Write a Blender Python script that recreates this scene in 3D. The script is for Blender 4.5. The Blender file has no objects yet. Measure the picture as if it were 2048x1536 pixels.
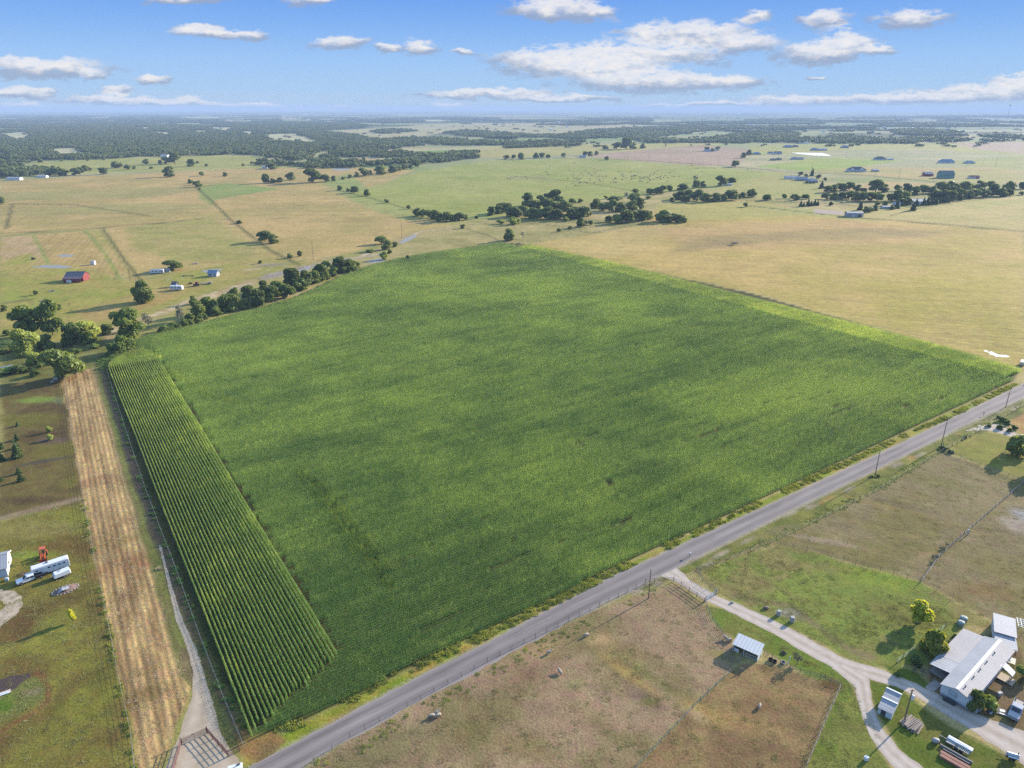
import bpy, math, random
import numpy as np
from mathutils import Vector, Matrix

random.seed(7)
RNG = np.random.default_rng(11)
D = bpy.data
SC = bpy.context.scene
COL = SC.collection
R = math.radians

# ------------------------------------------------------------------ camera
FPX, CAM_H = 1420.0, 115.0                      # focal length in photo pixels, height above the ground in metres
PITCH = math.atan((768 - 216) / FPX)
SP, CP = math.sin(PITCH), math.cos(PITCH)
cam = D.cameras.new('camera'); cam_o = D.objects.new('camera', cam); COL.objects.link(cam_o)
cam.sensor_width = 36.0; cam.lens = FPX / 2048 * 36.0
cam.clip_start = 1.0; cam.clip_end = 90000.0
cam_o.location = (0, 0, CAM_H); cam_o.rotation_euler = (math.pi / 2 - PITCH, 0, 0)
SC.camera = cam_o

def G(x, y, z=0.0):
    """point of the plane at height z seen at photo pixel x, y"""
    u = (x - 1024) / FPX; v = (y - 768) / FPX
    k = (CAM_H - z) / (SP + v * CP)
    return (u * k, (CP - v * SP) * k)
def GL(pts, z=0.0): return [G(p[0], p[1], z) for p in pts]
def S(y):
    """photo pixels per metre across the view for ground at row y"""
    return FPX * (SP + (y - 768) / FPX * CP) / CAM_H

# ------------------------------------------------------------------ light
SUN_EL, SUN_AZ = R(18.0), R(37.0)               # azimuth counted from +X towards +Y
sd = Vector((math.cos(SUN_EL) * math.cos(SUN_AZ), math.cos(SUN_EL) * math.sin(SUN_AZ), math.sin(SUN_EL)))
sun = D.lights.new('sun', 'SUN'); sun.energy = 3.3; sun.angle = R(0.6); sun.color = (1.0, 0.91, 0.78)
sun_o = D.objects.new('sun', sun); COL.objects.link(sun_o)
sun_o.rotation_euler = sd.to_track_quat('Z', 'Y').to_euler(); sun_o.location = (0, 0, 400)

SC.view_settings.view_transform = 'Standard'; SC.view_settings.look = 'None'
SC.view_settings.gamma = 1.0; SC.view_settings.use_curve_mapping = False
EXP = 2.0; SC.view_settings.exposure = EXP
SC.render.engine = 'CYCLES'
cy = SC.cycles
cy.max_bounces = 5; cy.diffuse_bounces = 3; cy.glossy_bounces = 2; cy.transmission_bounces = 3
cy.transparent_max_bounces = 6; cy.volume_bounces = 0; cy.caustics_reflective = False; cy.caustics_refractive = False
cy.use_denoising = False

def s2l(c):
    return tuple(((v / 255.0) / 12.92 if v / 255.0 <= .04045 else ((v / 255.0 + .055) / 1.055) ** 2.4) for v in c)
GK = 2.15                                        # photo brightness over ground albedo
def alb(c, k=None):
    k = k or GK
    return np.array([min(.85, v / k) for v in s2l(c)])

# ------------------------------------------------------------------ node helpers
class NT:
    def __init__(self, tree):
        self.t = tree; self.n = tree.nodes; self.l = tree.links
    def new(self, typ, **kw):
        n = self.n.new(typ)
        for k, v in kw.items(): setattr(n, k, v)
        return n
    def put(self, sock, v):
        if hasattr(v, 'default_value') or hasattr(v, 'is_linked'): self.l.new(v, sock)
        else: sock.default_value = v
    def math(self, op, a, b=None, c=None, clamp=False):
        n = self.new('ShaderNodeMath', operation=op, use_clamp=clamp)
        self.put(n.inputs[0], a)
        if b is not None: self.put(n.inputs[1], b)
        if c is not None: self.put(n.inputs[2], c)
        return n.outputs[0]
    def vmath(self, op, a, b=None, c=None, out=0):
        n = self.new('ShaderNodeVectorMath', operation=op)
        self.put(n.inputs[0], a)
        if b is not None: self.put(n.inputs[1], b)
        if c is not None: self.put(n.inputs[2], c)
        return n.outputs[out]
    def mix(self, f, a, b, mode='MIX'):
        n = self.new('ShaderNodeMix', data_type='RGBA', blend_type=mode); n.clamp_factor = True
        self.put(n.inputs[0], f); self.put(n.inputs[6], a); self.put(n.inputs[7], b)
        return n.outputs[2]
    def noise(self, vec, scale, detail=2.0, rough=.55, out=0, dist=0.0):
        n = self.new('ShaderNodeTexNoise'); n.inputs['Scale'].default_value = scale
        n.inputs['Detail'].default_value = detail; n.inputs['Roughness'].default_value = rough
        n.inputs['Distortion'].default_value = dist
        if vec is not None: self.l.new(vec, n.inputs['Vector'])
        return n.outputs[out]
    def maprange(self, v, a, b, c=0.0, d=1.0, smooth=False):
        n = self.new('ShaderNodeMapRange'); n.clamp = True
        if smooth: n.interpolation_type = 'SMOOTHSTEP'
        self.put(n.inputs[0], v); n.inputs[1].default_value = a; n.inputs[2].default_value = b
        n.inputs[3].default_value = c; n.inputs[4].default_value = d
        return n.outputs[0]
def c4(c): return (c[0], c[1], c[2], 1.0)

def new_mat(name):
    m = D.materials.new(name); m.use_nodes = True
    t = NT(m.node_tree)
    b = [n for n in t.n if n.type == 'BSDF_PRINCIPLED'][0]; o = [n for n in t.n if n.type == 'OUTPUT_MATERIAL'][0]
    return m, t, b, o
def pos(t): return t.new('ShaderNodeNewGeometry').outputs['Position']

def mat(name, col, rough=.6, metal=0.0, var=.12, scale=1.5, spec=.35, bump=0.0, streak=None):
    """painted or plain surface with a little dirt and fading; streak = (x, y, z) scale of the dirt"""
    m, t, b, o = new_mat(name)
    if max(col) > .25: col = tuple(c * .66 for c in col)
    tc = t.new('ShaderNodeTexCoord').outputs['Object']
    v = tc
    if streak: v = t.vmath('MULTIPLY', tc, streak)
    n1 = t.noise(v, scale, 4, .6); n2 = t.noise(tc, scale * 6, 3, .6)
    f = t.math('ADD', t.math('MULTIPLY', n1, .7), t.math('MULTIPLY', n2, .3))
    f = t.maprange(f, .32, .68)
    lo = tuple(c * (1 - var) for c in col); hi = tuple(min(1, c * (1 + var)) for c in col)
    t.put(b.inputs['Base Color'], t.mix(f, c4(lo), c4(hi)))
    b.inputs['Roughness'].default_value = rough; b.inputs['Metallic'].default_value = metal
    b.inputs['Specular IOR Level'].default_value = spec
    if bump:
        bn = t.new('ShaderNodeBump'); bn.inputs['Strength'].default_value = bump; bn.inputs['Distance'].default_value = .05
        t.put(bn.inputs['Height'], n2); t.put(b.inputs['Normal'], bn.outputs[0])
    return m

# ------------------------------------------------------------------ world: sky and clouds
def build_world():
    w = D.worlds.new('World'); SC.world = w; w.use_nodes = True
    t = NT(w.node_tree); t.n.clear()
    out = t.new('ShaderNodeOutputWorld'); bg = t.new('ShaderNodeBackground'); t.l.new(bg.outputs[0], out.inputs[0])
    sky = t.new('ShaderNodeTexSky', sky_type='NISHITA'); sky.sun_disc = False
    sky.sun_elevation = SUN_EL; sky.sun_rotation = math.pi / 2 - SUN_AZ
    sky.altitude = 200; sky.air_density = 1.0; sky.dust_density = 0.35; sky.ozone_density = 2.2
    d = t.new('ShaderNodeTexCoord').outputs['Generated']
    sep = t.new('ShaderNodeSeparateXYZ'); t.l.new(d, sep.inputs[0])
    X, Y, Z = sep.outputs
    yy = t.math('MAXIMUM', Y, .02)
    a = t.math('DIVIDE', X, yy); b = t.math('DIVIDE', Z, yy)
    cmb = t.new('ShaderNodeCombineXYZ'); t.put(cmb.inputs[0], a); t.put(cmb.inputs[1], b); p = cmb.outputs[0]
    # gentle warping so that the cloud outlines billow
    pn = t.vmath('MULTIPLY', p, (16.0, 42.0, 1.0))
    wn = t.noise(pn, 1.0, 5, .60, out=1)
    wv = t.vmath('MULTIPLY', t.vmath('SUBTRACT', wn, (.5, .5, .5)), (.085, .026, 0))
    q = t.vmath('ADD', p, wv)
    E = [(100,139,125,17),(25,126,60,14),(185,152,42,8),(310,164,42,10),(430,65,95,7),(492,68,42,9),(400,58,40,8),
         (682,88,48,13),(842,93,38,14),(772,93,25,7),(625,4,45,11),(365,0,75,9),(50,188,62,13),(236,183,26,9),
         (250,201,120,9),(360,206,85,7),(490,212,110,6),(620,218,140,5),(60,216,85,7),(1110,19,90,19),(1195,26,42,14),
         (1290,68,60,20),(1400,72,110,24),(1480,92,68,15),(1095,124,115,24),(1210,117,150,27),(1330,112,105,17),
         (1190,140,150,18),(1330,167,190,17),(1440,163,85,14),(980,189,140,8),(1120,198,110,6),(900,214,52,8),
         (1652,42,46,20),(1820,38,62,20),(1508,35,30,11),(1640,106,92,18),(1690,92,50,20),(1740,100,38,8),
         (1610,203,120,11),(1800,199,190,10),(1960,187,140,14),(2045,168,60,16),(1400,210,160,5),(930,102,20,5),(1632,156,18,3)]
    f = g = None
    for (cx, cy_, rx, ry) in E:
        u = (cx - 1024) / FPX; v = (cy_ - 768) / FPX
        dx, dy, dz = u, CP - v * SP, -(SP + v * CP)
        ca, cb = dx / dy, dz / dy
        ka, kb = FPX * .90 / rx / 1.12, FPX * .90 / ry / 1.12
        ln = t.vmath('LENGTH', t.vmath('MULTIPLY_ADD', q, (ka, kb, 0), (-ca * ka, -cb * kb, 0)), out=1)
        lg = t.vmath('LENGTH', t.vmath('MULTIPLY_ADD', q, (ka, kb, 0), (-ca * ka, -cb * kb - .62, 0)), out=1)
        f = ln if f is None else t.math('SMOOTH_MIN', f, ln, .18)
        g = lg if g is None else t.math('SMOOTH_MIN', g, lg, .18)
    det = t.noise(t.vmath('MULTIPLY', p, (55.0, 130.0, 1.0)), 1.0, 6, .62)
    wisp = t.math('MULTIPLY', t.math('SUBTRACT', det, .5), 1.55)
    al = t.maprange(t.math('ADD', f, wisp), 1.0, .50, 0, 1, True)
    al = t.math('MULTIPLY', al, t.maprange(Y, .05, .2))
    # cloud shading painted in: pale lit tops, grey undersides
    lit = t.maprange(t.math('SUBTRACT', g, t.math('MULTIPLY', wisp, .7)), 1.12, .36, 0, 1, True)
    shade = t.mix(lit, (.36, .43, .58, 1), (1.0, .965, .94, 1))
    # sky: Nishita, pulled to the photograph's blue
    el = t.math('DIVIDE', Z, t.math('SQRT', t.math('ADD', t.math('MULTIPLY', X, X), t.math('MULTIPLY', Y, Y))))
    skyc = t.vmath('SCALE', sky.outputs[0], None); skyc.node.inputs[3].default_value = SKY_STR
    rp = t.new('ShaderNodeValToRGB'); e = rp.color_ramp.elements
    stops = [(0, (186,208,230)), (.0218, (172,206,240)), (.0574, (158,199,246)), (.092, (134,182,243)), (.1258, (114,166,240)), (.32, (76,126,210))]
    while len(e) < len(stops): e.new(.5)
    for el_, (q_, c_) in zip(e, stops):
        el_.position = q_ / .35; el_.color = tuple(v / 2 ** EXP for v in s2l(c_)) + (1,)
    t.put(rp.inputs[0], t.math('DIVIDE', el, .35))
    skyc = t.mix(t.maprange(el, .16, .55, 0, 1, True), rp.outputs[0], skyc)
    cl = t.vmath('SCALE', shade, None); cl.node.inputs[3].default_value = CLOUD_STR
    fin = t.mix(t.math('MULTIPLY', al, t.maprange(det, .30, .62, .62, .95)), skyc, cl)
    t.put(bg.inputs[0], fin); bg.inputs[1].default_value = 1.0
    w.cycles.sampling_method = 'MANUAL'; w.cycles.sample_map_resolution = 512
SKY_STR, CLOUD_STR = 0.15, 0.92 / 2 ** EXP
build_world()

# ------------------------------------------------------------------ object helpers
def props(o, label=None, cat=None, group=None, kind=None):
    if label: o['label'] = label
    if cat: o['category'] = cat
    if group: o['group'] = group
    if kind: o['kind'] = kind
    return o
def thing(name, label, cat, loc=(0, 0, 0), rz=0.0, group=None):
    o = D.objects.new(name, None); COL.objects.link(o); o.empty_display_size = .3
    o.location = loc if len(loc) == 3 else (loc[0], loc[1], 0); o.rotation_euler = (0, 0, rz)
    return props(o, label, cat, group)

class MB:
    """collects shapes into one mesh"""
    def __init__(self): self.v = []; self.f = []
    def add(self, vs, fs, M=None):
        o = len(self.v)
        if M is not None: vs = [tuple(M @ Vector(p)) for p in vs]
        self.v += [tuple(p) for p in vs]; self.f += [tuple(i + o for i in q) for q in fs]
        return self
    def box(self, c, s, rz=0.0, ry=0.0, rx=0.0, bev=0.0):
        hx, hy, hz = s[0] / 2, s[1] / 2, s[2] / 2
        M = Matrix.Translation(c) @ Matrix.Rotation(rz, 4, 'Z') @ Matrix.Rotation(ry, 4, 'Y') @ Matrix.Rotation(rx, 4, 'X')
        if bev <= 0:
            vs = [(x, y, z) for z in (-hz, hz) for x, y in ((-hx, -hy), (hx, -hy), (hx, hy), (-hx, hy))]
            fs = [(3, 2, 1, 0), (4, 5, 6, 7), (0, 1, 5, 4), (1, 2, 6, 5), (2, 3, 7, 6), (3, 0, 4, 7)]
            return self.add(vs, fs, M)
        b = min(bev, hx * .9, hy * .9, hz * .9)
        rings = [(-hz, b), (-hz + b, 0), (hz - b, 0), (hz, b)]
        vs = []
        for z, i in rings:
            x, y = hx - i, hy - i
            vs += [(-x + b, -y, z), (x - b, -y, z), (x, -y + b, z), (x, y - b, z), (x - b, y, z), (-x + b, y, z), (-x, y - b, z), (-x, -y + b, z)]
        fs = [tuple(range(7, -1, -1)), tuple(range(24, 32))]
        for k in range(3):
            for i in range(8):
                j = (i + 1) % 8
                fs.append((k * 8 + i, k * 8 + j, k * 8 + 8 + j, k * 8 + 8 + i))
        return self.add(vs, fs, M)
    def prism(self, poly, z0, z1, M=None):
        n = len(poly)
        vs = [(p[0], p[1], z0) for p in poly] + [(p[0], p[1], z1) for p in poly]
        fs = [tuple(range(n - 1, -1, -1)), tuple(range(n, 2 * n))] + [(i, (i + 1) % n, n + (i + 1) % n, n + i) for i in range(n)]
        return self.add(vs, fs, M)
    def profile(self, poly, w, inset=0.0, M=None):
        """outline in x,z extruded across y; inset pulls the two side faces in for a soft edge"""
        n = len(poly)
        cx = sum(p[0] for p in poly) / n; cz = sum(p[1] for p in poly) / n
        vs = []
        for y, k in ((-w / 2, inset), (-w / 2 + inset, 0), (w / 2 - inset, 0), (w / 2, inset)):
            for x, z in poly:
                L = max(.01, math.hypot(x - cx, z - cz)); q = max(0, 1 - k / L)
                vs.append((cx + (x - cx) * q, y, cz + (z - cz) * q))
        fs = [tuple(range(n)), tuple(range(4 * n - 1, 3 * n - 1, -1))]
        for k in range(3):
            for i in range(n):
                j = (i + 1) % n
                fs.append((k * n + j, k * n + i, k * n + n + i, k * n + n + j))
        return self.add(vs, fs, M)
    def tube(self, pts, rads, n=6, cap=True):
        vs = []; fs = []
        P = [Vector(p) for p in pts]
        if not hasattr(rads, '__len__'): rads = [rads] * len(P)
        for i, p in enumerate(P):
            d = (P[min(i + 1, len(P) - 1)] - P[max(i - 1, 0)]).normalized()
            u = d.orthogonal().normalized(); w = d.cross(u)
            if abs(d.z) < .9: u = Vector((0, 0, 1)).cross(d).normalized(); w = d.cross(u)
            for k in range(n):
                a = 2 * math.pi * k / n
                vs.append(tuple(p + (u * math.cos(a) + w * math.sin(a)) * rads[i]))
        for i in range(len(P) - 1):
            for k in range(n):
                j = (k + 1) % n
                fs.append((i * n + k, i * n + j, i * n + n + j, i * n + n + k))
        if cap: fs += [tuple(range(n - 1, -1, -1)), tuple(range((len(P) - 1) * n, len(P) * n))]
        return self.add(vs, fs)
    def wheel(self, c, r, w, n=14, axis=(0, 1, 0)):
        a = Vector(axis).normalized(); c = Vector(c)
        return self.tube([c - a * w / 2, c - a * w * .42, c + a * w * .42, c + a * w / 2], [r * .86, r, r, r * .86], n)
    def quad(self, a, b, c, d): return self.add([a, b, c, d], [(0, 1, 2, 3)])
    def slab(self, a, b, c, d, th):
        """four corners (counter-clockwise seen from above) with thickness th downwards"""
        vs = [a, b, c, d] + [(p[0], p[1], p[2] - th) for p in (a, b, c, d)]
        return self.add(vs, [(0, 1, 2, 3), (7, 6, 5, 4), (0, 4, 5, 1), (1, 5, 6, 2), (2, 6, 7, 3), (3, 7, 4, 0)])
    def ball(self, c, r, n=8, m=5, M=None):
        rx, ry, rz = (r, r, r) if not hasattr(r, '__len__') else r
        vs = [(c[0], c[1], c[2] - rz)]
        for i in range(1, m):
            th = -math.pi / 2 + math.pi * i / m
            for k in range(n):
                a = 2 * math.pi * k / n
                vs.append((c[0] + rx * math.cos(th) * math.cos(a), c[1] + ry * math.cos(th) * math.sin(a), c[2] + rz * math.sin(th)))
        vs.append((c[0], c[1], c[2] + rz)); T = len(vs) - 1
        fs = [(0, 1 + (k + 1) % n, 1 + k) for k in range(n)]
        for i in range(m - 2):
            for k in range(n):
                j = (k + 1) % n; q = 1 + i * n
                fs.append((q + k, q + j, q + n + j, q + n + k))
        q = 1 + (m - 2) * n
        fs += [(q + k, q + (k + 1) % n, T) for k in range(n)]
        return self.add(vs, fs, M)
    def mesh(self, name, m=None, smooth=False):
        me = D.meshes.new(name); me.from_pydata(self.v, [], self.f); me.update()
        if m: me.materials.append(m)
        if smooth: me.polygons.foreach_set('use_smooth', [True] * len(me.polygons))
        return me
    def build(self, name, m, parent=None, loc=None, rz=0.0, smooth=False):
        o = D.objects.new(name, self.mesh(name, m, smooth)); COL.objects.link(o)
        if parent: o.parent = parent
        if loc is not None: o.location = loc if len(loc) == 3 else (loc[0], loc[1], 0)
        if rz: o.rotation_euler = (0, 0, rz)
        return o

def np_mesh(name, V, F, m=None, smooth=False):
    """V (n,3), F (k,4) or (k,3) arrays"""
    V = np.asarray(V, np.float32); F = np.asarray(F, np.int32); k = F.shape[1]
    me = D.meshes.new(name); me.vertices.add(len(V)); me.vertices.foreach_set('co', V.ravel())
    me.loops.add(F.size); me.loops.foreach_set('vertex_index', F.ravel())
    me.polygons.add(len(F)); me.polygons.foreach_set('loop_start', np.arange(0, F.size, k, dtype=np.int32))
    if smooth: me.polygons.foreach_set('use_smooth', np.ones(len(F), bool))
    me.update(calc_edges=True)
    if m: me.materials.append(m)
    return me

def copy_tree(o, **over):
    r = o.copy(); COL.objects.link(r)
    for ch in o.children:
        c = ch.copy(); COL.objects.link(c); c.parent = r
        for g in ch.children:
            d = g.copy(); COL.objects.link(d); d.parent = c
    return r
_ORD = ['', 'second', 'third', 'fourth', 'fifth', 'sixth', 'seventh', 'eighth', 'ninth', 'tenth', 'eleventh', 'twelfth', 'thirteenth',
        'fourteenth', 'fifteenth', 'sixteenth', 'seventeenth', 'eighteenth', 'nineteenth']
_TENS = {2: 'twenty', 3: 'thirty', 4: 'forty', 5: 'fifty'}
def ordinal(i, n):
    """i from 0: leftmost, second from left ..., rightmost"""
    if i == 0: return 'leftmost'
    if i == n - 1: return 'rightmost'
    if i >= n / 2 and n > 6:
        j = n - 1 - i; side = 'right'
    else: j = i; side = 'left'
    if j < 19: w = _ORD[j]
    else:
        k = j + 1
        w = _TENS[k // 10] + ('-' + ['', 'first', 'second', 'third', 'fourth', 'fifth', 'sixth', 'seventh', 'eighth', 'ninth'][k % 10] if k % 10 else '')
        if k % 10 == 0: w = w.replace('ty', 'tieth')
    return f'{w} from the {side}'

# ------------------------------------------------------------------ numpy noise and outlines
def _h(ix, iy, s):
    n = (ix.astype(np.int64) * 374761393 + iy.astype(np.int64) * 668265263 + s * 1442695041) & 0xffffffff
    n = ((n ^ (n >> 13)) * 1274126177) & 0xffffffff
    return ((n ^ (n >> 16)) & 0xffff) / 65535.0
def vnoise(x, y, s=0):
    ix = np.floor(x); iy = np.floor(y); fx = x - ix; fy = y - iy
    fx = fx * fx * (3 - 2 * fx); fy = fy * fy * (3 - 2 * fy)
    a = _h(ix, iy, s); b = _h(ix + 1, iy, s); c = _h(ix, iy + 1, s); d = _h(ix + 1, iy + 1, s)
    return (a * (1 - fx) + b * fx) * (1 - fy) + (c * (1 - fx) + d * fx) * fy
def fbm(x, y, sc, s=0, o=4):
    r = 0; a = .5; t = 0
    for k in range(o):
        r = r + a * vnoise(x / sc + 17.3 * k, y / sc - 9.1 * k, s + k); t += a; a *= .55; sc *= .5
    return r / t
def sstep(a, b, x):
    t = np.clip((x - a) / (b - a), 0, 1); return t * t * (3 - 2 * t)
def seg_d2(ax, ay, bx, by, X, Y):
    dx, dy = bx - ax, by - ay; L = dx * dx + dy * dy + 1e-12
    t = np.clip(((X - ax) * dx + (Y - ay) * dy) / L, 0, 1)
    return (X - ax - t * dx) ** 2 + (Y - ay - t * dy) ** 2
def sdf(poly, X, Y):
    d = np.full(X.shape, 1e18); ins = np.zeros(X.shape, bool); n = len(poly)
    for i in range(n):
        ax, ay = poly[i]; bx, by = poly[(i + 1) % n]
        d = np.minimum(d, seg_d2(ax, ay, bx, by, X, Y))
        c = ((ay > Y) != (by > Y)) & (X < (bx - ax) * (Y - ay) / ((by - ay) if by != ay else 1e-9) + ax)
        ins ^= c
    d = np.sqrt(d); return np.where(ins, -d, d)
def inside(poly, X, Y):
    ins = np.zeros(X.shape, bool); n = len(poly)
    for i in range(n):
        ax, ay = poly[i]; bx, by = poly[(i + 1) % n]
        ins ^= ((ay > Y) != (by > Y)) & (X < (bx - ax) * (Y - ay) / ((by - ay) if by != ay else 1e-9) + ax)
    return ins
def pdist(pl, X, Y):
    d = np.full(X.shape, 1e18)
    for i in range(len(pl) - 1): d = np.minimum(d, seg_d2(*pl[i], *pl[i + 1], X, Y))
    return np.sqrt(d)
def resample(pl, step):
    out = []
    for (ax, ay), (bx, by) in zip(pl[:-1], pl[1:]):
        L = math.hypot(bx - ax, by - ay); n = max(1, int(round(L / step)))
        out += [(ax + (bx - ax) * i / n, ay + (by - ay) * i / n) for i in range(n)]
    return out + [tuple(pl[-1])]
def smooth_line(pl, it=2):
    for _ in range(it):
        q = [pl[0]]
        for a, b in zip(pl[:-1], pl[1:]):
            q += [(a[0] * .75 + b[0] * .25, a[1] * .75 + b[1] * .25), (a[0] * .25 + b[0] * .75, a[1] * .25 + b[1] * .75)]
        pl = q + [pl[-1]]
    return pl
# ================================================================== GROUND: one sheet out to the horizon
# outlines below are in photo pixels and turned into ground positions by G()
CORN = [(508,1474),(440,1360),(352,1140),(285,960),(232,800),(214,738),(219,716),(243,697),(300,674),(400,652),(520,620),(600,596),
        (660,568),(722,540),(770,526),(830,513),(915,500),(1000,488),(1040,487),(1080,497),(1250,533),(1500,586),(1700,643),(1960,719),(2038,742),
        (2026,762),(1760,886),(1300,1101),(1000,1248),(640,1423),(545,1464)]
CORN_G = GL(CORN)
ROAD_L = [(300,1637),(505,1530),(800,1372),(1000,1270),(1200,1165),(1310,1113),(1560,999),(1760,906),(1900,838),(1990,795),(2048,766),(2180,700),(2400,600)]
ROAD_R = [(390,1685),(608,1530),(800,1424),(1000,1318),(1200,1212),(1318,1153),(1560,1032),(1760,935),(1900,865),(1990,822),(2048,795),(2180,727),(2400,622)]
FENCE_PAD = [(590,1548),(700,1474),(868,1384),(1000,1310),(1180,1222),(1290,1167),(1347,1164)]     # paddock fence along the road

def rings():
    r = [30.0]
    while r[-1] < 28000: r.append(r[-1] * (1.006 if r[-1] < 420 else (1.009 if r[-1] < 3000 else 1.014)))
    return np.array(r)
def build_ground():
    az = np.concatenate([np.arange(-52, 52.01, .14), np.arange(56, 307, 4.0)]) * math.pi / 180
    r = rings(); na, nr = len(az), len(r)
    A, Rr = np.meshgrid(az, r)
    X = (np.sin(A) * Rr).ravel(); Y = (np.cos(A) * Rr).ravel(); N = X.size
    dist = np.hypot(X, Y)
    C = np.zeros((N, 3)); FU = np.zeros((N, 3))
    n30 = fbm(X, Y, 30, 1); n90 = fbm(X, Y, 90, 2); n9 = fbm(X, Y, 9, 3, 3)
    w1 = (fbm(X, Y, 12, 5, 3) - .5); w2 = (fbm(X, Y, 60, 6, 3) - .5)
    def col(c): return alb(c)[None, :]
    def mixc(a, b, f): return a * (1 - f[:, None]) + b * f[:, None]
    # base pasture and distant country
    base = mixc(col((168,160,92)), col((202,180,122)), sstep(.38, .62, n90))
    far = mixc(col((205,188,138)), col((150,165,98)), sstep(.4, .62, fbm(X, Y, 420, 7, 4)))
    far = mixc(far, col((176,172,120)), sstep(.45, .6, fbm(X * .6, Y * 1.6, 180, 8, 3)))
    wood = sstep(.50, .56, fbm(X * .8, Y * 1.2, 700, 9, 5)); wood = wood * sstep(2600, 4200, dist)
    far = mixc(far, col((70,88,58)), wood)
    C[:] = mixc(base, far, sstep(1100, 1700, dist))
    cache = {}
    def region(poly, ca, cb=None, ns=30, edge=1.5, warp=1.0, amt=1.0, seed=0, fur=None, px=True, thr=(.36, .64), lay=None):
        P = GL(poly) if px else poly
        xs = [p[0] for p in P]; ys = [p[1] for p in P]; m = edge + warp * 2 + 2
        idx = np.nonzero((X > min(xs) - m) & (X < max(xs) + m) & (Y > min(ys) - m) & (Y < max(ys) + m))[0]
        if not len(idx): return
        x, y = X[idx], Y[idx]
        d = sdf(P, x + warp * 2 * w1[idx], y + warp * 2 * w1[idx][::1] * .8 + warp * w2[idx])
        mk = sstep(edge, -edge, d) * amt
        a = col(ca)
        if cb is not None:
            u_, v_ = (x, y) if lay is None else ((math.cos(R(lay)) * x + math.sin(R(lay)) * y) / 9, -math.sin(R(lay)) * x + math.cos(R(lay)) * y)
            f = sstep(thr[0], thr[1], fbm(u_, v_, ns, 20 + seed, 4)); tgt = mixc(a, col(cb), f)
        else: tgt = np.repeat(a, len(idx), 0)
        C[idx] = C[idx] * (1 - mk[:, None]) + tgt * mk[:, None]
        if fur is not None:                                   # (direction of the rows in degrees, spacing m, depth)
            an, sp_, am = fur; k = 2 * math.pi / sp_
            sel = idx[d < 0]; FU[sel] = (-math.sin(R(an)) * k, math.cos(R(an)) * k, am)
    def line(pl, wd, c, amt=1.0, warp=.4, edge=None, px=True, c2=None):
        P = GL(pl) if px else pl
        xs = [p[0] for p in P]; ys = [p[1] for p in P]; m = wd + warp + 3
        idx = np.nonzero((X > min(xs) - m) & (X < max(xs) + m) & (Y > min(ys) - m) & (Y < max(ys) + m))[0]
        if not len(idx): return
        d = pdist(P, X[idx] + warp * 2 * w1[idx], Y[idx] + warp * 2 * w1[idx])
        e = edge or wd * .4
        mk = sstep(wd / 2 + e, wd / 2 - e, d) * amt
        tgt = np.repeat(col(c), len(idx), 0)
        if c2 is not None: tgt = mixc(col(c), col(c2), sstep(.4, .6, fbm(X[idx], Y[idx], wd * 2.5, 41, 3)))
        C[idx] = C[idx] * (1 - mk[:, None]) + tgt * mk[:, None]
    def blob(p, rx, ry, c, amt=1.0, an=0.0, soft=.5, warp=.25):
        gx, gy = G(*p); ca, sa = math.cos(R(an)), math.sin(R(an)); m = max(rx, ry) * 1.6
        idx = np.nonzero((abs(X - gx) < m) & (abs(Y - gy) < m))[0]
        if not len(idx): return
        dx, dy = X[idx] - gx, Y[idx] - gy
        q = np.hypot((ca * dx + sa * dy) / rx, (-sa * dx + ca * dy) / ry) + warp * 3 * w1[idx] + warp * 1.5 * (n9[idx] - .5)
        mk = sstep(1 + soft * .5, 1 - soft, q) * amt
        C[idx] = C[idx] * (1 - mk[:, None]) + col(c) * mk[:, None]

    # ---- far country, band by band
    region([(660,262),(900,246),(1300,246),(1300,258),(1100,268),(900,262),(800,282),(720,276)], (206,190,140), (190,182,128), 250, 25, 20)
    for q in ([(0,266),(62,263),(72,272),(20,279)], [(98,296),(150,294),(196,304),(108,307)], [(250,253),(310,254),(300,261)], [(295,263),(350,264),(340,273)], [(350,261),(425,261),(415,268)], [(510,269),(590,266),(655,276),(620,283),(535,278)],
              [(125,271),(160,273),(150,280)], [(415,253),(475,255),(460,263)], [(465,261),(525,263),(500,271)], [(0,236),(300,238),(290,241),(0,240)], [(320,233),(620,235),(600,238),(330,236)], [(640,240),(900,239),(880,243),(660,244)], [(60,246),(200,247),(190,250),(70,249)]):
        region(q, (222,208,160), (204,196,146), 100, 12, 12)
    region([(1300,232),(2048,226),(2048,260),(1500,262)], (150,160,110), (100,118,82), 220, 25, 30)
    region([(780,304),(960,298),(960,310),(870,318),(800,312)], (134,164,80), (142,166,86), 120, 6, 4)
    region([(560,326),(640,322),(720,316),(860,320),(770,328),(640,332)], (200,172,130), (190,170,120), 120, 8, 6)
    region([(965,294),(1200,288),(1400,286),(1500,287),(1380,292),(1230,305),(1000,316),(940,312)], (202,186,118), (190,180,106), 160, 8, 6)
    region([(1168,311),(1230,305),(1400,290),(1508,298),(1478,330),(1400,331),(1260,321)], (198,168,138), (188,162,126), 140, 6, 4, fur=(8, 9, .06))
    region([(1500,290),(1690,286),(1930,286),(2048,296),(2048,312),(1840,298),(1700,300),(1500,312)], (192,182,106), (176,176,96), 130, 6, 8)
    region([(1905,287),(2048,284),(2048,309),(1960,300)], (198,172,142), (192,166,132), 100, 5, 4)
    region([(1508,333),(1640,316),(1760,318),(1800,321),(1700,338),(1600,342)], (162,178,82), (174,180,90), 90, 4, 4)
    region([(1600,342),(1720,334),(1900,336),(2048,330),(2048,368),(1880,366),(1740,352)], (196,172,112), (178,168,98), 90, 5, 6)
    region([(1900,322),(2048,312),(2048,340),(1920,330)], (164,166,94), (180,174,100), 80, 5, 5)
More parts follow.
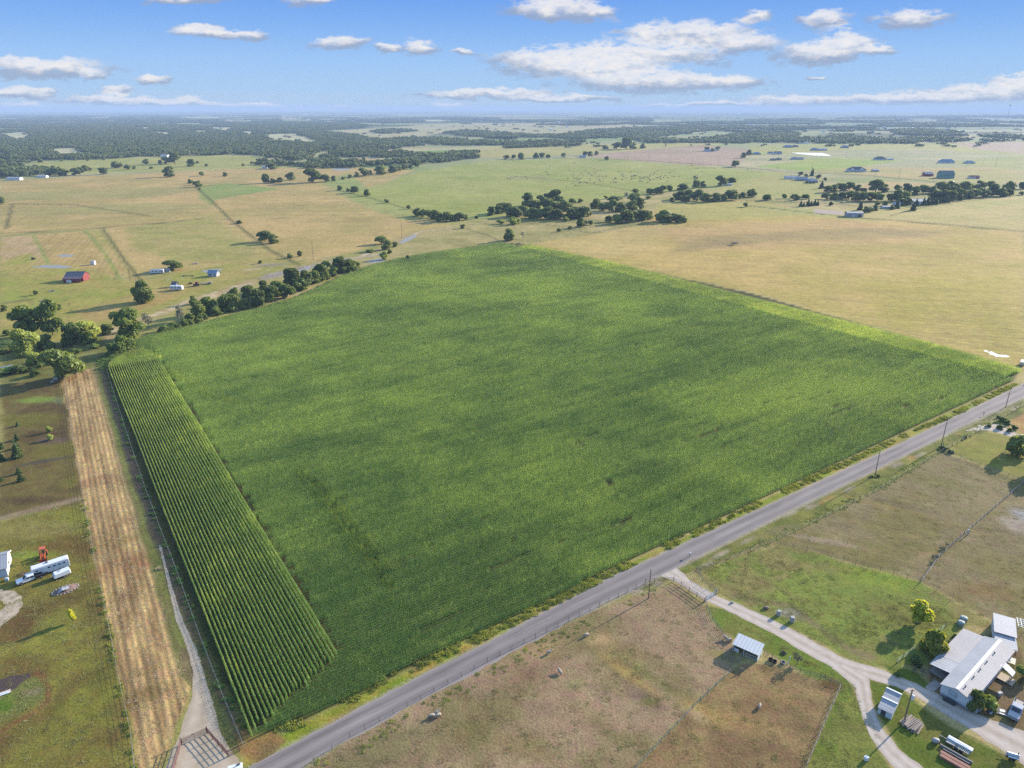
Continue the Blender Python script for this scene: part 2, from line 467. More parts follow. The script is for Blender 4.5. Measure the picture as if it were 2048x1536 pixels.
    # ---- middle distance, left of the creek
    region([(60,325),(160,318),(320,313),(440,308),(500,312),(600,335),(460,337),(240,345),(120,350)], (180,176,100), (190,180,106), 60, 5, 4)
    region([(0,324),(40,328),(24,341),(0,343)], (112,165,78), (120,168,80), 50, 4, 3)
    region([(0,362),(180,352),(460,338),(690,334),(830,340),(700,390),(860,440),(960,450),(830,470),(620,526),(380,545),(240,545),(210,455),(0,470)],
           (212,180,118), (194,171,106), 60, 5, 5, fur=(4, 11, .07))
    region([(0,385),(200,380),(380,372),(400,380),(300,395),(0,402)], (172,164,100), None, 50, 8, 8, .6)
    region([(0,420),(300,405),(420,408),(420,418),(220,430),(0,432)], (172,162,98), None, 50, 6, 8, .6)
    region([(395,374),(450,366),(560,378),(470,392),(425,402),(428,414),(400,396)], (156,170,92), (168,170,96), 30, 3, 3)
    region([(250,455),(420,432),(480,470),(540,500),(480,520),(350,520),(270,500)], (172,166,92), (190,172,106), 22, 6, 6, .8)
    region([(640,365),(700,345),(760,400),(870,440),(800,440),(700,400)], (166,172,96), (180,174,104), 40, 6, 6)
    region([(0,474),(66,470),(110,540),(70,552),(0,540)], (210,178,130), (200,172,114), 15, 2, 2, fur=(-68, 4.5, .10))
    region([(66,470),(165,462),(255,535),(240,552),(130,560),(108,535)], (208,176,116), (196,168,104), 15, 1.5, 1.5, fur=(-68, 4.5, .13))
    region([(175,461),(205,457),(290,550),(300,575),(265,575),(250,540)], (204,178,112), (186,170,98), 15, 1.5, 1.5, fur=(-68, 4.5, .09))
    line([(66,470),(86,505),(108,556)], 3, (156,166,84), .8); line([(170,461),(212,510),(244,566)], 3, (154,164,82), .8)
    # green grazing around the red barn down to the creek
    region([(0,520),(60,505),(80,528),(150,532),(235,556),(290,560),(390,540),(520,515),(620,520),(560,548),(470,575),(400,598),(300,640),(205,675),(0,700)],
           (172,166,84), (190,170,100), 26, 4, 5)
    region([(0,560),(120,560),(260,590),(240,610),(100,640),(0,630)], (162,166,78), (180,168,90), 14, 4, 5, .8)
    region([(140,622),(260,588),(400,560),(400,580),(280,622),(180,650)], (200,166,108), (182,160,96), 14, 3, 4, .7)
    # green cattle pasture and the hay field on the right
    region([(690,392),(830,346),(960,322),(1200,316),(1380,330),(1560,345),(1640,366),(1400,378),(1300,388),(1230,396),(1180,402),(980,436),(940,438),(830,420),(780,410)],
           (182,178,100), (170,172,88), 70, 6, 6, fur=(3, 13, .05))
    region([(1010,352),(1100,352),(1105,362),(1010,358)], (176,166,110), None, 40, 8, 8, .5)
    region([(690,392),(780,410),(835,420),(980,436),(980,442),(900,448),(800,430)], (176,174,98), None, 40, 5, 5, .7)
    region([(1060,488),(1130,462),(1280,448),(1320,408),(1500,400),(1640,425),(1780,440),(1900,452),(2048,464),(2048,730),(1960,716),(1500,584),(1250,531),(1085,496)],
           (214,182,112), (198,174,98), 45, 4, 4, fur=(-14, 7, .09))
    region([(1300,408),(1500,402),(1640,428),(1500,436),(1330,440)], (196,182,106), (184,176,98), 30, 6, 6, .8)
    region([(1290,462),(1400,450),(1700,440),(1900,470),(1780,486),(1540,498),(1400,500)], (212,172,118), None, 30, 16, 14, .6)
    region([(1380,478),(1450,470),(1700,456),(1900,462),(1840,474),(1560,482),(1400,500),(1340,510)], (168,146,96), (178,156,98), 30, 9, 9, .75)
    region([(1700,560),(2048,520),(2048,730),(1960,714),(1780,660)], (190,172,84), (200,176,98), 25, 20, 14, .8, fur=(-14, 6, .12))
    region([(1080,488),(1280,450),(1340,450),(1300,500),(1200,520)], (212,184,120), None, 25, 14, 10, .6)
    region([(1640,425),(1780,410),(2048,392),(2048,462),(1900,450)], (204,182,116), (186,176,100), 45, 3, 3, fur=(20, 9, .08))
    region([(1500,412),(1640,418),(1690,432),(1780,440),(1710,440),(1600,430)], (186,180,106), None, 25, 5, 4, .8)
    region([(1640,385),(1760,362),(1900,368),(1700,380)], (210,172,118), (200,170,110), 40, 6, 6, .9)
    region([(1560,346),(1640,366),(1640,400),(1540,398),(1400,376)], (180,174,98), (190,178,104), 40, 5, 5, .9)
    rl = np.random.default_rng(44)
    for k in range(16):                                          # mowing and drainage lines in the hay fields
        y0 = 470 + k * 15; line([(1180 + k * 22, y0 + 10), (1400 + k * 20, y0 + 8), (1650, y0 + 22), (1850, y0 + 44), (2060, y0 + 60)], rl.uniform(.7, 1.6), (150,140,84) if k % 3 else (224,196,130), .34, 1.2)
    for k in range(7):
        r_ = 40 + k * 16; line([(560 - r_ * .2, 402 - r_ * .14), (600 + r_ * .5, 398 - r_ * .10), (640 + r_ * .9, 404), (640 + r_ * .7, 414 + r_ * .06)], 1.6, (166,152,96), .4, 1)
    for k in range(6):
        y0 = 378 + k * 13; line([(0, y0 + 8), (200, y0), (380, y0 - 6), (410, y0 - 6)], 2.5, (160,152,92), .35, 2)
    # creek ground between the hay and the tree clump
    region([(820,470),(950,440),(1180,442),(1300,448),(1180,470),(1060,488),(1000,486),(900,500),(830,512),(760,526),(700,540),(640,528),(730,512)],
           (196,176,116), (172,160,98), 22, 4, 4)
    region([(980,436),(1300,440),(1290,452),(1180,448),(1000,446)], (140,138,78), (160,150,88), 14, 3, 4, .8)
    # dry stony creek bed
    creek = [(195,676),(250,650),(320,626),(390,598),(450,580),(510,560),(560,548),(640,527),(720,514),(790,484),(840,464),(915,452)]
    line(creek, 15, (190,168,110), .85, 4, c2=(160,156,88))
    line(creek, 5.0, (228,204,164), .95, 2.0, c2=(196,168,122))
    line([(1000,446),(1090,448),(1180,466),(1260,452),(1300,446)], 2.6, (120,106,74), .8, 1.5)
    line([(915,452),(960,448),(1010,443),(1080,452)], 3, (150,134,94), .8, 2)
    line([(930,456),(985,475),(1015,486)], 3, (130,120,80), .8, 1.5)
    blob((545,530), 16, 5, (168,152,128), .9, 25); blob((500,540), 8, 3, (214,190,150), .9, 25)
    for a in ((520,528,12),(600,520,10),(660,515,9)): blob(a[:2], a[2], 4, (184,170,120), .8, 20)
    region([(515,558),(535,548),(580,538),(625,529),(646,527),(640,532),(600,543),(560,553),(530,560)], (186,170,148), (164,148,124), 4, .6, 1.2)
    region([(560,546),(600,536),(630,531),(620,535),(585,544)], (170,160,150), None, 4, .5, 1, .8)
    region([(440,588),(470,574),(500,565),(508,568),(480,580),(455,590)], (176,164,142), (206,182,144), 4, .6, 1, .9)
    region([(380,605),(410,592),(450,580),(452,586),(420,600),(392,612)], (220,194,150), (196,166,120), 5, .8, 1.4, .9)
    region([(640,528),(670,518),(720,512),(760,506),(760,511),(720,518),(680,524),(645,531)], (206,186,146), (178,164,128), 5, .8, 1.4, .9)
    region([(200,680),(240,655),(300,634),(340,622),(344,628),(300,644),(250,668),(215,690)], (200,174,124), (170,156,100), 6, 1, 2, .8)
    line([(520,548),(545,536),(570,532),(590,536),(585,543)], 2.0, (206,186,146), .7, .8)
    # fence lines and tracks as strips of longer, darker growth
    for pl, wd, c in (([(0,468),(70,464),(205,456),(330,446),(420,436)], 3.0, (112,108,62)), ([(22,452),(10,458),(18,438),(26,408)], 3, (120,116,66)),
                      ([(205,456),(250,520),(295,576),(286,590)], 2.2, (110,116,52)), ([(26,408),(150,410),(300,432),(360,438)], 2, (140,134,80)),
                      ([(392,374),(425,402),(462,440),(540,500),(600,530)], 2.5, (112,112,60)), ([(0,408),(26,409)], 2, (120,116,66)),
                      ([(680,382),(740,396),(810,416),(830,420)], 3, (120,140,70)), ([(1020,352),(1160,364),(1300,388)], 3.5, (140,142,80)),
                      ([(1120,316),(1280,321),(1440,331),(1560,343),(1740,352),(1900,367),(2048,372)], 8, (128,118,82)),
                      ([(1500,412),(1690,434),(1780,441),(1900,451),(2048,464)], 2.8, (112,106,56)), ([(1780,432),(1830,418),(1920,404),(2048,390)], 2.5, (130,126,70)),
                      ([(830,345),(700,366),(560,368),(400,372)], 4, (140,140,84)), ([(700,334),(620,336),(500,337),(330,342)], 4, (150,150,90)),
                      ([(440,440),(640,434),(800,424)], 1.6, (150,146,92)), ([(0,606),(60,600)], 3, (120,118,84)),
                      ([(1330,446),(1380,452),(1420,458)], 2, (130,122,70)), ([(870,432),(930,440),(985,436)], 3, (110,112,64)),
                      ([(1040,470),(1100,468),(1230,446),(1320,444)], 2.5, (120,116,66)), ([(1290,412),(1330,404),(1500,402)], 3, (120,120,66)),
                      ([(1500,400),(1640,406),(1780,414)], 2.5, (130,130,72))):
        line(pl, wd, c, .75, .7)
    for pl in ([(60,590),(40,600),(75,612)], [(130,600),(142,612),(140,625)], [(232,548),(228,562)], [(250,520),(262,560),(275,575)]):
        line(pl, .7, (120,116,64), .6, .3)
    line([(200,675),(190,700),(186,726)], 5, (168,148,112), .8, 1.5, c2=(130,124,80))
    # ---- left of the corn: yards, stubble, track
    region([(0,700),(210,668),(225,700),(190,735),(125,752),(0,770)], (128,126,68), (156,150,88), 12, 3, 3)
    region([(0,770),(125,752),(168,1010),(90,1020),(0,1040)], (128,112,66), (112,94,60), 16, 1.5, 2, thr=(.42, .6))
    for p, a, b, c in (((40,840),14,7,(136,130,62)), ((80,800),10,4,(150,170,78)), ((130,800),8,5,(132,136,90)), ((30,790),9,5,(120,110,60)), ((120,900),8,8,(130,120,60)),
                       ((75,925),9,1.3,(88,80,78)), ((110,880),6,3,(128,108,92)), ((60,1000),12,3,(104,84,58)), ((150,960),5,7,(140,130,66))):
        blob(p, a, b, c, .75, 30 if b < 2 else 0)
    line([(0,1037),(60,1022),(120,1008),(168,994)], 3.0, (178,154,122), .85, 1)
    region([(0,1046),(60,1030),(168,1000),(172,1020),(215,1240),(262,1470),(275,1600),(-300,1600),(-300,1050)], (148,138,68), (128,110,62), 13, 1.2, 1.5, thr=(.4, .66), fur=(-57, 2.6, .05))
    for p, a, b, c in (((150,1030),6,6,(150,146,66)), ((60,1060),13,5,(160,146,86)), ((130,1090),9,6,(122,92,56)), ((20,1260),9,7,(118,88,60)), ((110,1250),6,9,(150,148,70)),
                       ((60,1110),10,2.2,(154,172,74)), ((190,1400),7,9,(146,142,66)), ((110,1480),8,6,(134,126,62)), ((230,1330),4,9,(112,104,52)), ((40,1340),8,5,(126,104,62))):
        blob(p, a, b, c, .7)
    region([(125,760),(150,745),(180,738),(205,800),(250,960),(300,1150),(345,1290),(385,1372),(352,1450),(318,1560),(282,1590),(262,1440),(213,1220),(165,1000),(140,860)],
           (216,180,124), (168,136,94), 1.6, .8, 1.0, thr=(.30, .70), fur=(-57.5, 1.5, .34), lay=-57.5)
    for p, a, b, c in (((200,960),5,7,(150,112,84)), ((250,1130),5,9,(176,132,92)), ((330,1390),6,5,(210,172,118)), ((250,1080),3,10,(160,134,80)), ((290,1390),3,8,(130,110,66)), ((190,800),6,8,(212,182,124))):
        blob(p, a, b, c, .6, -57)
    region([(180,738),(213,730),(235,805),(290,965),(356,1140),(445,1365),(500,1470),(480,1500),(420,1490),(400,1400),(385,1372),(345,1290),(300,1150),(250,960),(205,800)],
           (140,122,86), (126,124,70), 2.6, .8, 1.0, thr=(.38, .62), fur=(-57, 2.2, .08), lay=-57)
    region([(206,742),(216,742),(252,850),(289,965),(355,1140),(445,1372),(486,1470),(470,1478),(430,1390),(340,1140),(275,965),(232,850)], (128,106,80), (118,104,70), 3, .5, .7, .85, lay=-57)
    line([(196,742),(226,850),(262,960),(305,1090),(345,1210),(372,1290)], 1.8, (150,150,78), .75, .6)
    line([(205,742),(238,850),(275,960),(318,1090),(356,1210)], 2.2, (118,100,84), .7, .7)
    line([(188,742),(214,850),(246,960),(290,1110)], 1.2, (186,160,112), .7, .5)
    # ---- road side
    region([(505,1478),(560,1470),(640,1430),(1000,1254),(1300,1107),(1760,892),(2030,766),(2048,768),(1760,906),(1310,1114),(1000,1271),(640,1462),(520,1528),(480,1530)],
           (150,158,62), (186,160,84), 7, .5, .6)
    vg = ROAD_R[1:11] + [(2048,812),(1900,905),(1760,980),(1620,1050),(1500,1102),(1394,1140),(1330,1162),(1180,1222),(1000,1310),(868,1384),(700,1474),(590,1548)]
    region(vg, (146,142,74), (120,124,60), 6, .5, .6, thr=(.4, .6))
    rng = np.random.default_rng(5)
    for q in np.linspace(0, 1, 46):
        i = q * 8.5; k = int(i); f = i - k
        p = (ROAD_R[k + 1][0] * (1 - f) + ROAD_R[k + 2][0] * f, ROAD_R[k + 1][1] * (1 - f) + ROAD_R[k + 2][1] * f)
        dd = rng.uniform(2, 26) * (p[1] / 1300)
        blob((p[0] + rng.uniform(-12, 12), p[1] + dd), rng.uniform(1.5, 5), rng.uniform(.5, 1.3), (190,170,146) if rng.random() < .72 else (196,160,100), .75, 35, .7, .5)
    line([(p[0] + 1, p[1] + 2) for p in ROAD_R[1:11]], .8, (196,180,160), .7, .4)
    line([(p[0] - 1, p[1] - 1) for p in ROAD_L[1:11]], .6, (186,168,146), .6, .35)
    # ---- paddocks to the right of the road
    region([(560,1580),(590,1550),(700,1477),(868,1387),(1000,1313),(1180,1225),(1347,1168),(1410,1207),(1424,1240),(1462,1282),(1475,1325),(1400,1400),(1320,1480),(1250,1560),(1200,1620),(500,1640)],
           (176,148,114), (152,134,92), 11, .6, .8, thr=(.4, .64))
    for p, a, b, an, c, q in (((1080,1300),8,4,20,(182,150,110),.7), ((1290,1345),11,1.9,-50,(136,132,76),.75), ((1260,1350),11,1.6,-50,(192,160,96),.7), ((1040,1350),10,5,20,(150,118,88),.6),
                        ((1240,1300),8,4,-40,(172,146,100),.6), ((1290,1395),4.5,2.6,-40,(132,108,92),.7), ((1300,1404),2,1.6,0,(128,130,62),.7), ((1190,1440),8,2.4,-48,(124,118,68),.7),
                        ((1150,1420),9,5,-30,(176,144,112),.6), ((900,1480),14,4,30,(138,122,80),.6), ((760,1500),13,5,30,(130,122,78),.7), ((1200,1280),3.5,2.2,10,(206,172,122),.85), ((1060,1235),3,.8,20,(200,176,140),.0),
                        ((1030,1490),10,4,-20,(146,130,80),.6), ((1440,1310),3.5,1.6,-20,(146,146,70),.6), ((1150,1365),2,3,0,(140,142,76),.3)):
        blob(p, a, b, c, q, an, .9)  # diagonal streaks of green and dry growth also paint in the swales' shading
    region([(1478,1328),(1540,1330),(1620,1352),(1682,1372),(1660,1420),(1612,1540),(1590,1620),(1230,1620),(1255,1556),(1322,1482),(1402,1400)], (164,136,94), (144,117,82), 7, .5, .6, thr=(.38, .66))
    for p, a, b, an, c, q in (((1400,1420),6,2.2,-45,(194,162,100),.7), ((1480,1440),9,3,-20,(186,154,98),.6), ((1392,1430),3,1.6,-40,(200,174,128),.7), ((1560,1400),5,2.5,0,(172,140,94),.6), ((1540,1440),6,5,0,(148,120,84),.5)):
        blob(p, a, b, c, q, an, .9)
    # green weeds and bare rim round the dark mulch bed at the left edge
    region([(-40,1420),(10,1384),(45,1362),(70,1354),(92,1372),(94,1396),(70,1412),(20,1436),(-40,1470)], (108,128,54), (134,134,72), 4, .5, .7)
    line([(64,1345),(84,1352),(98,1374),(100,1396),(86,1414),(40,1440),(-20,1476)], 1.0, (146,104,70), .85, .5)
    region([(40,1384),(80,1374),(90,1384),(60,1394)], (164,146,112), None, 3, .5, .6, .7)
    # bright lawns round the driveway
    region([(1372,1128),(1394,1142),(1500,1104),(1560,1090),(1640,1110),(1780,1150),(1842,1166),(1900,1200),(1990,1250),(1985,1260),(1930,1252),(1860,1330),(1740,1340),(1640,1290),(1560,1250),(1420,1180)],
           (141,149,72), (154,141,86), 8, .7, 1, thr=(.44, .66))
    region([(1640,1110),(1780,1148),(1840,1166),(1800,1190),(1700,1160)], (148,164,62), None, 8, 2, 2, .5)
    region([(1740,1200),(1860,1220),(1930,1250),(1860,1262),(1760,1250)], (134,122,66), None, 8, 3, 2, .5)
    line([(1470,1192),(1530,1204),(1590,1218),(1622,1250),(1680,1290),(1740,1316)], 2.2, (150,130,96), .75, 1.2, c2=(122,112,74))
    blob((1572,1226), 3.2, 1.6, (168,164,150), .7); blob((1590,1232), 3, 2, (150,134,104), .6)
    line([(1520,1160),(1580,1190),(1640,1230)], 1.4, (136,120,74), .5, 1)
    blob((1560,1155), 4, 1.2, (176,150,104), .6, 20)
    region([(1412,1210),(1470,1222),(1560,1262),(1650,1320),(1700,1360),(1724,1420),(1760,1500),(1800,1560),(1590,1600),(1612,1536),(1682,1374),(1610,1350),(1520,1300),(1440,1260),(1422,1236)],
           (120,134,58), (138,138,70), 7, .5, .8, thr=(.42, .66))
    blob((1660,1370), 3, 2, (120,92,60), .8)
    region([(1735,1358),(1800,1376),(1830,1400),(1920,1460),(2048,1530),(2060,1580),(1880,1580),(1800,1500),(1752,1420)], (108,120,48), (126,124,60), 6, .5, .8, thr=(.42, .66))
    region([(1860,1330),(1900,1290),(2048,1250),(2060,1500),(1930,1430),(1860,1388)], (126,116,66), (140,116,84), 5, .8, 1)
    region([(1760,1330),(1830,1340),(1862,1370),(1850,1385),(1800,1372)], (112,124,52), None, 5, .6, .8)
    # upper paddocks
    region([(1396,1140),(1500,1102),(1620,1050),(1760,980),(1884,905),(2056,968),(2200,1040),(2150,1350),(2048,1300),(1990,1248),(1905,1198),(1842,1164),(1640,1108),(1530,1084)],
           (156,138,98), (146,132,82), 12, .7, 1, thr=(.38, .66), fur=(-30, 2.4, .04))
    for p, a, b, an, c, q in (((1800,1010),16,2.2,-32,(116,98,74),.55), ((1760,1010),14,1.8,-32,(164,140,86),.6), ((1900,1050),14,3,-30,(146,128,76),.5), ((1640,1080),9,1.6,-20,(192,168,140),.7), ((1700,1090),7,1.4,-25,(186,160,128),.6),
                        ((1860,960),12,5,-30,(134,130,66),.5), ((2030,1050),4,6,0,(196,176,156),.85), ((2050,1030),4,5,0,(180,176,172),.8), ((1980,1060),7,1.4,-15,(112,98,72),.5), ((1850,1110),5,1.2,30,(176,148,104),.6), ((1960,1180),10,4,0,(146,116,66),.6), ((1880,1085),3,1,30,(190,166,130),.6),
                        ((1932,1078),2.5,1.2,0,(186,160,130),.7), ((1560,1060),9,2,25,(176,150,120),.5)):
        blob(p, a, b, c, q, an, .9)  # long streaks carry painted swale shading as well as drier and greener grass
    region([(1888,902),(1920,880),(1960,862),(2048,878),(2120,910),(2120,1000),(2056,966),(1960,930)], (150,146,70), (164,152,82), 8, .8, 1)
    region([(2012,832),(2060,815),(2100,850),(2048,870)], (190,150,96), None, 6, .8, 1)
    region([(1940,862),(1990,838),(2048,812),(2048,828),(2000,850),(1960,870)], (150,152,72), (120,120,64), 5, .6, 1)
    # bare soil under the corn, with green weeds
    region(CORN_G, (92,86,50), (76,80,40), 10, .8, .6, px=False)
    # dry headland at the corner of the corn
    region([(468,1440),(500,1470),(545,1466),(575,1480),(520,1530),(480,1512)], (168,134,84), (140,116,76), 3, .6, .6)

    V = np.stack([X, Y, np.zeros(N)], 1); V = np.vstack([V, [[0, 0, 0]]])
    i = np.arange(nr - 1)[:, None] * na; j = np.arange(na)[None, :]; jn = (j + 1) % na
    F = np.stack([i + j, i + na + j, i + na + jn, i + jn], -1).reshape(-1, 4)
    C = np.clip(C, .012, .85)
    hub = np.stack([np.full(na, N), np.arange(na), (np.arange(na) + 1) % na], 1)
    me = D.meshes.new('ground'); me.vertices.add(N + 1); me.vertices.foreach_set('co', V.astype(np.float32).ravel())
    lo = np.concatenate([F.ravel(), hub.ravel()]).astype(np.int32); me.loops.add(len(lo)); me.loops.foreach_set('vertex_index', lo)
    st = np.concatenate([np.arange(len(F)) * 4, len(F) * 4 + np.arange(na) * 3]).astype(np.int32)
    me.polygons.add(len(st)); me.polygons.foreach_set('loop_start', st); me.update(calc_edges=True)
    at = me.attributes.new('soil', 'FLOAT_COLOR', 'POINT')
    at.data.foreach_set('color', np.vstack([np.hstack([C, np.ones((N, 1))]), [[.2, .18, .08, 1]]]).astype(np.float32).ravel())
    at = me.attributes.new('furrow', 'FLOAT_VECTOR', 'POINT')
    at.data.foreach_set('vector', np.vstack([FU, [[0, 0, 0]]]).astype(np.float32).ravel())
    m, t, b, o = new_mat('ground soil and grass')
    ca = t.new('ShaderNodeAttribute', attribute_name='soil').outputs['Color']
    fu = t.new('ShaderNodeAttribute', attribute_name='furrow').outputs['Vector']
    P = pos(t)
    sp_ = t.new('ShaderNodeSeparateXYZ'); t.l.new(fu, sp_.inputs[0])
    kv = t.new('ShaderNodeCombineXYZ'); t.l.new(sp_.outputs[0], kv.inputs[0]); t.l.new(sp_.outputs[1], kv.inputs[1])
    nA = t.noise(P, .22, 5, .68); nB = t.noise(P, 1.9, 4, .68); nC = t.noise(P, .05, 4, .6)
    nD = t.noise(P, .009, 5, .62)
    ph = t.vmath('DOT_PRODUCT', P, kv.outputs[0], out=1)
    wv = t.math('MULTIPLY', nC, 2.2)
    st_ = t.math('ADD', t.math('MULTIPLY', t.math('SINE', t.math('ADD', ph, wv)), .65), t.math('MULTIPLY', t.math('SINE', t.math('ADD', t.math('MULTIPLY', ph, .37), wv)), .5))
    fr = t.math('MULTIPLY', st_, t.math('MULTIPLY', sp_.outputs[2], t.maprange(nA, .3, .6)))
    g = t.math('ADD', t.math('MULTIPLY', t.math('SUBTRACT', nA, .5), 1.0), t.math('MULTIPLY', t.math('SUBTRACT', nB, .5), 1.7))
    g = t.math('ADD', g, t.math('MULTIPLY', t.math('SUBTRACT', nC, .5), .55))
    g = t.math('ADD', g, t.math('MULTIPLY', t.math('SUBTRACT', nD, .5), .5))
    g = t.math('ADD', t.math('ADD', g, fr), 1.0)
    g = t.math('MAXIMUM', g, .25)
    c1 = t.vmath('SCALE', ca, None); t.l.new(g, c1.node.inputs[3])
    # tufts that are greener or drier than their neighbours
    hs = t.new('ShaderNodeHueSaturation'); t.put(hs.inputs['Color'], c1)
    t.put(hs.inputs['Hue'], t.maprange(t.noise(P, .35, 4, .7), .3, .7, .476, .522)); hs.inputs['Saturation'].default_value = 1.05
    t.put(b.inputs['Base Color'], hs.outputs[0]); b.inputs['Roughness'].default_value = .95; b.inputs['Specular IOR Level'].default_value = .05
    bn = t.new('ShaderNodeBump'); bn.inputs['Strength'].default_value = .55; bn.inputs['Distance'].default_value = .35
    t.put(bn.inputs['Height'], t.math('ADD', t.math('MULTIPLY', nB, .6), t.math('ADD', t.math('MULTIPLY', nA, .8), t.math('MULTIPLY', fr, .8))))
    t.put(b.inputs['Normal'], bn.outputs[0])
    me.materials.append(m)
    ob = D.objects.new('ground', me); COL.objects.link(ob); ob['kind'] = 'structure'
    return ob
build_ground()

# ------------------------------------------------------------------ sheets that lie on the ground
def sheet(name, left, right, m, z=.004, step=3.0, wob=.25, seed=0, px=True):
    """strip between two pixel polylines, edges slightly uneven"""
    L = resample(GL(left) if px else left, step); n = len(L)
    Rr = GL(right) if px else right
    # same parameter count on both edges
    def at(pl, q):
        seg = [math.dist(a, b) for a, b in zip(pl[:-1], pl[1:])]; T = sum(seg) * q
        for (a, b), s in zip(zip(pl[:-1], pl[1:]), seg):
            if T <= s or s == seg[-1]:
                f = min(1, T / max(s, 1e-6)); 
                if T <= s: return (a[0] + (b[0] - a[0]) * f, a[1] + (b[1] - a[1]) * f)
            T -= s
        return pl[-1]
    K = 8; V = []; rr = random.Random(seed)
    ll = GL(left) if px else left
    for i in range(n):
        q = i / (n - 1); a, b = at(ll, q), at(Rr, q)
        d = math.dist(a, b) or 1; ea, eb = rr.uniform(-wob, wob) / d, rr.uniform(-wob, wob) / d
        for k in range(K + 1):
            f = k / K
            if k == 0: f += ea
            if k == K: f += eb
            V.append((a[0] + (b[0] - a[0]) * f, a[1] + (b[1] - a[1]) * f, z))
    F = [(i * (K + 1) + k, i * (K + 1) + k + 1, (i + 1) * (K + 1) + k + 1, (i + 1) * (K + 1) + k) for i in range(n - 1) for k in range(K)]
    me = D.meshes.new(name); me.from_pydata(V, [], F); me.update(); me.materials.append(m)
    uv = me.uv_layers.new(name='along')
    vals = np.zeros((len(me.loops), 2), np.float32); li = np.zeros(len(me.loops), np.int32); me.loops.foreach_get('vertex_index', li)
    vals[:, 0] = (li % (K + 1)) / K; vals[:, 1] = (li // (K + 1)) * step
    uv.data.foreach_set('uv', vals.ravel())
    if me.polygons[0].normal.z < 0: me.flip_normals()
    o = D.objects.new(name, me); COL.objects.link(o); o['kind'] = 'structure'; return o

def patch(name, poly, m, z=.004, px=True, sub=4.0, wob=.5, seed=0):
    """flat patch with an uneven outline"""
    P = GL(poly) if px else poly
    P = resample(P + [P[0]], sub)[:-1]; rr = random.Random(seed)
    cx = sum(p[0] for p in P) / len(P); cy_ = sum(p[1] for p in P) / len(P)
    Q = []
    for x, y in P:
        L = math.hypot(x - cx, y - cy_) or 1; w = rr.uniform(-wob, wob)
        Q.append((x + (x - cx) / L * w, y + (y - cy_) / L * w, z))
    me = D.meshes.new(name); me.from_pydata(Q, [], [tuple(range(len(Q)))]); me.update(); me.materials.append(m)
    if me.polygons[0].normal.z < 0: me.flip_normals()
    o = D.objects.new(name, me); COL.objects.link(o); o['kind'] = 'structure'; return o

def road_mat():
    m, t, b, o = new_mat('worn grey asphalt')
    P = pos(t); uvn = t.new('ShaderNodeUVMap', uv_map='along').outputs[0]
    s = t.new('ShaderNodeSeparateXYZ'); t.l.new(uvn, s.inputs[0])
    rot = t.new('ShaderNodeMapping'); rot.inputs['Rotation'].default_value = (0, 0, R(-35.1)); t.l.new(P, rot.inputs[0])
    stq = t.vmath('MULTIPLY', rot.outputs[0], (.06, 1.6, 1))
    n1 = t.noise(stq, 1.0, 5, .6); n2 = t.noise(P, 4.0, 4, .7); n3 = t.noise(P, .12, 4, .6); n4 = t.noise(t.vmath('MULTIPLY', rot.outputs[0], (.02, .22, 1)), 1.0, 2, .5)
    # darker wheel paths, paler crown and edges
    w = t.math('ADD', s.outputs[0], t.math('MULTIPLY', t.math('SUBTRACT', n3, .5), .10))
    cosv = t.math('COSINE', t.math('MULTIPLY', w, 2 * math.pi * 2))
    f = t.math('ADD', t.math('MULTIPLY', cosv, .16), t.math('ADD', t.math('MULTIPLY', n1, .9), t.math('ADD', t.math('MULTIPLY', n2, .5), t.math('ADD', t.math('MULTIPLY', n3, .4), t.maprange(n4, .52, .56, 0, -.14)))))
    c = t.mix(t.maprange(f, .45, 1.35), c4(alb((130,118,113))), c4(alb((186,172,162))))
    edge = t.math('ABSOLUTE', t.math('SUBTRACT', s.outputs[0], .5))
    c = t.mix(t.maprange(t.math('ADD', edge, t.math('MULTIPLY', t.math('SUBTRACT', n2, .5), .08)), .455, .5), c, c4(alb((190,176,160))))
    t.put(b.inputs['Base Color'], c); b.inputs['Roughness'].default_value = .9; b.inputs['Specular IOR Level'].default_value = .15
    return m
M_ROAD = road_mat()
sheet('road', ROAD_L, ROAD_R, M_ROAD, .012, 2.5, .32, 3)

def gravel_mat(name, c0, c1, tracks=True, k=2):
    m, t, b, o = new_mat(name)
    P = pos(t); uvn = t.new('ShaderNodeUVMap', uv_map='along').outputs[0]
    s = t.new('ShaderNodeSeparateXYZ'); t.l.new(uvn, s.inputs[0])
    n1 = t.noise(P, .5, 5, .65); n2 = t.noise(P, 5.0, 4, .75)
    f = t.math('ADD', t.math('MULTIPLY', n1, .6), t.math('MULTIPLY', n2, .6))
    if tracks: f = t.math('ADD', f, t.math('MULTIPLY', t.math('COSINE', t.math('MULTIPLY', s.outputs[0], 2 * math.pi * k)), -.10))
    c = t.mix(t.maprange(f, .35, .85), c4(alb(c0)), c4(alb(c1)))
    t.put(b.inputs['Base Color'], c); b.inputs['Roughness'].default_value = .95; b.inputs['Specular IOR Level'].default_value = .1
    bn = t.new('ShaderNodeBump'); bn.inputs['Strength'].default_value = .4; bn.inputs['Distance'].default_value = .06
    t.put(bn.inputs['Height'], n2); t.put(b.inputs['Normal'], bn.outputs[0])
    return m
M_GRAV = gravel_mat('pale limestone gravel', (198,176,152), (242,224,206))
M_GRAV2 = gravel_mat('yellowish drive gravel', (192,168,136), (232,210,182))
M_CONC = mat('weathered concrete', tuple(alb((188,176,164))), .9, var=.14, scale=.8)
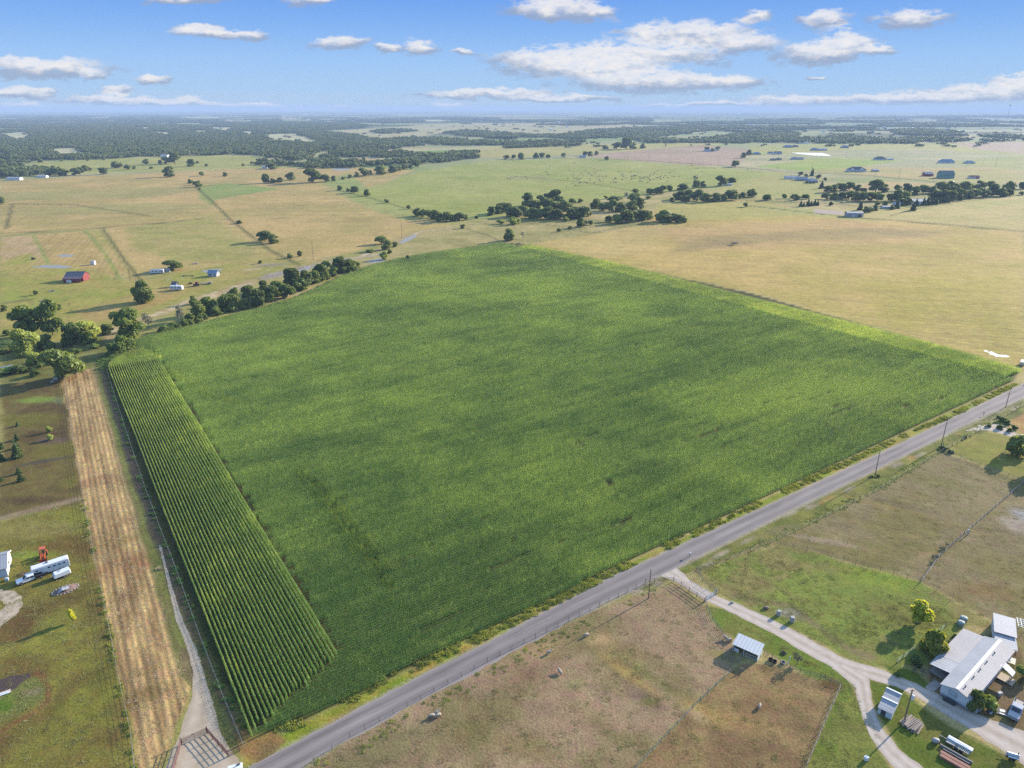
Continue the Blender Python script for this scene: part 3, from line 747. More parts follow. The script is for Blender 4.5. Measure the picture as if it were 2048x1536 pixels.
sheet('driveway', [(1348,1130),(1362,1142),(1380,1160),(1430,1190),(1490,1214),(1560,1246),(1640,1290),(1700,1322),(1760,1338),(1830,1366),(1870,1386),(1940,1424),(2048,1462),(2120,1490)],
      [(1318,1150),(1340,1158),(1364,1172),(1408,1200),(1460,1224),(1530,1258),(1610,1306),(1668,1338),(1722,1352),(1800,1376),(1838,1396),(1910,1440),(2048,1530),(2100,1570)], M_GRAV, .008, 1.6, .22, 5)
sheet('driveway', [(1690,1328),(1738,1356),(1744,1400),(1760,1450),(1800,1500),(1860,1545),(1900,1580)],
      [(1664,1336),(1708,1370),(1720,1420),(1736,1466),(1770,1515),(1810,1556),(1850,1600)], M_GRAV, .012, 1.2, .2, 6)
sheet('driveway', [(1960,850),(1998,848),(2020,862),(2048,874),(2090,890)], [(1930,862),(1976,860),(2006,868),(2048,884),(2090,902)], M_GRAV, .008, 2, .2, 8)
sheet('path', [(318,1090),(336,1170),(352,1240),(372,1290),(386,1342),(384,1392),(366,1450),(340,1510),(310,1580)],
      [(322,1090),(343,1170),(366,1240),(394,1300),(418,1380),(434,1430),(440,1466),(470,1512),(520,1580)], M_GRAV2, .008, 1.4, .3, 9)
sheet('driveway', [(-60,1188),(0,1178),(30,1182),(44,1194),(46,1208),(36,1226),(0,1254),(-60,1290)],
      [(-60,1206),(0,1200),(8,1204),(10,1208),(8,1214),(0,1222),(-20,1236),(-60,1256)], M_GRAV2, .008, 1.4, .2, 10)
patch('slab', [(1850,1374),(1866,1385),(1884,1370),(1870,1358)], M_CONC, .02, sub=9, wob=0)

def water_mat(name, c, rough=.08):
    m, t, b, o = new_mat(name)
    P = pos(t)
    t.put(b.inputs['Base Color'], c4(c)); b.inputs['Roughness'].default_value = rough; b.inputs['Specular IOR Level'].default_value = .25
    bn = t.new('ShaderNodeBump'); bn.inputs['Strength'].default_value = .15; bn.inputs['Distance'].default_value = .05
    t.put(bn.inputs['Height'], t.noise(P, 1.2, 3)); t.put(b.inputs['Normal'], bn.outputs[0])
    return m
M_WAT = water_mat('murky creek water', (.16, .16, .14), .45); M_WATB = water_mat('grey puddle water', (.19, .185, .16), .85)
patch('water', [(-20,736),(0,734),(24,729),(36,731),(28,740),(8,748),(-20,756)], M_WAT, .03, sub=2, wob=.5, seed=1)
patch('water', [(80,722),(90,718),(94,724),(86,730),(80,729)], M_WAT, .03, sub=2, wob=.4, seed=2)
patch('water', [(728,524),(742,520),(764,516),(776,519),(764,524),(744,526)], M_WATB, .03, sub=4, wob=.9, seed=3)
patch('water', [(796,486),(812,476),(830,469),(836,470),(822,480),(804,487)], M_WATB, .03, sub=4, wob=.8, seed=4)
patch('water', [(668,524),(680,519),(692,517),(690,522),(676,525)], M_WATB, .03, sub=4, wob=.6, seed=5)
patch('water', [(560,548),(600,540),(626,533),(614,541),(580,548)], M_WATB, .03, sub=4, wob=.5, seed=6)
patch('water', [(402,541),(424,538),(446,537),(440,543),(410,546)], M_WATB, .03, sub=4, wob=.6, seed=7)
patch('water', [(664,338),(680,336.5),(700,337),(704,339),(686,341),(664,340.5)], M_WATB, .05, sub=12, wob=2, seed=8)
patch('water', [(60,534),(90,530),(120,530),(148,534),(130,537),(90,536)], M_WATB, .03, sub=4, wob=.8, seed=9)
patch('water', [(114,511),(130,508),(150,511),(140,514),(120,514)], M_WATB, .03, sub=4, wob=.6, seed=10)
M_WHITE_ROCK = mat('white caliche', tuple(alb((250,244,235), 1.1)), .9, var=.1, scale=.5)
patch('slab', [(1583,305),(1645,306),(1664,312),(1630,311),(1600,308)], M_WHITE_ROCK, .03, sub=20, wob=2, seed=11)
patch('ground_patch', [(1976,704),(1984,703),(1996,709),(2010,710),(2020,713),(2010,715),(1992,713),(1980,709)], M_WHITE_ROCK, .01, sub=1.5, wob=.7, seed=12)
patch('ground_patch', [(1966,700),(1974,701),(1976,704),(1968,703)], M_WHITE_ROCK, .01, sub=1.5, wob=.5, seed=13)
M_SAND = mat('arena sand', tuple(alb((206,178,152))), .95, var=.08, scale=.1)
patch('riding_arena', [(1626,418),(1685,423),(1690,430),(1630,427)], M_SAND, .01, sub=8, wob=.5, seed=14)
# ================================================================== CORN
LIB = D.collections.new('corn library')            # instanced only, never linked into the scene
def leaf_mat(name, dark, light, trans=.35, scale=.03, dry=None, rough=.5, tone=False):
    m, t, b, o = new_mat(name)
    P = pos(t); inst = t.new('ShaderNodeObjectInfo').outputs['Random']
    n1 = t.noise(P, scale, 4, .6); n2 = t.noise(P, .9, 3, .7); n3 = t.noise(P, scale * .22, 3, .55)
    f = t.math('ADD', t.math('ADD', t.math('MULTIPLY', n1, .55), t.math('MULTIPLY', n3, .75)), t.math('ADD', t.math('MULTIPLY', n2, .35), t.math('MULTIPLY', inst, .22)))
    if tone:
        at = t.new('ShaderNodeAttribute', attribute_type='INSTANCER', attribute_name='tone'); f = t.math('ADD', f, at.outputs['Fac'])
    c = t.mix(t.maprange(f, .68, 1.16), c4(dark), c4(light))
    if dry: c = t.mix(t.maprange(t.noise(P, 1.7, 2, .6), .66, .74, 0, .8), c, c4(dry))
    b.inputs['Roughness'].default_value = rough; b.inputs['Specular IOR Level'].default_value = .25
    t.put(b.inputs['Base Color'], c)
    tr = t.new('ShaderNodeBsdfTranslucent')
    t.put(tr.inputs[0], t.mix(1.0, c, (1.25, 1.15, .55, 1), 'MULTIPLY'))
    mx = t.new('ShaderNodeMixShader'); mx.inputs[0].default_value = trans
    t.l.new(b.outputs[0], mx.inputs[1]); t.l.new(tr.outputs[0], mx.inputs[2]); t.l.new(mx.outputs[0], o.inputs[0])
    return m
M_CORN = leaf_mat('corn leaf', (.175, .30, .07), (.56, .66, .15), .44, .035, tone=True)
M_TASS = leaf_mat('corn tassel', (.20, .19, .06), (.36, .30, .11), .3, .05)

def corn_segment(seed, L=3.0, gap=.25):
    rr = random.Random(seed); V = []; F = []; Mi = []
    def quad(a, b, c, d, k=0):
        o = len(V); V.extend([a, b, c, d]); F.append((o, o + 1, o + 2, o + 3)); Mi.append(k)
    x = -L / 2 + rr.uniform(0, .1)
    while x < L / 2:
        y = rr.gauss(0, .035); H = rr.uniform(1.75, 2.15)
        # stalk
        for a in (0.0, math.pi / 2):
            dx, dy = .022 * math.cos(a), .022 * math.sin(a)
            quad((x - dx, y - dy, 0), (x + dx, y + dy, 0), (x + dx * .5, y + dy * .5, H), (x - dx * .5, y - dy * .5, H))
        base = rr.uniform(0, math.pi)
        nl = 9
        for i in range(nl):
            h = .25 + (H - .35) * i / (nl - 1)
            a = base + math.pi * i + rr.gauss(0, .45)
            ln = (.50 + .22 * math.sin(math.pi * min(1, (i + 1) / nl))) * rr.uniform(.85, 1.12) * (.72 if i >= nl - 2 else 1)
            wd = .062 * rr.uniform(.9, 1.15); up = rr.uniform(.55, .95) + .5 * (i / nl)
            ca, sa = math.cos(a), math.sin(a)
            pr = None
            for k, (q, w_) in enumerate(((0, .6), (.34, 1.0), (.70, .85), (1.0, .12))):
                dz = ln * (up * q - (1.05 + .35 * (1 - i / nl)) * q * q); rad = ln * q * (.72 - .20 * q)
                cx, cy_, cz = x + ca * rad, y + sa * rad, h + dz
                l = (cx - sa * wd * w_, cy_ + ca * wd * w_, cz + .02 * w_); r_ = (cx + sa * wd * w_, cy_ - ca * wd * w_, cz + .02 * w_)
                if pr: quad(pr[0], pr[1], r_, l)
                pr = (l, r_)
        # tassel
        for k in range(4):
            a = rr.uniform(0, 6.28); e = rr.uniform(.05, .20); hh = rr.uniform(.22, .36)
            dx, dy = math.cos(a), math.sin(a)
            quad((x - dy * .012, y + dx * .012, H - .05), (x + dy * .012, y - dx * .012, H - .05),
                 (x + dx * e + dy * .010, y + dy * e - dx * .010, H + hh), (x + dx * e - dy * .010, y + dy * e + dx * .010, H + hh), 1)
        x += gap * rr.uniform(.85, 1.15)
    me = D.meshes.new('corn_row'); me.from_pydata(V, [], F); me.update()
    me.materials.append(M_CORN); me.materials.append(M_TASS); me.polygons.foreach_set('material_index', Mi)
    return me
def lib_collection(name, meshes):
    c = D.collections.new(name)
    for i, me in enumerate(meshes):
        o = D.objects.new(f'{name}_{i:02d}', me); c.objects.link(o)
    return c
def scatter(name, P, rot, scl, idx, coll, label, cat, extra=None):
    """one object that instances a collection's children on its points (ground cover only)"""
    n = len(P); me = D.meshes.new(name); me.vertices.add(n); me.vertices.foreach_set('co', np.asarray(P, np.float32).ravel())
    a = me.attributes.new('rot', 'FLOAT_VECTOR', 'POINT')
    rv = np.zeros((n, 3), np.float32); rv[:, 2] = rot; a.data.foreach_set('vector', rv.ravel())
    a = me.attributes.new('scl', 'FLOAT_VECTOR', 'POINT'); a.data.foreach_set('vector', np.asarray(scl, np.float32).ravel())
    if extra is not None:
        a = me.attributes.new('tone', 'FLOAT', 'POINT'); a.data.foreach_set('value', np.asarray(extra, np.float32))
    a = me.attributes.new('pick', 'INT', 'POINT'); a.data.foreach_set('value', np.asarray(idx, np.int32))
    ob = D.objects.new(name, me); COL.objects.link(ob)
    ng = D.node_groups.new(name + ' scatter', 'GeometryNodeTree')
    ng.interface.new_socket('Geometry', in_out='INPUT', socket_type='NodeSocketGeometry')
    ng.interface.new_socket('Geometry', in_out='OUTPUT', socket_type='NodeSocketGeometry')
    N = ng.nodes; L = ng.links
    gi = N.new('NodeGroupInput'); go = N.new('NodeGroupOutput')
    iop = N.new('GeometryNodeInstanceOnPoints'); ci = N.new('GeometryNodeCollectionInfo')
    ci.inputs['Collection'].default_value = coll; ci.inputs['Separate Children'].default_value = True; ci.inputs['Reset Children'].default_value = True
    def na(nm, tp):
        q = N.new('GeometryNodeInputNamedAttribute'); q.data_type = tp; q.inputs['Name'].default_value = nm; return q.outputs['Attribute']
    iop.inputs['Pick Instance'].default_value = True
    L.new(gi.outputs[0], iop.inputs['Points']); L.new(ci.outputs[0], iop.inputs['Instance'])
    L.new(na('pick', 'INT'), iop.inputs['Instance Index'])
    e2r = N.new('FunctionNodeEulerToRotation'); L.new(na('rot', 'FLOAT_VECTOR'), e2r.inputs[0]); L.new(e2r.outputs[0], iop.inputs['Rotation'])
    L.new(na('scl', 'FLOAT_VECTOR'), iop.inputs['Scale'])
    L.new(iop.outputs[0], go.inputs[0])
    md = ob.modifiers.new('scatter', 'NODES'); md.node_group = ng
    props(ob, label, cat, None, 'stuff')
    return ob

def build_corn():
    NV = 8
    coll = lib_collection('corn_row_piece', [corn_segment(100 + i) for i in range(NV)])
    P, RT, SCL = [], [], []
    pitch, seg = .94, 3.0
    left_a, left_b = np.array(G(497, 1462)), np.array(G(216, 735))            # outer left row
    ax = (left_b - left_a); Lw = np.linalg.norm(ax); ax /= Lw; nx = np.array([ax[1], -ax[0]])   # nx points into the field
    WID = [.68]; NL = 23; WL = NL * pitch
    def put(x, y, ang, l=seg):
        h = 1.0
        P.append((x, y, 0)); RT.append(ang); SCL.append((l / 3.0 * 1.02, WID[0], h))
    # left headland: rows along the fence, fanning round at the far end; they run out one by one at the road end
    cut = np.array(G(505, 1470)), np.array(G(668, 1322))
    cd = cut[1] - cut[0]
    heads = []
    for i in range(-1, NL):
        o = left_a + nx * (1.2 + i * pitch)
        # start where the row meets the slanting cut line
        M2 = np.array([[ax[0], -cd[0]], [ax[1], -cd[1]]]); s0 = np.linalg.solve(M2, cut[0] - o)[0] + random.uniform(-1.5, 1.5)
        wob = random.uniform(-.05, .05)
        s = s0
        while s < Lw - 6:
            p = o + ax * (s + seg / 2) + nx * (.10 * math.sin(s * .05 + i * .3) + wob)
            put(p[0], p[1], math.atan2(ax[1], ax[0]) + random.gauss(0, .01)); s += seg
        c = left_a + nx * (1.2 + (NL + 3) * pitch) + ax * (Lw - 6); rad = (NL + 3 - i) * pitch
        a0 = math.atan2(-nx[1], -nx[0]); ar = 0.0; da = 1.5 / rad
        while ar < 1.25:
            a = a0 - ar; put(c[0] + math.cos(a) * rad, c[1] + math.sin(a) * rad, a - math.pi / 2, 1.5); ar += da
    # strip along the far right edge
    ra, rb = np.array(G(2034, 745)), np.array(G(1062, 492))
    rx = (rb - ra); Lr = np.linalg.norm(rx); rx /= Lr; rn = np.array([-rx[1], rx[0]])
    cen = np.mean(np.array(CORN_G), 0)
    if np.dot(cen - ra, rn) < 0: rn = -rn
    NR = 15
    def grow(o, d, smin, smax, sub=seg, thin=0.0):
        s = np.arange(smin, smax, sub); return o[None, :] + d[None, :] * s[:, None]
    for i in range(-9, NR):
        q = grow(ra + rn * (.6 + i * pitch), rx, 1, Lr)
        k = inside(CORN_G, q[:, 0], q[:, 1])
        for x, y in q[k]: put(x, y, math.atan2(rx[1], rx[0]) + random.gauss(0, .02))
    WID[0] = .44
    # the body of the field: rows along the road
    an = R(35.1); d = np.array([math.cos(an), math.sin(an)]); nn = np.array([-d[1], d[0]])
    r0 = np.array(G(545, 1462))
    cutn = np.array([cd[1], -cd[0]]); cutn /= np.linalg.norm(cutn)
    arc_c = left_a + nx * (1.2 + (NL + 3) * pitch) + ax * (Lw - 6)
    for i in range(-30, 520):
        o = r0 + nn * (.4 + i * pitch); s = np.arange(-260, 420, seg) + random.uniform(0, seg)
        q = o[None, :] + d[None, :] * s[:, None] + nn[None, :] * (.12 * np.sin(s * .03 + i * .2))[:, None]
        x, y = q[:, 0], q[:, 1]
        k = inside(CORN_G, x, y)
        rel = q - left_a[None, :]; side = rel @ nx; along = rel @ ax
        # not in the left headland, nor the right strip
        rel2 = q - cut[0][None, :]
        inhead = (side < WL + 1.6) & (along < Lw + 10) & ((q - cut[0][None, :]) @ nx > -99)
        below = ((rel2 @ ax) < 0) if False else None
        sc = (rel2 @ np.array([-cd[1], cd[0]])) / np.linalg.norm(cd)       # >0: beyond the cut line
        sgn = np.sign(np.dot((left_a + ax * 50 + nx * 5) - cut[0], np.array([-cd[1], cd[0]])))
        k &= ~(inhead & (sc * sgn > -.8))
        relr = (q - ra[None, :]) @ rn; k &= relr > NR * pitch + .8
        # thin places along a row
        g = vnoise((q @ d) / 11.0, (q @ nn) / 1.3, 71); g2 = vnoise((q @ d) / 40.0, (q @ nn) / 9, 72)
        k &= ~((g > .90) & (g2 > .45))
        rtv = R(35.1)
        for (xx, yy) in q[k]: put(xx, yy, rtv + random.gauss(0, .02))
    # two faint wheel tracks across the rows where the sprayer passed: whole pieces give way to one metre ones
    for pl in ([(600,945),(690,1060),(782,1182)], [(632,970),(712,1072),(768,1150)], [(330,742),(420,800),(500,812)]):
        pg = GL(pl); Pa = np.array(P); dd = pdist(pg, Pa[:, 0], Pa[:, 1]); hit = np.nonzero(dd < 1.9)[0]; hs = set(hit.tolist())
        newP, newR, newS = [], [], []
        for i in hit:
            for q in (-1.0, 0.0, 1.0):
                x, y = P[i][0] + math.cos(RT[i]) * q, P[i][1] + math.sin(RT[i]) * q
                if pdist(pg, np.array([x]), np.array([y]))[0] > .5 or random.random() < .5: newP.append((x, y, 0)); newR.append(RT[i]); newS.append((1 / 3.0, SCL[i][1], SCL[i][2]))
        P = [v for i, v in enumerate(P) if i not in hs] + newP; RT = [v for i, v in enumerate(RT) if i not in hs] + newR; SCL = [v for i, v in enumerate(SCL) if i not in hs] + newS
    P_ = np.array(P); keep = np.ones(len(P_), bool)
    # mirror some pieces end for end
    RTa = np.array(RT) + np.where(RNG.random(len(RT)) < .5, math.pi, 0)
    SCa = np.array(SCL); SCa[:, 2] = .80 + .26 * fbm(P_[:, 0], P_[:, 1], 25, 61, 3) + .14 * vnoise((P_[:, :2] @ d) / 9, (P_[:, :2] @ nn) / .9, 62)
    n = int(keep.sum())
    # paler, yellower stretches of crop and deeper green ones
    px_, py_ = P_[:, 0], P_[:, 1]; tone = -.03 + .15 * (fbm(px_, py_, 70, 91, 4) - .5) + .5 * (fbm(px_ * .5, py_ * 1.3, 14, 92, 3) - .5) * .5
    al_, ac_ = P_[:, :2] @ d, P_[:, :2] @ nn; tone = tone + .30 * (fbm(al_ / 22, ac_ / 1.1, 1.0, 95, 2) - .5) + .22 * (fbm(al_ / 45, ac_ / 5.0, 1.0, 96, 3) - .5)
    for (qx, qy, ra_, rb_, an_, v) in ((1090,575,60,30,20,.16), (900,560,60,25,10,.08), (1250,610,40,30,0,.16), (1500,800,45,26,20,.16), (1400,900,40,16,30,.12), (1720,780,40,18,20,.12), (1500,960,26,7,-25,.14), (700,800,50,26,30,.10),
                                       (900,1080,50,40,0,-.16), (620,1150,40,40,0,-.10), (1060,880,40,24,20,-.10), (1200,700,36,20,20,-.12), (1340,680,40,14,10,-.12), (600,1400,40,18,30,-.18), (1650,700,40,12,0,-.10), (420,820,20,40,-50,-.06), (1100,760,30,10,30,-.06)):
        gx, gy = G(qx, qy); ca, sa = math.cos(R(an_)), math.sin(R(an_)); dx, dy = px_ - gx, py_ - gy
        tone = tone + (1.1 if v > 0 else .55) * v * np.exp(-(((ca * dx + sa * dy) / ra_) ** 2 + ((-sa * dx + ca * dy) / rb_) ** 2))
    relr = (P_[:, :2] - ra[None, :]) @ rn; tone = np.where(relr < NR * pitch + .4, tone - .12, tone)
    side_ = (P_[:, :2] - left_a[None, :]) @ nx; tone = np.where((side_ < WL + 1) & (side_ > -1), tone - .17, tone)
    ob = scatter('corn', P_[keep], RTa[keep], SCa[keep], RNG.integers(0, NV, n), coll,
                 'green corn crop in close rows filling the big field beside the road', 'corn crop', tone[keep])
    print('corn pieces', n)
build_corn()

# ------------------------------------------------------------------ haze: one closed box of thin air
def build_haze():
    m = D.materials.new('haze'); m.use_nodes = True; t = NT(m.node_tree); t.n.clear()
    o = t.new('ShaderNodeOutputMaterial'); v = t.new('ShaderNodeVolumePrincipled')
    v.inputs['Color'].default_value = (.34, .45, .62, 1); v.inputs['Density'].default_value = HAZE_D
    v.inputs['Anisotropy'].default_value = .0
    t.l.new(v.outputs[0], o.inputs['Volume'])
    try: m.cycles.homogeneous_volume = True
    except Exception: pass
    b = MB(); b.box((0, 0, 79.0), (60000, 60000, 160.0)); ob = b.build('haze', m); ob['kind'] = 'stuff'
HAZE_D = .95e-4
build_haze()
# ================================================================== TREES AND PLANTS
M_BARK = mat('bark', (.12, .095, .07), .9, var=.25, scale=3)
M_BARKG = mat('dead grey wood', (.30, .27, .24), .9, var=.2, scale=3)
M_LEAFD = leaf_mat('dark oak leaf', (.06, .088, .022), (.21, .255, .055), .42, .14)
M_LEAFM = leaf_mat('mid green leaf', (.085, .125, .028), (.23, .28, .055), .42, .16)
M_LEAFL = leaf_mat('pale willow leaf', (.19, .24, .05), (.40, .44, .10), .48, .2)
M_LEAFY = leaf_mat('yellow green leaf', (.34, .36, .04), (.62, .60, .06), .5, .5)
M_LEAFO = leaf_mat('yellow bush leaf', (.15, .19, .03), (.42, .37, .05), .45, .6)
M_LEAFG = leaf_mat('grey thin leaf', (.10, .10, .07), (.22, .20, .14), .2, .3)
M_CONI = leaf_mat('conifer needle', (.035, .06, .018), (.11, .15, .04), .25, .3)

def leaf_cloud(lobes, per, size, rg, flat=.0, shell=.72):
    """leaf-sized faces spread through the outer part of each lobe"""
    V = []; 
    for (cx, cy_, cz, rx, ry, rz) in lobes:
        n = max(6, int(per * (rx * ry * rz) ** (2 / 3)))
        d = rg.normal(size=(n, 3)); d /= np.linalg.norm(d, axis=1)[:, None]
        d[:, 2] = np.where(d[:, 2] < -.55, -d[:, 2] * .5, d[:, 2])
        rad = shell + (1.06 - shell) * rg.random(n) ** .6
        p = np.array([cx, cy_, cz]) + d * rad[:, None] * np.array([rx, ry, rz])
        nm = d + rg.normal(size=(n, 3)) * .55; nm[:, 2] += flat; nm /= np.linalg.norm(nm, axis=1)[:, None]
        u = np.cross(nm, rg.normal(size=(n, 3))); u /= np.linalg.norm(u, axis=1)[:, None]; w = np.cross(nm, u)
        s = size * rg.uniform(.6, 1.25, n)[:, None]
        V.append(np.stack([p - u * s * .5 - w * s * .32, p + u * s * .5 - w * s * .30, p + u * s * .42 + w * s * .34 - nm * s * .12, p - u * s * .45 + w * s * .30], 1).reshape(-1, 3))
    V = np.concatenate(V); F = np.arange(len(V)).reshape(-1, 4)
    return V, F
def crown_lobes(rr, W, H, z0, n, k=.34):
    L = []
    for i in range(n):
        a = rr.uniform(0, 6.283); q = rr.random() ** .55; t = rr.random()
        env = math.sqrt(max(.08, 1 - (2 * t - .85) ** 2 / 1.45))
        r = W / 2 * (1 - k) * q * env
        s = W * k * rr.uniform(.50, 1.0) * .72
        L.append((math.cos(a) * r, math.sin(a) * r, z0 + (H - z0) * (.10 + .72 * t), s, s * rr.uniform(.85, 1.1), s * rr.uniform(.62, .85)))
    return L
def trunk_mb(rr, H, z0, rad, limbs=5, spread=2.4):
    b = MB(); lean = (rr.uniform(-.3, .3), rr.uniform(-.3, .3))
    b.tube([(0, 0, -.2), (lean[0] * .3, lean[1] * .3, z0 * .6), (lean[0], lean[1], z0 * 1.3), (lean[0] * 1.4, lean[1] * 1.4, H * .72)], [rad * 1.35, rad, rad * .78, rad * .25], 7)
    for i in range(limbs):
        a = 6.283 * i / limbs + rr.uniform(-.4, .4); z = z0 * rr.uniform(.7, 1.3)
        b.tube([(lean[0] * .8, lean[1] * .8, z), (math.cos(a) * spread * .5, math.sin(a) * spread * .5, z + (H - z) * .32), (math.cos(a) * spread, math.sin(a) * spread, z + (H - z) * .55)], [rad * .5, rad * .33, rad * .12], 5)
    return b
# each kind at 10 m height; several shapes of each, copied and scaled for every tree
KIND = {}
def kind(name, n, W, H, z0, lobes, per, size, leafm, bark=M_BARK, rad=.28, k=.34, col=False):
    out = []
    for i in range(n):
        sd_ = hash(name) % 1000 if False else sum(map(ord, name)) + i * 17
        rr = random.Random(sd_); rg = np.random.default_rng(sd_)
        if col:
            L = []
            for t in np.linspace(0, 1, 9):
                r = W / 2 * (1 - t * .86) * rr.uniform(.85, 1.1)
                for q in range(3 if t < .7 else 1):
                    a = rr.uniform(0, 6.28); L.append((math.cos(a) * r * .4, math.sin(a) * r * .4, z0 + (H - z0) * t * .94, r * .8, r * .8, H * .085))
        else: L = crown_lobes(rr, W, H, z0, lobes, k)
        V, F = leaf_cloud(L, per, size, rg)
        out.append((np_mesh(name + '_crown', V, F, leafm), trunk_mb(rr, H, z0, rad, 5, W * .26).mesh(name + '_trunk', bark, True)))
    KIND[name] = out
kind('dark', 6, 11, 10, .5, 20, 52, .95, M_LEAFD)
kind('mid', 4, 10.6, 10, .4, 18, 60, .95, M_LEAFM)
kind('light', 3, 10.6, 10, .3, 17, 60, .85, M_LEAFL)
kind('round', 2, 9.5, 10, .4, 34, 50, .9, M_LEAFD, k=.40)
kind('shrub', 4, 13, 10, .2, 12, 50, 1.3, M_LEAFM, rad=.2)
kind('darkshrub', 3, 13, 10, .2, 12, 50, 1.3, M_LEAFD, rad=.2)
kind('grey', 3, 10, 10, 2.2, 11, 12, .8, M_LEAFG, M_BARKG, .22)
kind('conifer', 3, 5.2, 10, .5, 0, 95, 1.0, M_CONI, rad=.2, col=True)
kind('yellow', 1, 8, 10, 1.2, 10, 60, 1.2, M_LEAFY, rad=.2)
kind('orange', 1, 13, 10, .3, 14, 60, 1.2, M_LEAFO, rad=.2)
LOOK = {'dark': 'dark green', 'mid': 'mid green', 'light': 'pale green', 'round': 'dark rounded', 'shrub': 'green', 'darkshrub': 'dark', 'grey': 'thin grey',
        'conifer': 'dark pointed', 'yellow': 'bright yellow green', 'orange': 'yellow tinged'}
NTREE = 0
def plant(x, y, wpx, knd, label, group=None, hpx=None, name=None, parts=None, cat=None):
    """one tree or shrub standing at photo pixel x, y, wpx wide"""
    global NTREE
    gx, gy = G(x, y); s = S(y); dep = math.atan2(CAM_H, math.hypot(gx, gy))
    W = wpx * (1.15 if y < 470 else 1.0) / s; ms = KIND[knd][NTREE % len(KIND[knd])]; NTREE += 1
    bw = max(d for d in (abs(c[0]) for c in ms[0].vertices[0:0])) if False else {'shrub': 12.5, 'darkshrub': 12.5, 'conifer': 5.0, 'yellow': 8, 'orange': 12.5}.get(knd, 10.3)
    sx = W / bw
    sx *= 1.12
    if hpx: H = 1.1 * hpx / (s * math.cos(dep))
    else: H = W * {'conifer': 1.9, 'shrub': .6, 'darkshrub': .6, 'grey': 1.1, 'orange': .7}.get(knd, .86)
    sz = H / 10.0
    nm = name or ('shrub' if 'shrub' in knd or knd == 'orange' else 'conifer_tree' if knd == 'conifer' else 'tree')
    rz = random.uniform(0, 6.28)
    r = thing(nm, label, cat or ('shrub' if nm == 'shrub' else 'tree'), (gx, gy, 0), rz, group)
    r.scale = (sx * random.uniform(.9, 1.1), sx * random.uniform(.9, 1.1), sz * random.uniform(.86, 1.14))
    for m, pn in ((ms[0], 'crown'), (ms[1], 'trunk')):
        o = D.objects.new(pn, m); COL.objects.link(o); o.parent = r
    return r
def grove(items, phrase, group, knd='dark', noun=None):
    """items (x, y, w[, kind[, h]]), one label each by its place along the row"""
    it = sorted(items, key=lambda q: q[0]); n = len(it)
    by = {}
    for q in it:
        k = q[3] if len(q) > 3 and q[3] else knd
        by.setdefault('shrub' if 'shrub' in k else 'tree', []).append(q)
    for nn, lst in by.items():
        for i, q in enumerate(lst):
            k = q[3] if len(q) > 3 and q[3] else knd
            lab = f'{LOOK[k]} {nn}, {ordinal(i, len(lst))} {phrase}' if len(lst) > 1 else f'{LOOK[k]} {nn} {phrase}'
            plant(q[0], q[1], q[2], k, lab, group if nn == 'tree' else group + ' (shrubs)', q[4] if len(q) > 4 else None)
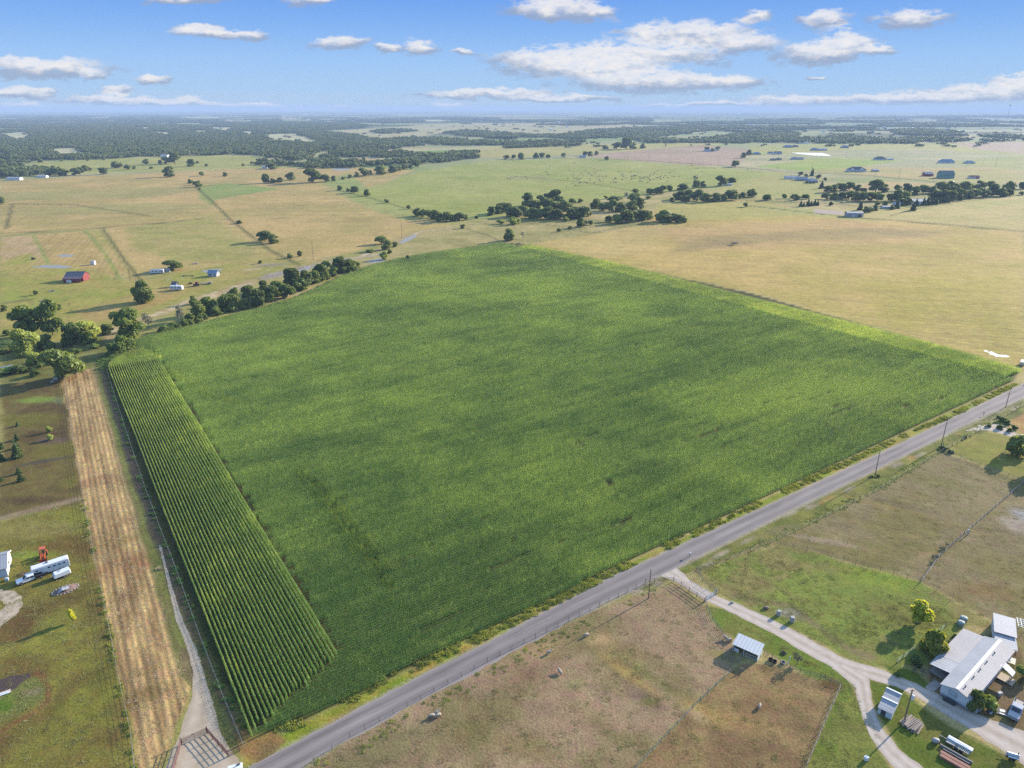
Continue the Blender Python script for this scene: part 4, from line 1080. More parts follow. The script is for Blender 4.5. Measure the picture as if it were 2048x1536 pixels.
def build_trees():
    one = [(57, 672, 56, 'mid', 'broad mid green tree with dark left side standing at the far left creek', 60), (106, 670, 46, 'mid', 'leafy tree beside the broad tree at the far left creek', 58),
        (52, 712, 50, 'light', 'pale green willow like tree above the creek water', 46), (64, 728, 32, 'light', 'small pale green tree at the edge of the creek water', 26), (96, 698, 34, 'darkshrub', 'dark shrub between the pale tree and the creek track', 26),
        (146, 690, 40, 'dark', 'dark green tree at the creek just left of the field track', 40), (178, 680, 48, 'light', 'pale crowned tree at the creek behind the field track', 42), (125, 758, 74, 'dark', 'big dark spreading tree at the head of the stubble strip', 58),
        (258, 678, 60, 'mid', 'tall green tree at the back left corner of the corn', 66), (245, 706, 54, 'shrub', 'broad green thicket where the track meets the corn', 30), (212, 668, 30, 'darkshrub', 'dark low shrub on the creek bank left of the tall green tree', 18),
        (110, 622, 26, 'mid', 'small bushy tree on the green pasture below the red barn', 20), (10, 622, 13, 'dark', 'small dark tree at the left picture edge below the red barn', 12), (287, 605, 40, 'round', 'dark rounded lone tree on the pasture left of the white camper', 36),
        (298, 656, 26, 'grey', 'thin grey dying tree at the corner of the corn', 32), (360, 648, 26, 'grey', 'grey sparse tree by the creek at the corn edge', 38), (388, 608, 15, 'dark', 'small dark tree by the sandy creek bed', 16),
        (72, 590, 9, 'mid', 'small lone bush on the green pasture near the tyre tracks', 8), (66, 519, 8, 'darkshrub', 'low dark bush at the end of the ploughed strip', 4), (344, 541, 32, 'dark', 'dark tree beside the white camper and its awning', 20),
        (530, 483, 26, 'dark', 'left of the two dark trees on the mid pasture fence', 18), (548, 486, 26, 'dark', 'right of the two dark trees on the mid pasture fence', 18), (478, 447, 11, 'dark', 'small dark tree on the fence above the two dark trees', 6),
        (580, 516, 12, 'mid', 'small green tree by the bend of the creek road', 9), (600, 513, 11, 'mid', 'small green tree right of the bend of the creek road', 11), (520, 527, 9, 'darkshrub', 'small dark bush left of the creek road bend', 6),
        (763, 488, 24, 'dark', 'dark tree at the creek bend above the blue pond', 15), (772, 499, 22, 'dark', 'dark tree just below another at the creek bend', 17), (790, 493, 14, 'mid', 'small tree right of the creek bend trees', 11), (769, 519, 19, 'light', 'pale green tree beside the blue pond', 13), (740, 505, 18, 'darkshrub', 'dark scrub on the bank left of the creek bend trees', 6), (780, 507, 10, 'shrub', 'green bush between the pale tree and the creek bend trees', 8),
        (816, 521, 10, 'round', 'small dark round tree at the top edge of the corn', 10), (1019, 481, 24, 'round', 'dark round lone tree at the far corner of the corn', 22), (1046, 477, 9, 'grey', 'spindly thin tree beside the far corner of the corn', 14),
        (925, 457, 9, 'mid', 'small bush in the dry creek bed before the hay field', 8), (2026, 908, 40, 'dark', 'dark tree on the lawn at the right picture edge', 36), (2098, 935, 52, 'dark', 'dark tree just beyond the right picture edge', 46),
        (1468, 490, 20, 'grey', 'fallen bare tree lying alone in the hay field', 6), (1837, 1246, 42, 'yellow', 'small bright yellow green tree with round planter on the lawn', 34), (1863, 1306, 52, 'orange', 'yellow tinged bush against the house porch', 40),
        (1948, 1420, 30, 'dark', 'small dark tree at the front corner of the mobile home', 40), (1978, 1418, 30, 'shrub', 'green bush right of the dark tree beside the mobile home', 18), (1832, 1330, 22, 'darkshrub', 'dark bush at the porch corner of the mobile home', 16), (2044, 1355, 26, 'shrub', 'green bush at the right picture edge beside the deck', 18),
        (147, 1243, 15, 'yellow', 'slim yellow green sapling on the mown yard', 26), (36, 915, 17, 'conifer', 'largest of the small conifers planted in the left yard', 30), (1594, 1328, 22, 'grey', 'thin bare sapling on the fence right of the animal shed', 22)]
    for x, y, w, k, lab, h in one: plant(x, y, w, k, lab, None, h)
    grove([(33, 897, 10, None, 16), (34, 880, 9, None, 14), (43, 962, 11, None, 16), (38, 947, 10, None, 14), (2, 898, 10, None, 18), (4, 922, 10, None, 18), (1, 962, 8, None, 12), (36, 852, 8, None, 9)], 'of the small conifers in the left yard', 'small conifers planted in the left yard', 'conifer')
    grove([(100, 880, 14, 'light', 12), (98, 864, 12, 'light', 10)], 'of the pale saplings in the left yard', 'saplings in the left yard')
    grove([(398, 637, 30, None, 30), (380, 643, 22, 'shrub', 16), (418, 626, 34, 'mid', 30), (432, 630, 24, 'shrub', 14), (458, 622, 34, None, 34), (470, 604, 24, None, 26), (488, 618, 24, 'mid', 22), (497, 598, 26, None, 26), (516, 614, 34, None, 34), (530, 590, 28, None, 28),
           (542, 602, 32, None, 32), (556, 590, 34, 'mid', 30), (572, 596, 30, None, 26), (584, 576, 36, None, 36), (603, 580, 28, 'mid', 26), (614, 570, 28, None, 26), (628, 566, 26, 'mid', 24), (645, 560, 30, None, 30), (652, 545, 22, None, 20), (668, 548, 20, 'mid', 18),
           (682, 545, 30, None, 26), (700, 541, 32, None, 24), (712, 538, 16, 'mid', 14), (345, 660, 24, 'shrub', 14), (330, 664, 26, 'shrub', 12), (368, 652, 20, 'darkshrub', 14)], 'along the creek side of the corn', 'trees along the creek side of the corn')
    grove([(834, 432, 16), (846, 434, 15), (857, 436, 17, None, 14), (869, 439, 18), (881, 442, 18), (893, 443, 20), (907, 442, 14), (918, 441, 17), (930, 440, 14)], 'of the short tree belt before the cattle pasture', 'short tree belt before the cattle pasture')
    grove([(982, 431, 17), (996, 427, 19), (1008, 425, 24), (1021, 433, 22), (1031, 434, 20), (1046, 431, 22), (1054, 412, 24, None, 24), (1062, 437, 25), (1079, 437, 24, 'mid'), (1069, 421, 24), (1085, 409, 22), (1106, 406, 32, None, 26), (1096, 421, 24, 'mid'),
           (1099, 438, 24), (1116, 437, 24), (1112, 424, 22), (1126, 413, 15), (1131, 424, 22, 'mid'), (1136, 438, 24), (1151, 437, 23), (1165, 436, 23), (1173, 432, 16)], 'of the big clump behind the corn', 'big tree clump behind the corn')
    grove([(1001, 448, 15, 'light', 9), (1026, 449, 18, 'light', 12), (1037, 447, 11, 'light', 10), (1131, 443, 9, 'light', 8)], 'of the pale trees before the big clump', 'pale trees before the big clump')
    grove([(1160, 454, 16, None, 16), (1172, 451, 9, 'mid'), (1181, 450, 10), (1118, 463, 8), (1140, 458, 10, 'shrub', 6)], 'on the fence line left of the hay field', 'small trees on the fence by the hay field')
    grove([(1192, 416, 20), (1206, 421, 18), (1223, 423, 22), (1241, 423, 22), (1262, 421, 22), (1278, 417, 22), (1229, 404, 24, None, 12), (1270, 407, 24, None, 18), (1284, 408, 11), (1219, 444, 16), (1233, 447, 20, 'mid'), (1251, 445, 24), (1269, 441, 20, 'mid'), (1286, 440, 24), (1298, 437, 18)],
          'of the double clump above the hay field', 'double tree clump above the hay field')
    grove([(1326, 444, 32, 'round', 22), (1344, 443, 24, None, 16), (1357, 445, 16), (1366, 445, 14)], 'of the dense group on the hay field', 'dense tree group on the hay field')
    grove([(1269, 391, 14), (1300, 388, 14), (1313, 388, 14), (1324, 388, 17), (1338, 383, 12), (1364, 380, 22, None, 13), (1392, 376, 15), (1403, 374, 13), (1391, 365, 11, 'grey'), (1440, 372, 20), (1462, 369, 15), (1253, 395, 13, 'grey', 10), (1297, 398, 11, 'light', 6), (1211, 398, 8), (1145, 406, 11), (1160, 405, 9)],
          'strung along the edge of the cattle pasture', 'trees strung along the cattle pasture')
    grove([(1345, 404, 10), (1358, 399, 20), (1376, 397, 22), (1393, 402, 22), (1410, 404, 22, 'mid'), (1430, 403, 20), (1446, 402, 15, 'mid'), (1370, 404, 13), (1462, 400, 25), (1476, 396, 9), (1487, 396, 11), (1503, 394, 17, 'mid'), (1531, 400, 11), (1538, 400, 8), (1491, 414, 9)],
          'of the long grove right of the cattle', 'long grove right of the cattle pasture')
    grove([(1655, 385, 15), (1668, 384, 15), (1682, 381, 18), (1698, 380, 18), (1714, 382, 13), (1726, 385, 11), (1750, 384, 25), (1766, 384, 16), (1653, 398, 14), (1668, 399, 17), (1683, 398, 17), (1697, 399, 19), (1711, 402, 19), (1726, 402, 19, 'mid'), (1742, 402, 20), (1756, 402, 18, 'mid'), (1643, 377, 7, 'conifer')],
          'of the left grove by the farm arena', 'left grove by the farm arena')
    grove([(1781, 402, 15), (1793, 402, 22), (1806, 401, 20), (1796, 382, 13), (1812, 386, 20), (1829, 390, 18, 'mid'), (1846, 387, 20), (1864, 387, 15), (1882, 385, 22), (1898, 384, 20), (1913, 383, 16), (1929, 381, 19), (1941, 378, 11), (1868, 402, 22), (1885, 402, 22), (1902, 401, 20), (1918, 399, 20),
           (1934, 397, 18, 'mid'), (1950, 395, 16), (1966, 394, 20), (1984, 392, 22), (2003, 393, 18), (2019, 391, 16), (2022, 380, 15), (2042, 390, 9, 'mid'), (1962, 379, 20), (1981, 378, 15), (2016, 381, 20, 'mid'), (2046, 378, 15)],
          'of the right grove behind the long barn', 'right grove behind the long barn')
    grove([(1826, 421, 9), (1832, 412, 7), (1847, 411, 7), (1855, 410, 7), (1863, 409, 6), (1871, 409, 7), (1879, 407, 6), (1887, 406, 6), (1896, 405, 6), (1921, 401, 6), (1936, 398, 5), (1720, 420, 8), (1750, 421, 8), (1793, 417, 8)], 'of the small trees along the farm lane', 'small trees along the farm lane', 'conifer')
    grove([(1731, 425, 13), (1740, 424, 12), (1755, 411, 9), (1769, 412, 11), (1784, 419, 9), (1803, 411, 15), (1813, 410, 16)], 'round the farm buildings beside the arena', 'trees round the farm buildings')
    grove([(1568, 397, 9, 'mid'), (1585, 397, 9, 'mid'), (1593, 400, 13), (1610, 398, 12), (1533, 401, 13), (1661, 411, 8)], 'in the meadow left of the arena', 'meadow trees left of the arena')
    grove([(1601, 413, 5), (1607, 413, 4), (1616, 412, 6), (1622, 412, 5), (1629, 411, 6), (1635, 411, 5)], 'of the clipped row at the arena', 'clipped tree row at the arena', 'conifer')
    grove([(1600, 352, 9), (1612, 354, 7), (1624, 352, 7, 'conifer'), (1636, 358, 9), (1650, 362, 7), (1614, 367, 5), (1621, 367, 5), (1628, 367, 5)], 'round the white roofed farmhouse', 'trees round the white roofed farmhouse')
    grove([(533, 366, 17), (547, 366, 11), (560, 366, 12), (583, 360, 17), (624, 365, 27), (651, 364, 15), (668, 362, 10), (686, 359, 6), (700, 357, 8), (715, 354, 11), (728, 352, 17), (740, 350, 9), (763, 349, 21), (786, 345, 17), (797, 342, 11), (808, 339, 13), (822, 338, 9), (833, 334, 15)],
          'of the hedge line climbing to the far woods', 'hedge line climbing to the far woods')
    grove([(679, 381, 11), (697, 383, 8), (709, 386, 14), (733, 392, 13), (773, 406, 8), (817, 418, 8), (953, 437, 7)], 'on the left fence of the cattle pasture', 'trees on the left fence of the cattle pasture')
    grove([(97, 351, 15), (112, 351, 17), (128, 352, 17), (150, 351, 17), (160, 350, 15), (172, 342, 13), (180, 341, 7), (207, 349, 14), (230, 336, 14), (239, 336, 11), (256, 340, 11)], 'of the row on the far left meadow', 'row on the far left meadow')
    grove([(340, 354, 21), (404, 352, 9), (450, 353, 9), (381, 367, 9), (389, 370, 7), (396, 374, 14), (400, 380, 5)], 'on the far left tan field', 'trees on the far left tan field')
    grove([(332, 328, 14), (349, 328, 23), (320, 328, 8), (292, 328, 11), (382, 333, 17), (395, 327, 6), (268, 338, 7), (302, 338, 6), (413, 333, 6), (486, 332, 6), (82, 325, 9), (123, 323, 6), (150, 321, 5), (175, 322, 6), (208, 321, 5)], 'dotted over the meadow below the woods', 'trees dotted over the meadow below the woods')
    grove([(1012, 319, 11), (1027, 318, 9), (1043, 319, 13), (1072, 316, 10), (1084, 316, 11), (1097, 316, 9), (1128, 315, 9), (1170, 312, 11), (1181, 312, 10), (1193, 310, 8), (1214, 320, 9), (1211, 299, 9), (1233, 298, 15), (1252, 299, 22), (1266, 298, 15), (1285, 297, 10)],
          'along the far lane behind the cattle pasture', 'trees along the far lane')
    grove([(1470, 334, 15), (1498, 310, 11), (1486, 316, 11), (1413, 302, 9), (1424, 303, 8), (1436, 301, 8)], 'by the far houses on the pink field', 'trees by the far houses on the pink field')
    plant(2, 408, 12, 'dark', 'dark tree cut by the left picture edge on the tan field', None, 14)
    grove([(1977, 853, 12), (1999, 858, 14), (2017, 863, 12), (2003, 842, 16), (2014, 849, 14), (2027, 858, 14), (1996, 836, 8)], 'along the small drive at right', 'shrubs along the small drive at right', 'darkshrub')
    grove([(1757, 953, 10, 'shrub', 4), (1743, 954, 8, 'shrub', 3), (1889, 899, 16, None, 7), (1902, 905, 14, None, 5), (1930, 876, 9, None, 5)], 'on the right roadside verge', 'shrubs on the right roadside verge', 'darkshrub')
    grove([(1872, 1120, 14, 'grey', 10), (1884, 1105, 14, 'grey', 10), (1893, 1094, 12, 'grey', 9)], 'of dead brush on the paddock fence', 'dead brush on the paddock fence')
    grove([(1795, 1352, 14, 'shrub', 8), (1828, 1345, 12, 'grey', 10), (1846, 1352, 14, 'grey', 12), (1900, 1290, 10, 'darkshrub', 8), (1908, 1275, 10, 'darkshrub', 7)], 'among the clutter by the porch', 'shrubs by the porch')
    grove([(6, 748, 40, 'shrub', 10), (44, 745, 34, 'darkshrub', 14), (70, 752, 24, 'darkshrub', 14), (84, 738, 22, 'shrub', 12), (30, 692, 60, 'darkshrub', 8), (6, 705, 34, 'darkshrub', 10), (16, 670, 16, 'darkshrub', 10), (190, 696, 22, 'shrub', 8), (150, 706, 24, 'shrub', 8), (228, 712, 26, 'shrub', 14)],
          'on the creek bank at far left', 'shrubs on the left creek bank')
build_trees()

# ------------------------------------------------------------------ woods too far and dense to count
def forest_piece(seed, n=18, size=46):
    rr = random.Random(seed); rg = np.random.default_rng(seed); L = []
    for i in range(n):
        x, y = rr.uniform(-size / 2, size / 2), rr.uniform(-size / 2, size / 2); w = rr.uniform(6, 11); h = rr.uniform(6, 10.5)
        for k in range(4):
            a = rr.uniform(0, 6.28); q = w * .26
            L.append((x + math.cos(a) * q, y + math.sin(a) * q, h * rr.uniform(.42, .74), w * .30, w * .30, h * .27))
    V, F = leaf_cloud(L, 9, 2.6, rg, .15, .8)
    return np_mesh('forest_piece', V, F, M_FOREST)
M_FOREST = leaf_mat('far wood leaf', (.085, .11, .034), (.165, .195, .056), .35, .03)
def build_forest():
    coll = lib_collection('forest_piece', [forest_piece(300 + i) for i in range(6)])
    rg = np.random.default_rng(3)
    woods = [([(0,262),(130,257),(200,252),(300,250),(420,252),(500,246),(560,244),(680,246),(750,252),(690,258),(640,263),(700,270),(740,278),(800,285),(850,290),(780,300),(700,303),(640,303),(600,308),(610,318),(560,325),(520,312),(470,309),(320,313),(160,318),(48,323),(30,330),(70,338),(100,350),(60,358),(0,360)], .97),
             ([(500,322),(560,329),(625,331),(640,322),(700,325),(760,328),(850,320),(860,312),(960,306),(967,316),(905,325),(760,333),(640,336),(540,331)], .95),
             ([(640,316),(720,322),(830,314),(828,308),(760,303),(700,301)], .8), ([(700,290),(780,279),(850,276),(890,278),(940,283),(1000,287),(1000,291),(900,291),(820,286)], .9),
             ([(880,266),(940,262),(1000,266),(1060,272),(1020,280),(940,272)], .9), ([(1010,273),(1130,271),(1180,262),(1300,255),(1500,252),(1700,256),(1900,262),(1930,284),(1750,288),(1528,286),(1300,287),(1160,289),(1010,290)], .80),
             ([(1180,258),(1300,248),(1500,240),(1700,234),(2048,230),(2200,240),(2048,262),(1900,262),(1700,256),(1400,252)], .3), ([(560,236),(900,236),(1300,236),(1300,256),(1000,258),(760,250)], .22), ([(-150,232),(560,232),(560,246),(300,250),(0,262),(-150,262)], .26),
             ([(1940,276),(2048,270),(2200,272),(2200,282),(1940,284)], .25), ([(740,262),(860,258),(860,262),(760,268)], .6), ([(1010,292),(1100,288),(1160,289),(1160,292),(1020,296)], .9)]
    clear = [[(0,268),(60,264),(68,270),(20,275)], [(100,298),(150,296),(192,305),(110,305)], [(255,254.5),(305,255),(300,258.5)], [(300,264),(348,265),(340,269)], [(360,261.5),(420,261.5),(415,265)], [(515,270),(590,267.5),(650,276),(620,280),(540,275)],
             [(128,272.5),(156,274),(150,277.5)], [(420,254),(470,256),(460,260),(420,258)], [(470,262),(520,264),(500,268)], [(1165,278),(1260,276),(1280,281),(1165,283)], [(1290,270),(1420,262),(1500,266),(1400,274)], [(1580,262),(1670,258),(1680,266),(1600,270)], [(1700,262),(1800,263),(1790,268),(1700,268)]]
    clear = [[(x + (0 if k else 0), y + ((8 if y > 265 else 4.5) if y > sum(q[1] for q in c) / len(c) else -.5)) for k, (x, y) in enumerate(c)] for c in clear]
    cl = [GL(c) for c in clear]
    P, RT, SC_, IX = [], [], [], []
    for poly, dens in woods:
        Gp = GL(poly); xs = [p[0] for p in Gp]; ys = [p[1] for p in Gp]
        dm = math.hypot(sum(xs) / len(xs), sum(ys) / len(ys))
        st = 34 if dm < 3500 else 52
        gx, gy = np.meshgrid(np.arange(min(xs), max(xs), st), np.arange(min(ys), max(ys), st)); gx = gx.ravel() + rg.uniform(-st * .45, st * .45, gx.size); gy = gy.ravel() + rg.uniform(-st * .45, st * .45, gy.size)
        k = inside(Gp, gx + 60 * (vnoise(gx / 90, gy / 90, 5) - .5), gy + 60 * (vnoise(gx / 90, gy / 90, 6) - .5))
        for c in cl: k &= ~inside(c, gx, gy)
        if dens < .9:
            f = fbm(gx * .8, gy, 420, 33, 4); q = np.quantile(f[k], 1 - dens) if k.any() else 1; k &= f > q
        gx, gy = gx[k], gy[k]; s = st / 40.0 * rg.uniform(.85, 1.2, gx.size)
        for x, y, z in zip(gx, gy, s):
            P.append((x, y, -.3)); SC_.append((z, z, rg.uniform(.8, 1.25) * (1 if dm < 3500 else 1.15)))
    # thin hedges and scattered far trees
    for _ in range(900):
        x_, y_ = rg.uniform(0, 2048), 226 + 70 * rg.random() ** 2
        x, y = G(x_, y_)
        z = rg.uniform(.10, .32) * (1 if y_ > 250 else 2.4); P.append((x, y, -.2)); SC_.append((z * rg.uniform(1, 3), z, .6 + .3 * rg.random()))
    n = len(P); print('forest pieces', n)
    scatter('far_woods', P, rg.uniform(-.15, .15, n) + rg.choice([0, math.pi / 2, math.pi], n), SC_, rg.integers(0, 6, n), coll, 'dense dark woods stretching over the far country below the horizon', 'woods')
build_forest()

# ------------------------------------------------------------------ weeds and tall grass along edges
def weed_piece(seed, n=46, R_=.8, H=.7, leafm=None, wide=.05):
    rr = random.Random(seed); V = []; F = []
    for i in range(n):
        a = rr.uniform(0, 6.28); r = R_ * math.sqrt(rr.random()); x, y = math.cos(a) * r, math.sin(a) * r
        b = rr.uniform(0, 6.28); h = H * rr.uniform(.4, 1.1); ln = rr.uniform(.1, .5) * H; w = wide * rr.uniform(.7, 1.5)
        dx, dy = math.cos(b), math.sin(b); o = len(V)
        for q, ww in ((0, 1), (.5, 1.1), (1, .2)):
            px_, py_, pz = x + dx * ln * q * q, y + dy * ln * q * q, h * (q - .25 * q * q)
            V += [(px_ - dy * w * ww, py_ + dx * w * ww, pz), (px_ + dy * w * ww, py_ - dx * w * ww, pz)]
        F += [(o, o + 1, o + 3, o + 2), (o + 2, o + 3, o + 5, o + 4)]
    return np_mesh('weed_piece', V, F, leafm)
M_WEED = leaf_mat('verge weed', (.10, .13, .03), (.34, .36, .06), .35, .12, dry=(.38, .28, .10))
M_WEEDD = leaf_mat('dark broad weed', (.06, .11, .022), (.18, .27, .055), .3, .2)
M_STRAW = leaf_mat('dry straw', (.32, .24, .14), (.62, .48, .28), .25, .3)
M_GRASS = leaf_mat('pasture grass', (.16, .16, .06), (.34, .31, .13), .3, .12)
def strip_points(pl, width, dens, rg, px=True, off=0.0):
    Pn = GL(pl) if px else pl; out = []
    for (ax, ay), (bx, by) in zip(Pn[:-1], Pn[1:]):
        L = math.hypot(bx - ax, by - ay); n = int(L * width * dens); t = rg.random(n); s = rg.uniform(-.5, .5, n) * width + off
        nx_, ny_ = -(by - ay) / L, (bx - ax) / L
        out.append(np.stack([ax + (bx - ax) * t + nx_ * s, ay + (by - ay) * t + ny_ * s], 1))
    return np.concatenate(out)
def poly_points(poly, dens, rg, px=True):
    Gp = np.array(GL(poly) if px else poly); lo, hi = Gp.min(0), Gp.max(0); n = int((hi - lo).prod() * dens)
    p = lo + rg.random((n, 2)) * (hi - lo); return p[inside([tuple(q) for q in Gp], p[:, 0], p[:, 1])]
def weeds(name, pts, coll, label, cat, rg, smin, smax, clump=0.0, cs=6.0, zs=1.0):
    if clump:
        f = fbm(pts[:, 0], pts[:, 1], cs, 77, 3); pts = pts[f > clump]
    n = len(pts); s = rg.uniform(smin, smax, n); P = np.hstack([pts, np.zeros((n, 1))])
    scatter(name, P, rg.uniform(0, 6.28, n), np.stack([s, s, s * zs * rg.uniform(.7, 1.3, n)], 1), rg.integers(0, 4, n), coll, label, cat)
def build_weeds():
    rg = np.random.default_rng(8)
    cw = lib_collection('verge_weed_piece', [weed_piece(400 + i, leafm=M_WEED) for i in range(4)])
    cd = lib_collection('broad_weed_piece', [weed_piece(410 + i, 50, .9, 1.0, M_WEEDD, .10) for i in range(4)])
    cs = lib_collection('straw_piece', [weed_piece(420 + i, 40, .8, .35, M_STRAW, .04) for i in range(4)])
    cg = lib_collection('grass_piece', [weed_piece(430 + i, 40, 1.0, .22, M_GRASS, .05) for i in range(4)])
    edge = [(545,1470),(640,1428),(800,1350),(1000,1256),(1300,1108),(1760,894),(1900,832),(2030,768)]
    weeds('roadside_weeds', strip_points(edge, 2.6, 1.5, rg), cw, 'yellow green weeds growing between the corn and the road', 'weeds', rg, .5, 1.0, .40, 5)
    left = [(505,1472),(445,1366),(356,1142),(288,964),(235,802),(214,738)]
    weeds('fence_weeds', np.concatenate([strip_points(left, 1.2, .35, rg, off=.6), strip_points([(214,738),(219,716),(243,697),(300,674),(400,652),(520,620),(600,596),(660,568),(722,540)], 5, .7, rg, off=2.0), strip_points([(722,540),(830,513),(1000,488),(1040,487)], 2, .6, rg)]), cd, 'dark broad weeds crowding the left and back edge of the corn', 'weeds', rg, .4, 1.0)
    weeds('yard_edge_weeds', strip_points([(276,1600),(262,1470),(240,1370),(215,1240),(200,1165),(168,1000)], 1.0, 1.8, rg, off=.2), cw, 'tall green weeds along the fence between yard and stubble strip', 'weeds', rg, .3, .8, .42, 5)
    st = poly_points([(125,760),(180,738),(205,800),(250,960),(300,1150),(345,1290),(385,1372),(352,1450),(318,1560),(282,1590),(262,1440),(213,1220),(165,1000),(140,860)], .7, rg)
    weeds('straw_stubble', st, cs, 'dry straw stubble left standing on the narrow strip beside the track', 'stubble', rg, .4, .8, .40, 4, .6)
    gr = np.concatenate([poly_points([(0,1046),(168,1000),(215,1240),(262,1470),(275,1600),(-60,1600)], .4, rg), poly_points([(560,1580),(1347,1168),(1462,1282),(1680,1372),(1600,1600)], .16, rg), poly_points([(1396,1140),(1884,905),(2060,968),(2060,1300),(1842,1164)], .12, rg), poly_points([(1380,1140),(1500,1104),(1990,1250),(1860,1330),(1640,1290)], .7, rg), poly_points([(1412,1210),(1700,1360),(1800,1560),(1600,1600),(1682,1374)], .8, rg)])
    weeds('grass', gr, cg, 'short mottled grass tufts over the yards and paddocks nearest the camera', 'grass', rg, .35, .9, .36, 7)
    sh = lib_collection('scrub_piece', [m[0] for m in KIND['shrub'][:2] + KIND['darkshrub'][:2]])
    sp = np.concatenate([strip_points([(322,668),(352,660),(400,640),(470,616),(540,597),(600,577),(660,553),(716,540)], 8, .10, rg), strip_points([(20,700),(80,694),(150,692),(215,668)], 9, .035, rg), strip_points([(0,742),(60,740),(110,722)], 7, .05, rg)])
    n_ = len(sp); s_ = rg.uniform(.16, .36, n_)
    scatter('creek_scrub', np.hstack([sp, np.zeros((n_, 1))]), rg.uniform(0, 6.28, n_), np.stack([s_, s_, s_ * rg.uniform(.6, 1.2, n_)], 1), rg.integers(0, 4, n_), sh, 'low tangled scrub filling the gaps under the creek side trees', 'scrub')
    vg = np.concatenate([strip_points([(500,1580),(700,1482),(1000,1318),(1300,1172)], 3.6, .7, rg, off=-2.0), strip_points([(1394,1136),(1560,1062),(1760,965),(1900,880),(2040,806)], 3.4, .7, rg, off=-1.6)])
    weeds('verge_weeds', vg, cw, 'patchy low weeds on the verge between the road and the paddock fences', 'weeds', rg, .3, .7, .46, 5, .6)
build_weeds()
# ================================================================== BUILDINGS, VEHICLES, FENCES, ANIMALS
A_ = lambda c: tuple(alb(c))
def ribbed(name, c0, rough=.45, along='X', pitch=.9, metal=.25, var=.10):
    """sheet metal with raised ribs"""
    c0 = tuple(c * .50 for c in c0)
    m, t, b, o = new_mat(name)
    tc = t.new('ShaderNodeTexCoord').outputs['Object']; s = t.new('ShaderNodeSeparateXYZ'); t.l.new(tc, s.inputs[0])
    ax = s.outputs[0 if along == 'X' else 1]
    w = t.math('SINE', t.math('MULTIPLY', ax, 2 * math.pi / pitch)); rib = t.maprange(w, .80, .96)
    dirt = t.noise(t.vmath('MULTIPLY', tc, (1.5, 1.5, .4)), .8, 4, .6); d2 = t.noise(tc, .25, 3, .6)
    c = t.mix(t.maprange(t.math('ADD', t.math('MULTIPLY', dirt, .5), t.math('MULTIPLY', d2, .6)), .38, .72), c4([v * (1 - var * 1.6) for v in c0]), c4([min(.9, v * (1 + var)) for v in c0]))
    c = t.mix(t.math('MULTIPLY', rib, .20), c, (.05, .05, .055, 1))
    t.put(b.inputs['Base Color'], c); b.inputs['Roughness'].default_value = rough; b.inputs['Metallic'].default_value = metal
    bn = t.new('ShaderNodeBump'); bn.inputs['Strength'].default_value = .7; bn.inputs['Distance'].default_value = .05
    t.put(bn.inputs['Height'], rib); t.put(b.inputs['Normal'], bn.outputs[0]); return m
M_ROOFW = ribbed('white metal roof', (.58, .56, .545), .65, 'X', .75, 0)
M_ROOFP = ribbed('pinkish metal roof', (.54, .49, .47), .75, 'X', .75, 0)
M_ROOFG = ribbed('grey metal roof', (.42, .42, .44), .45, 'X', .9, .2)
M_ROOFB = ribbed('blue grey metal roof', (.48, .48, .49), .65, 'X', .75, 0)
M_SHING = mat('dark shingle', (.085, .085, .095), .9, var=.25, scale=1.2)
M_SHINGT = mat('tan shingle', (.26, .21, .17), .9, var=.2, scale=1.2)
M_SHINGG = mat('slate blue shingle', (.17, .20, .25), .8, var=.2, scale=1.2)
M_SIDE = mat('pale lap siding', (.62, .66, .66), .7, var=.06, streak=(1, 1, 12))
M_WHITE = mat('white paint', (.78, .78, .76), .5, var=.06)
M_TRIM = mat('white trim', (.82, .81, .79), .5, var=.05)
M_CREAM = mat('cream paint', (.66, .58, .44), .7, var=.12, scale=.8)
M_RED = mat('barn red paint', (.17, .022, .022), .7, var=.2, streak=(3, 3, .4))
M_GREENB = mat('green barn metal', (.11, .22, .17), .6, var=.12, streak=(4, 4, .5))
M_GREENR = mat('dark green roof metal', (.06, .095, .085), .55, var=.15)
M_GREYW = mat('grey metal wall', (.40, .41, .43), .6, var=.12, streak=(4, 4, .5))
M_BRICK = mat('tan brick wall', (.36, .29, .24), .85, var=.12)
M_GLASS = mat('dark window glass', (.02, .025, .03), .1, var=.2, spec=.6)
M_TYRE = mat('tyre rubber', (.02, .02, .02), .9, var=.3)
M_RIM = mat('steel rim', (.45, .45, .45), .4, .6)
M_BLACK = mat('black metal', (.018, .018, .02), .5, var=.3)
M_DARK = mat('dark frame', (.05, .05, .05), .7, var=.3)
M_CARW = mat('white car paint', (.80, .80, .80), .25, var=.03, spec=.5)
M_CARG = mat('grey car paint', (.33, .33, .35), .25, .3, var=.05, spec=.5)
M_CARB = mat('blue car paint', (.10, .18, .36), .25, .2, var=.05, spec=.5)
M_ORANGE = mat('orange tractor paint', (.60, .11, .025), .4, var=.10, spec=.4)
M_REDT = mat('red tractor paint', (.36, .05, .04), .5, var=.2)
M_WOODG = mat('weathered grey wood', (.30, .26, .22), .9, var=.25, scale=4, streak=(1, 8, 8))
M_WOODP = mat('pale lumber', (.56, .44, .30), .85, var=.18, scale=3, streak=(1, 8, 8))
M_WOODB = mat('brown post wood', (.16, .11, .075), .9, var=.3, scale=4)
M_LOGS = mat('old log wood', (.36, .27, .20), .9, var=.3, scale=3, streak=(1, 5, 5))
M_PIPE = mat('rust brown pipe', (.13, .062, .046), .7, var=.25, scale=3)
M_RUST = mat('rusty red steel', (.33, .15, .10), .85, var=.3, scale=2)
M_GALV = mat('galvanised steel', (.48, .50, .51), .5, .5, var=.12)
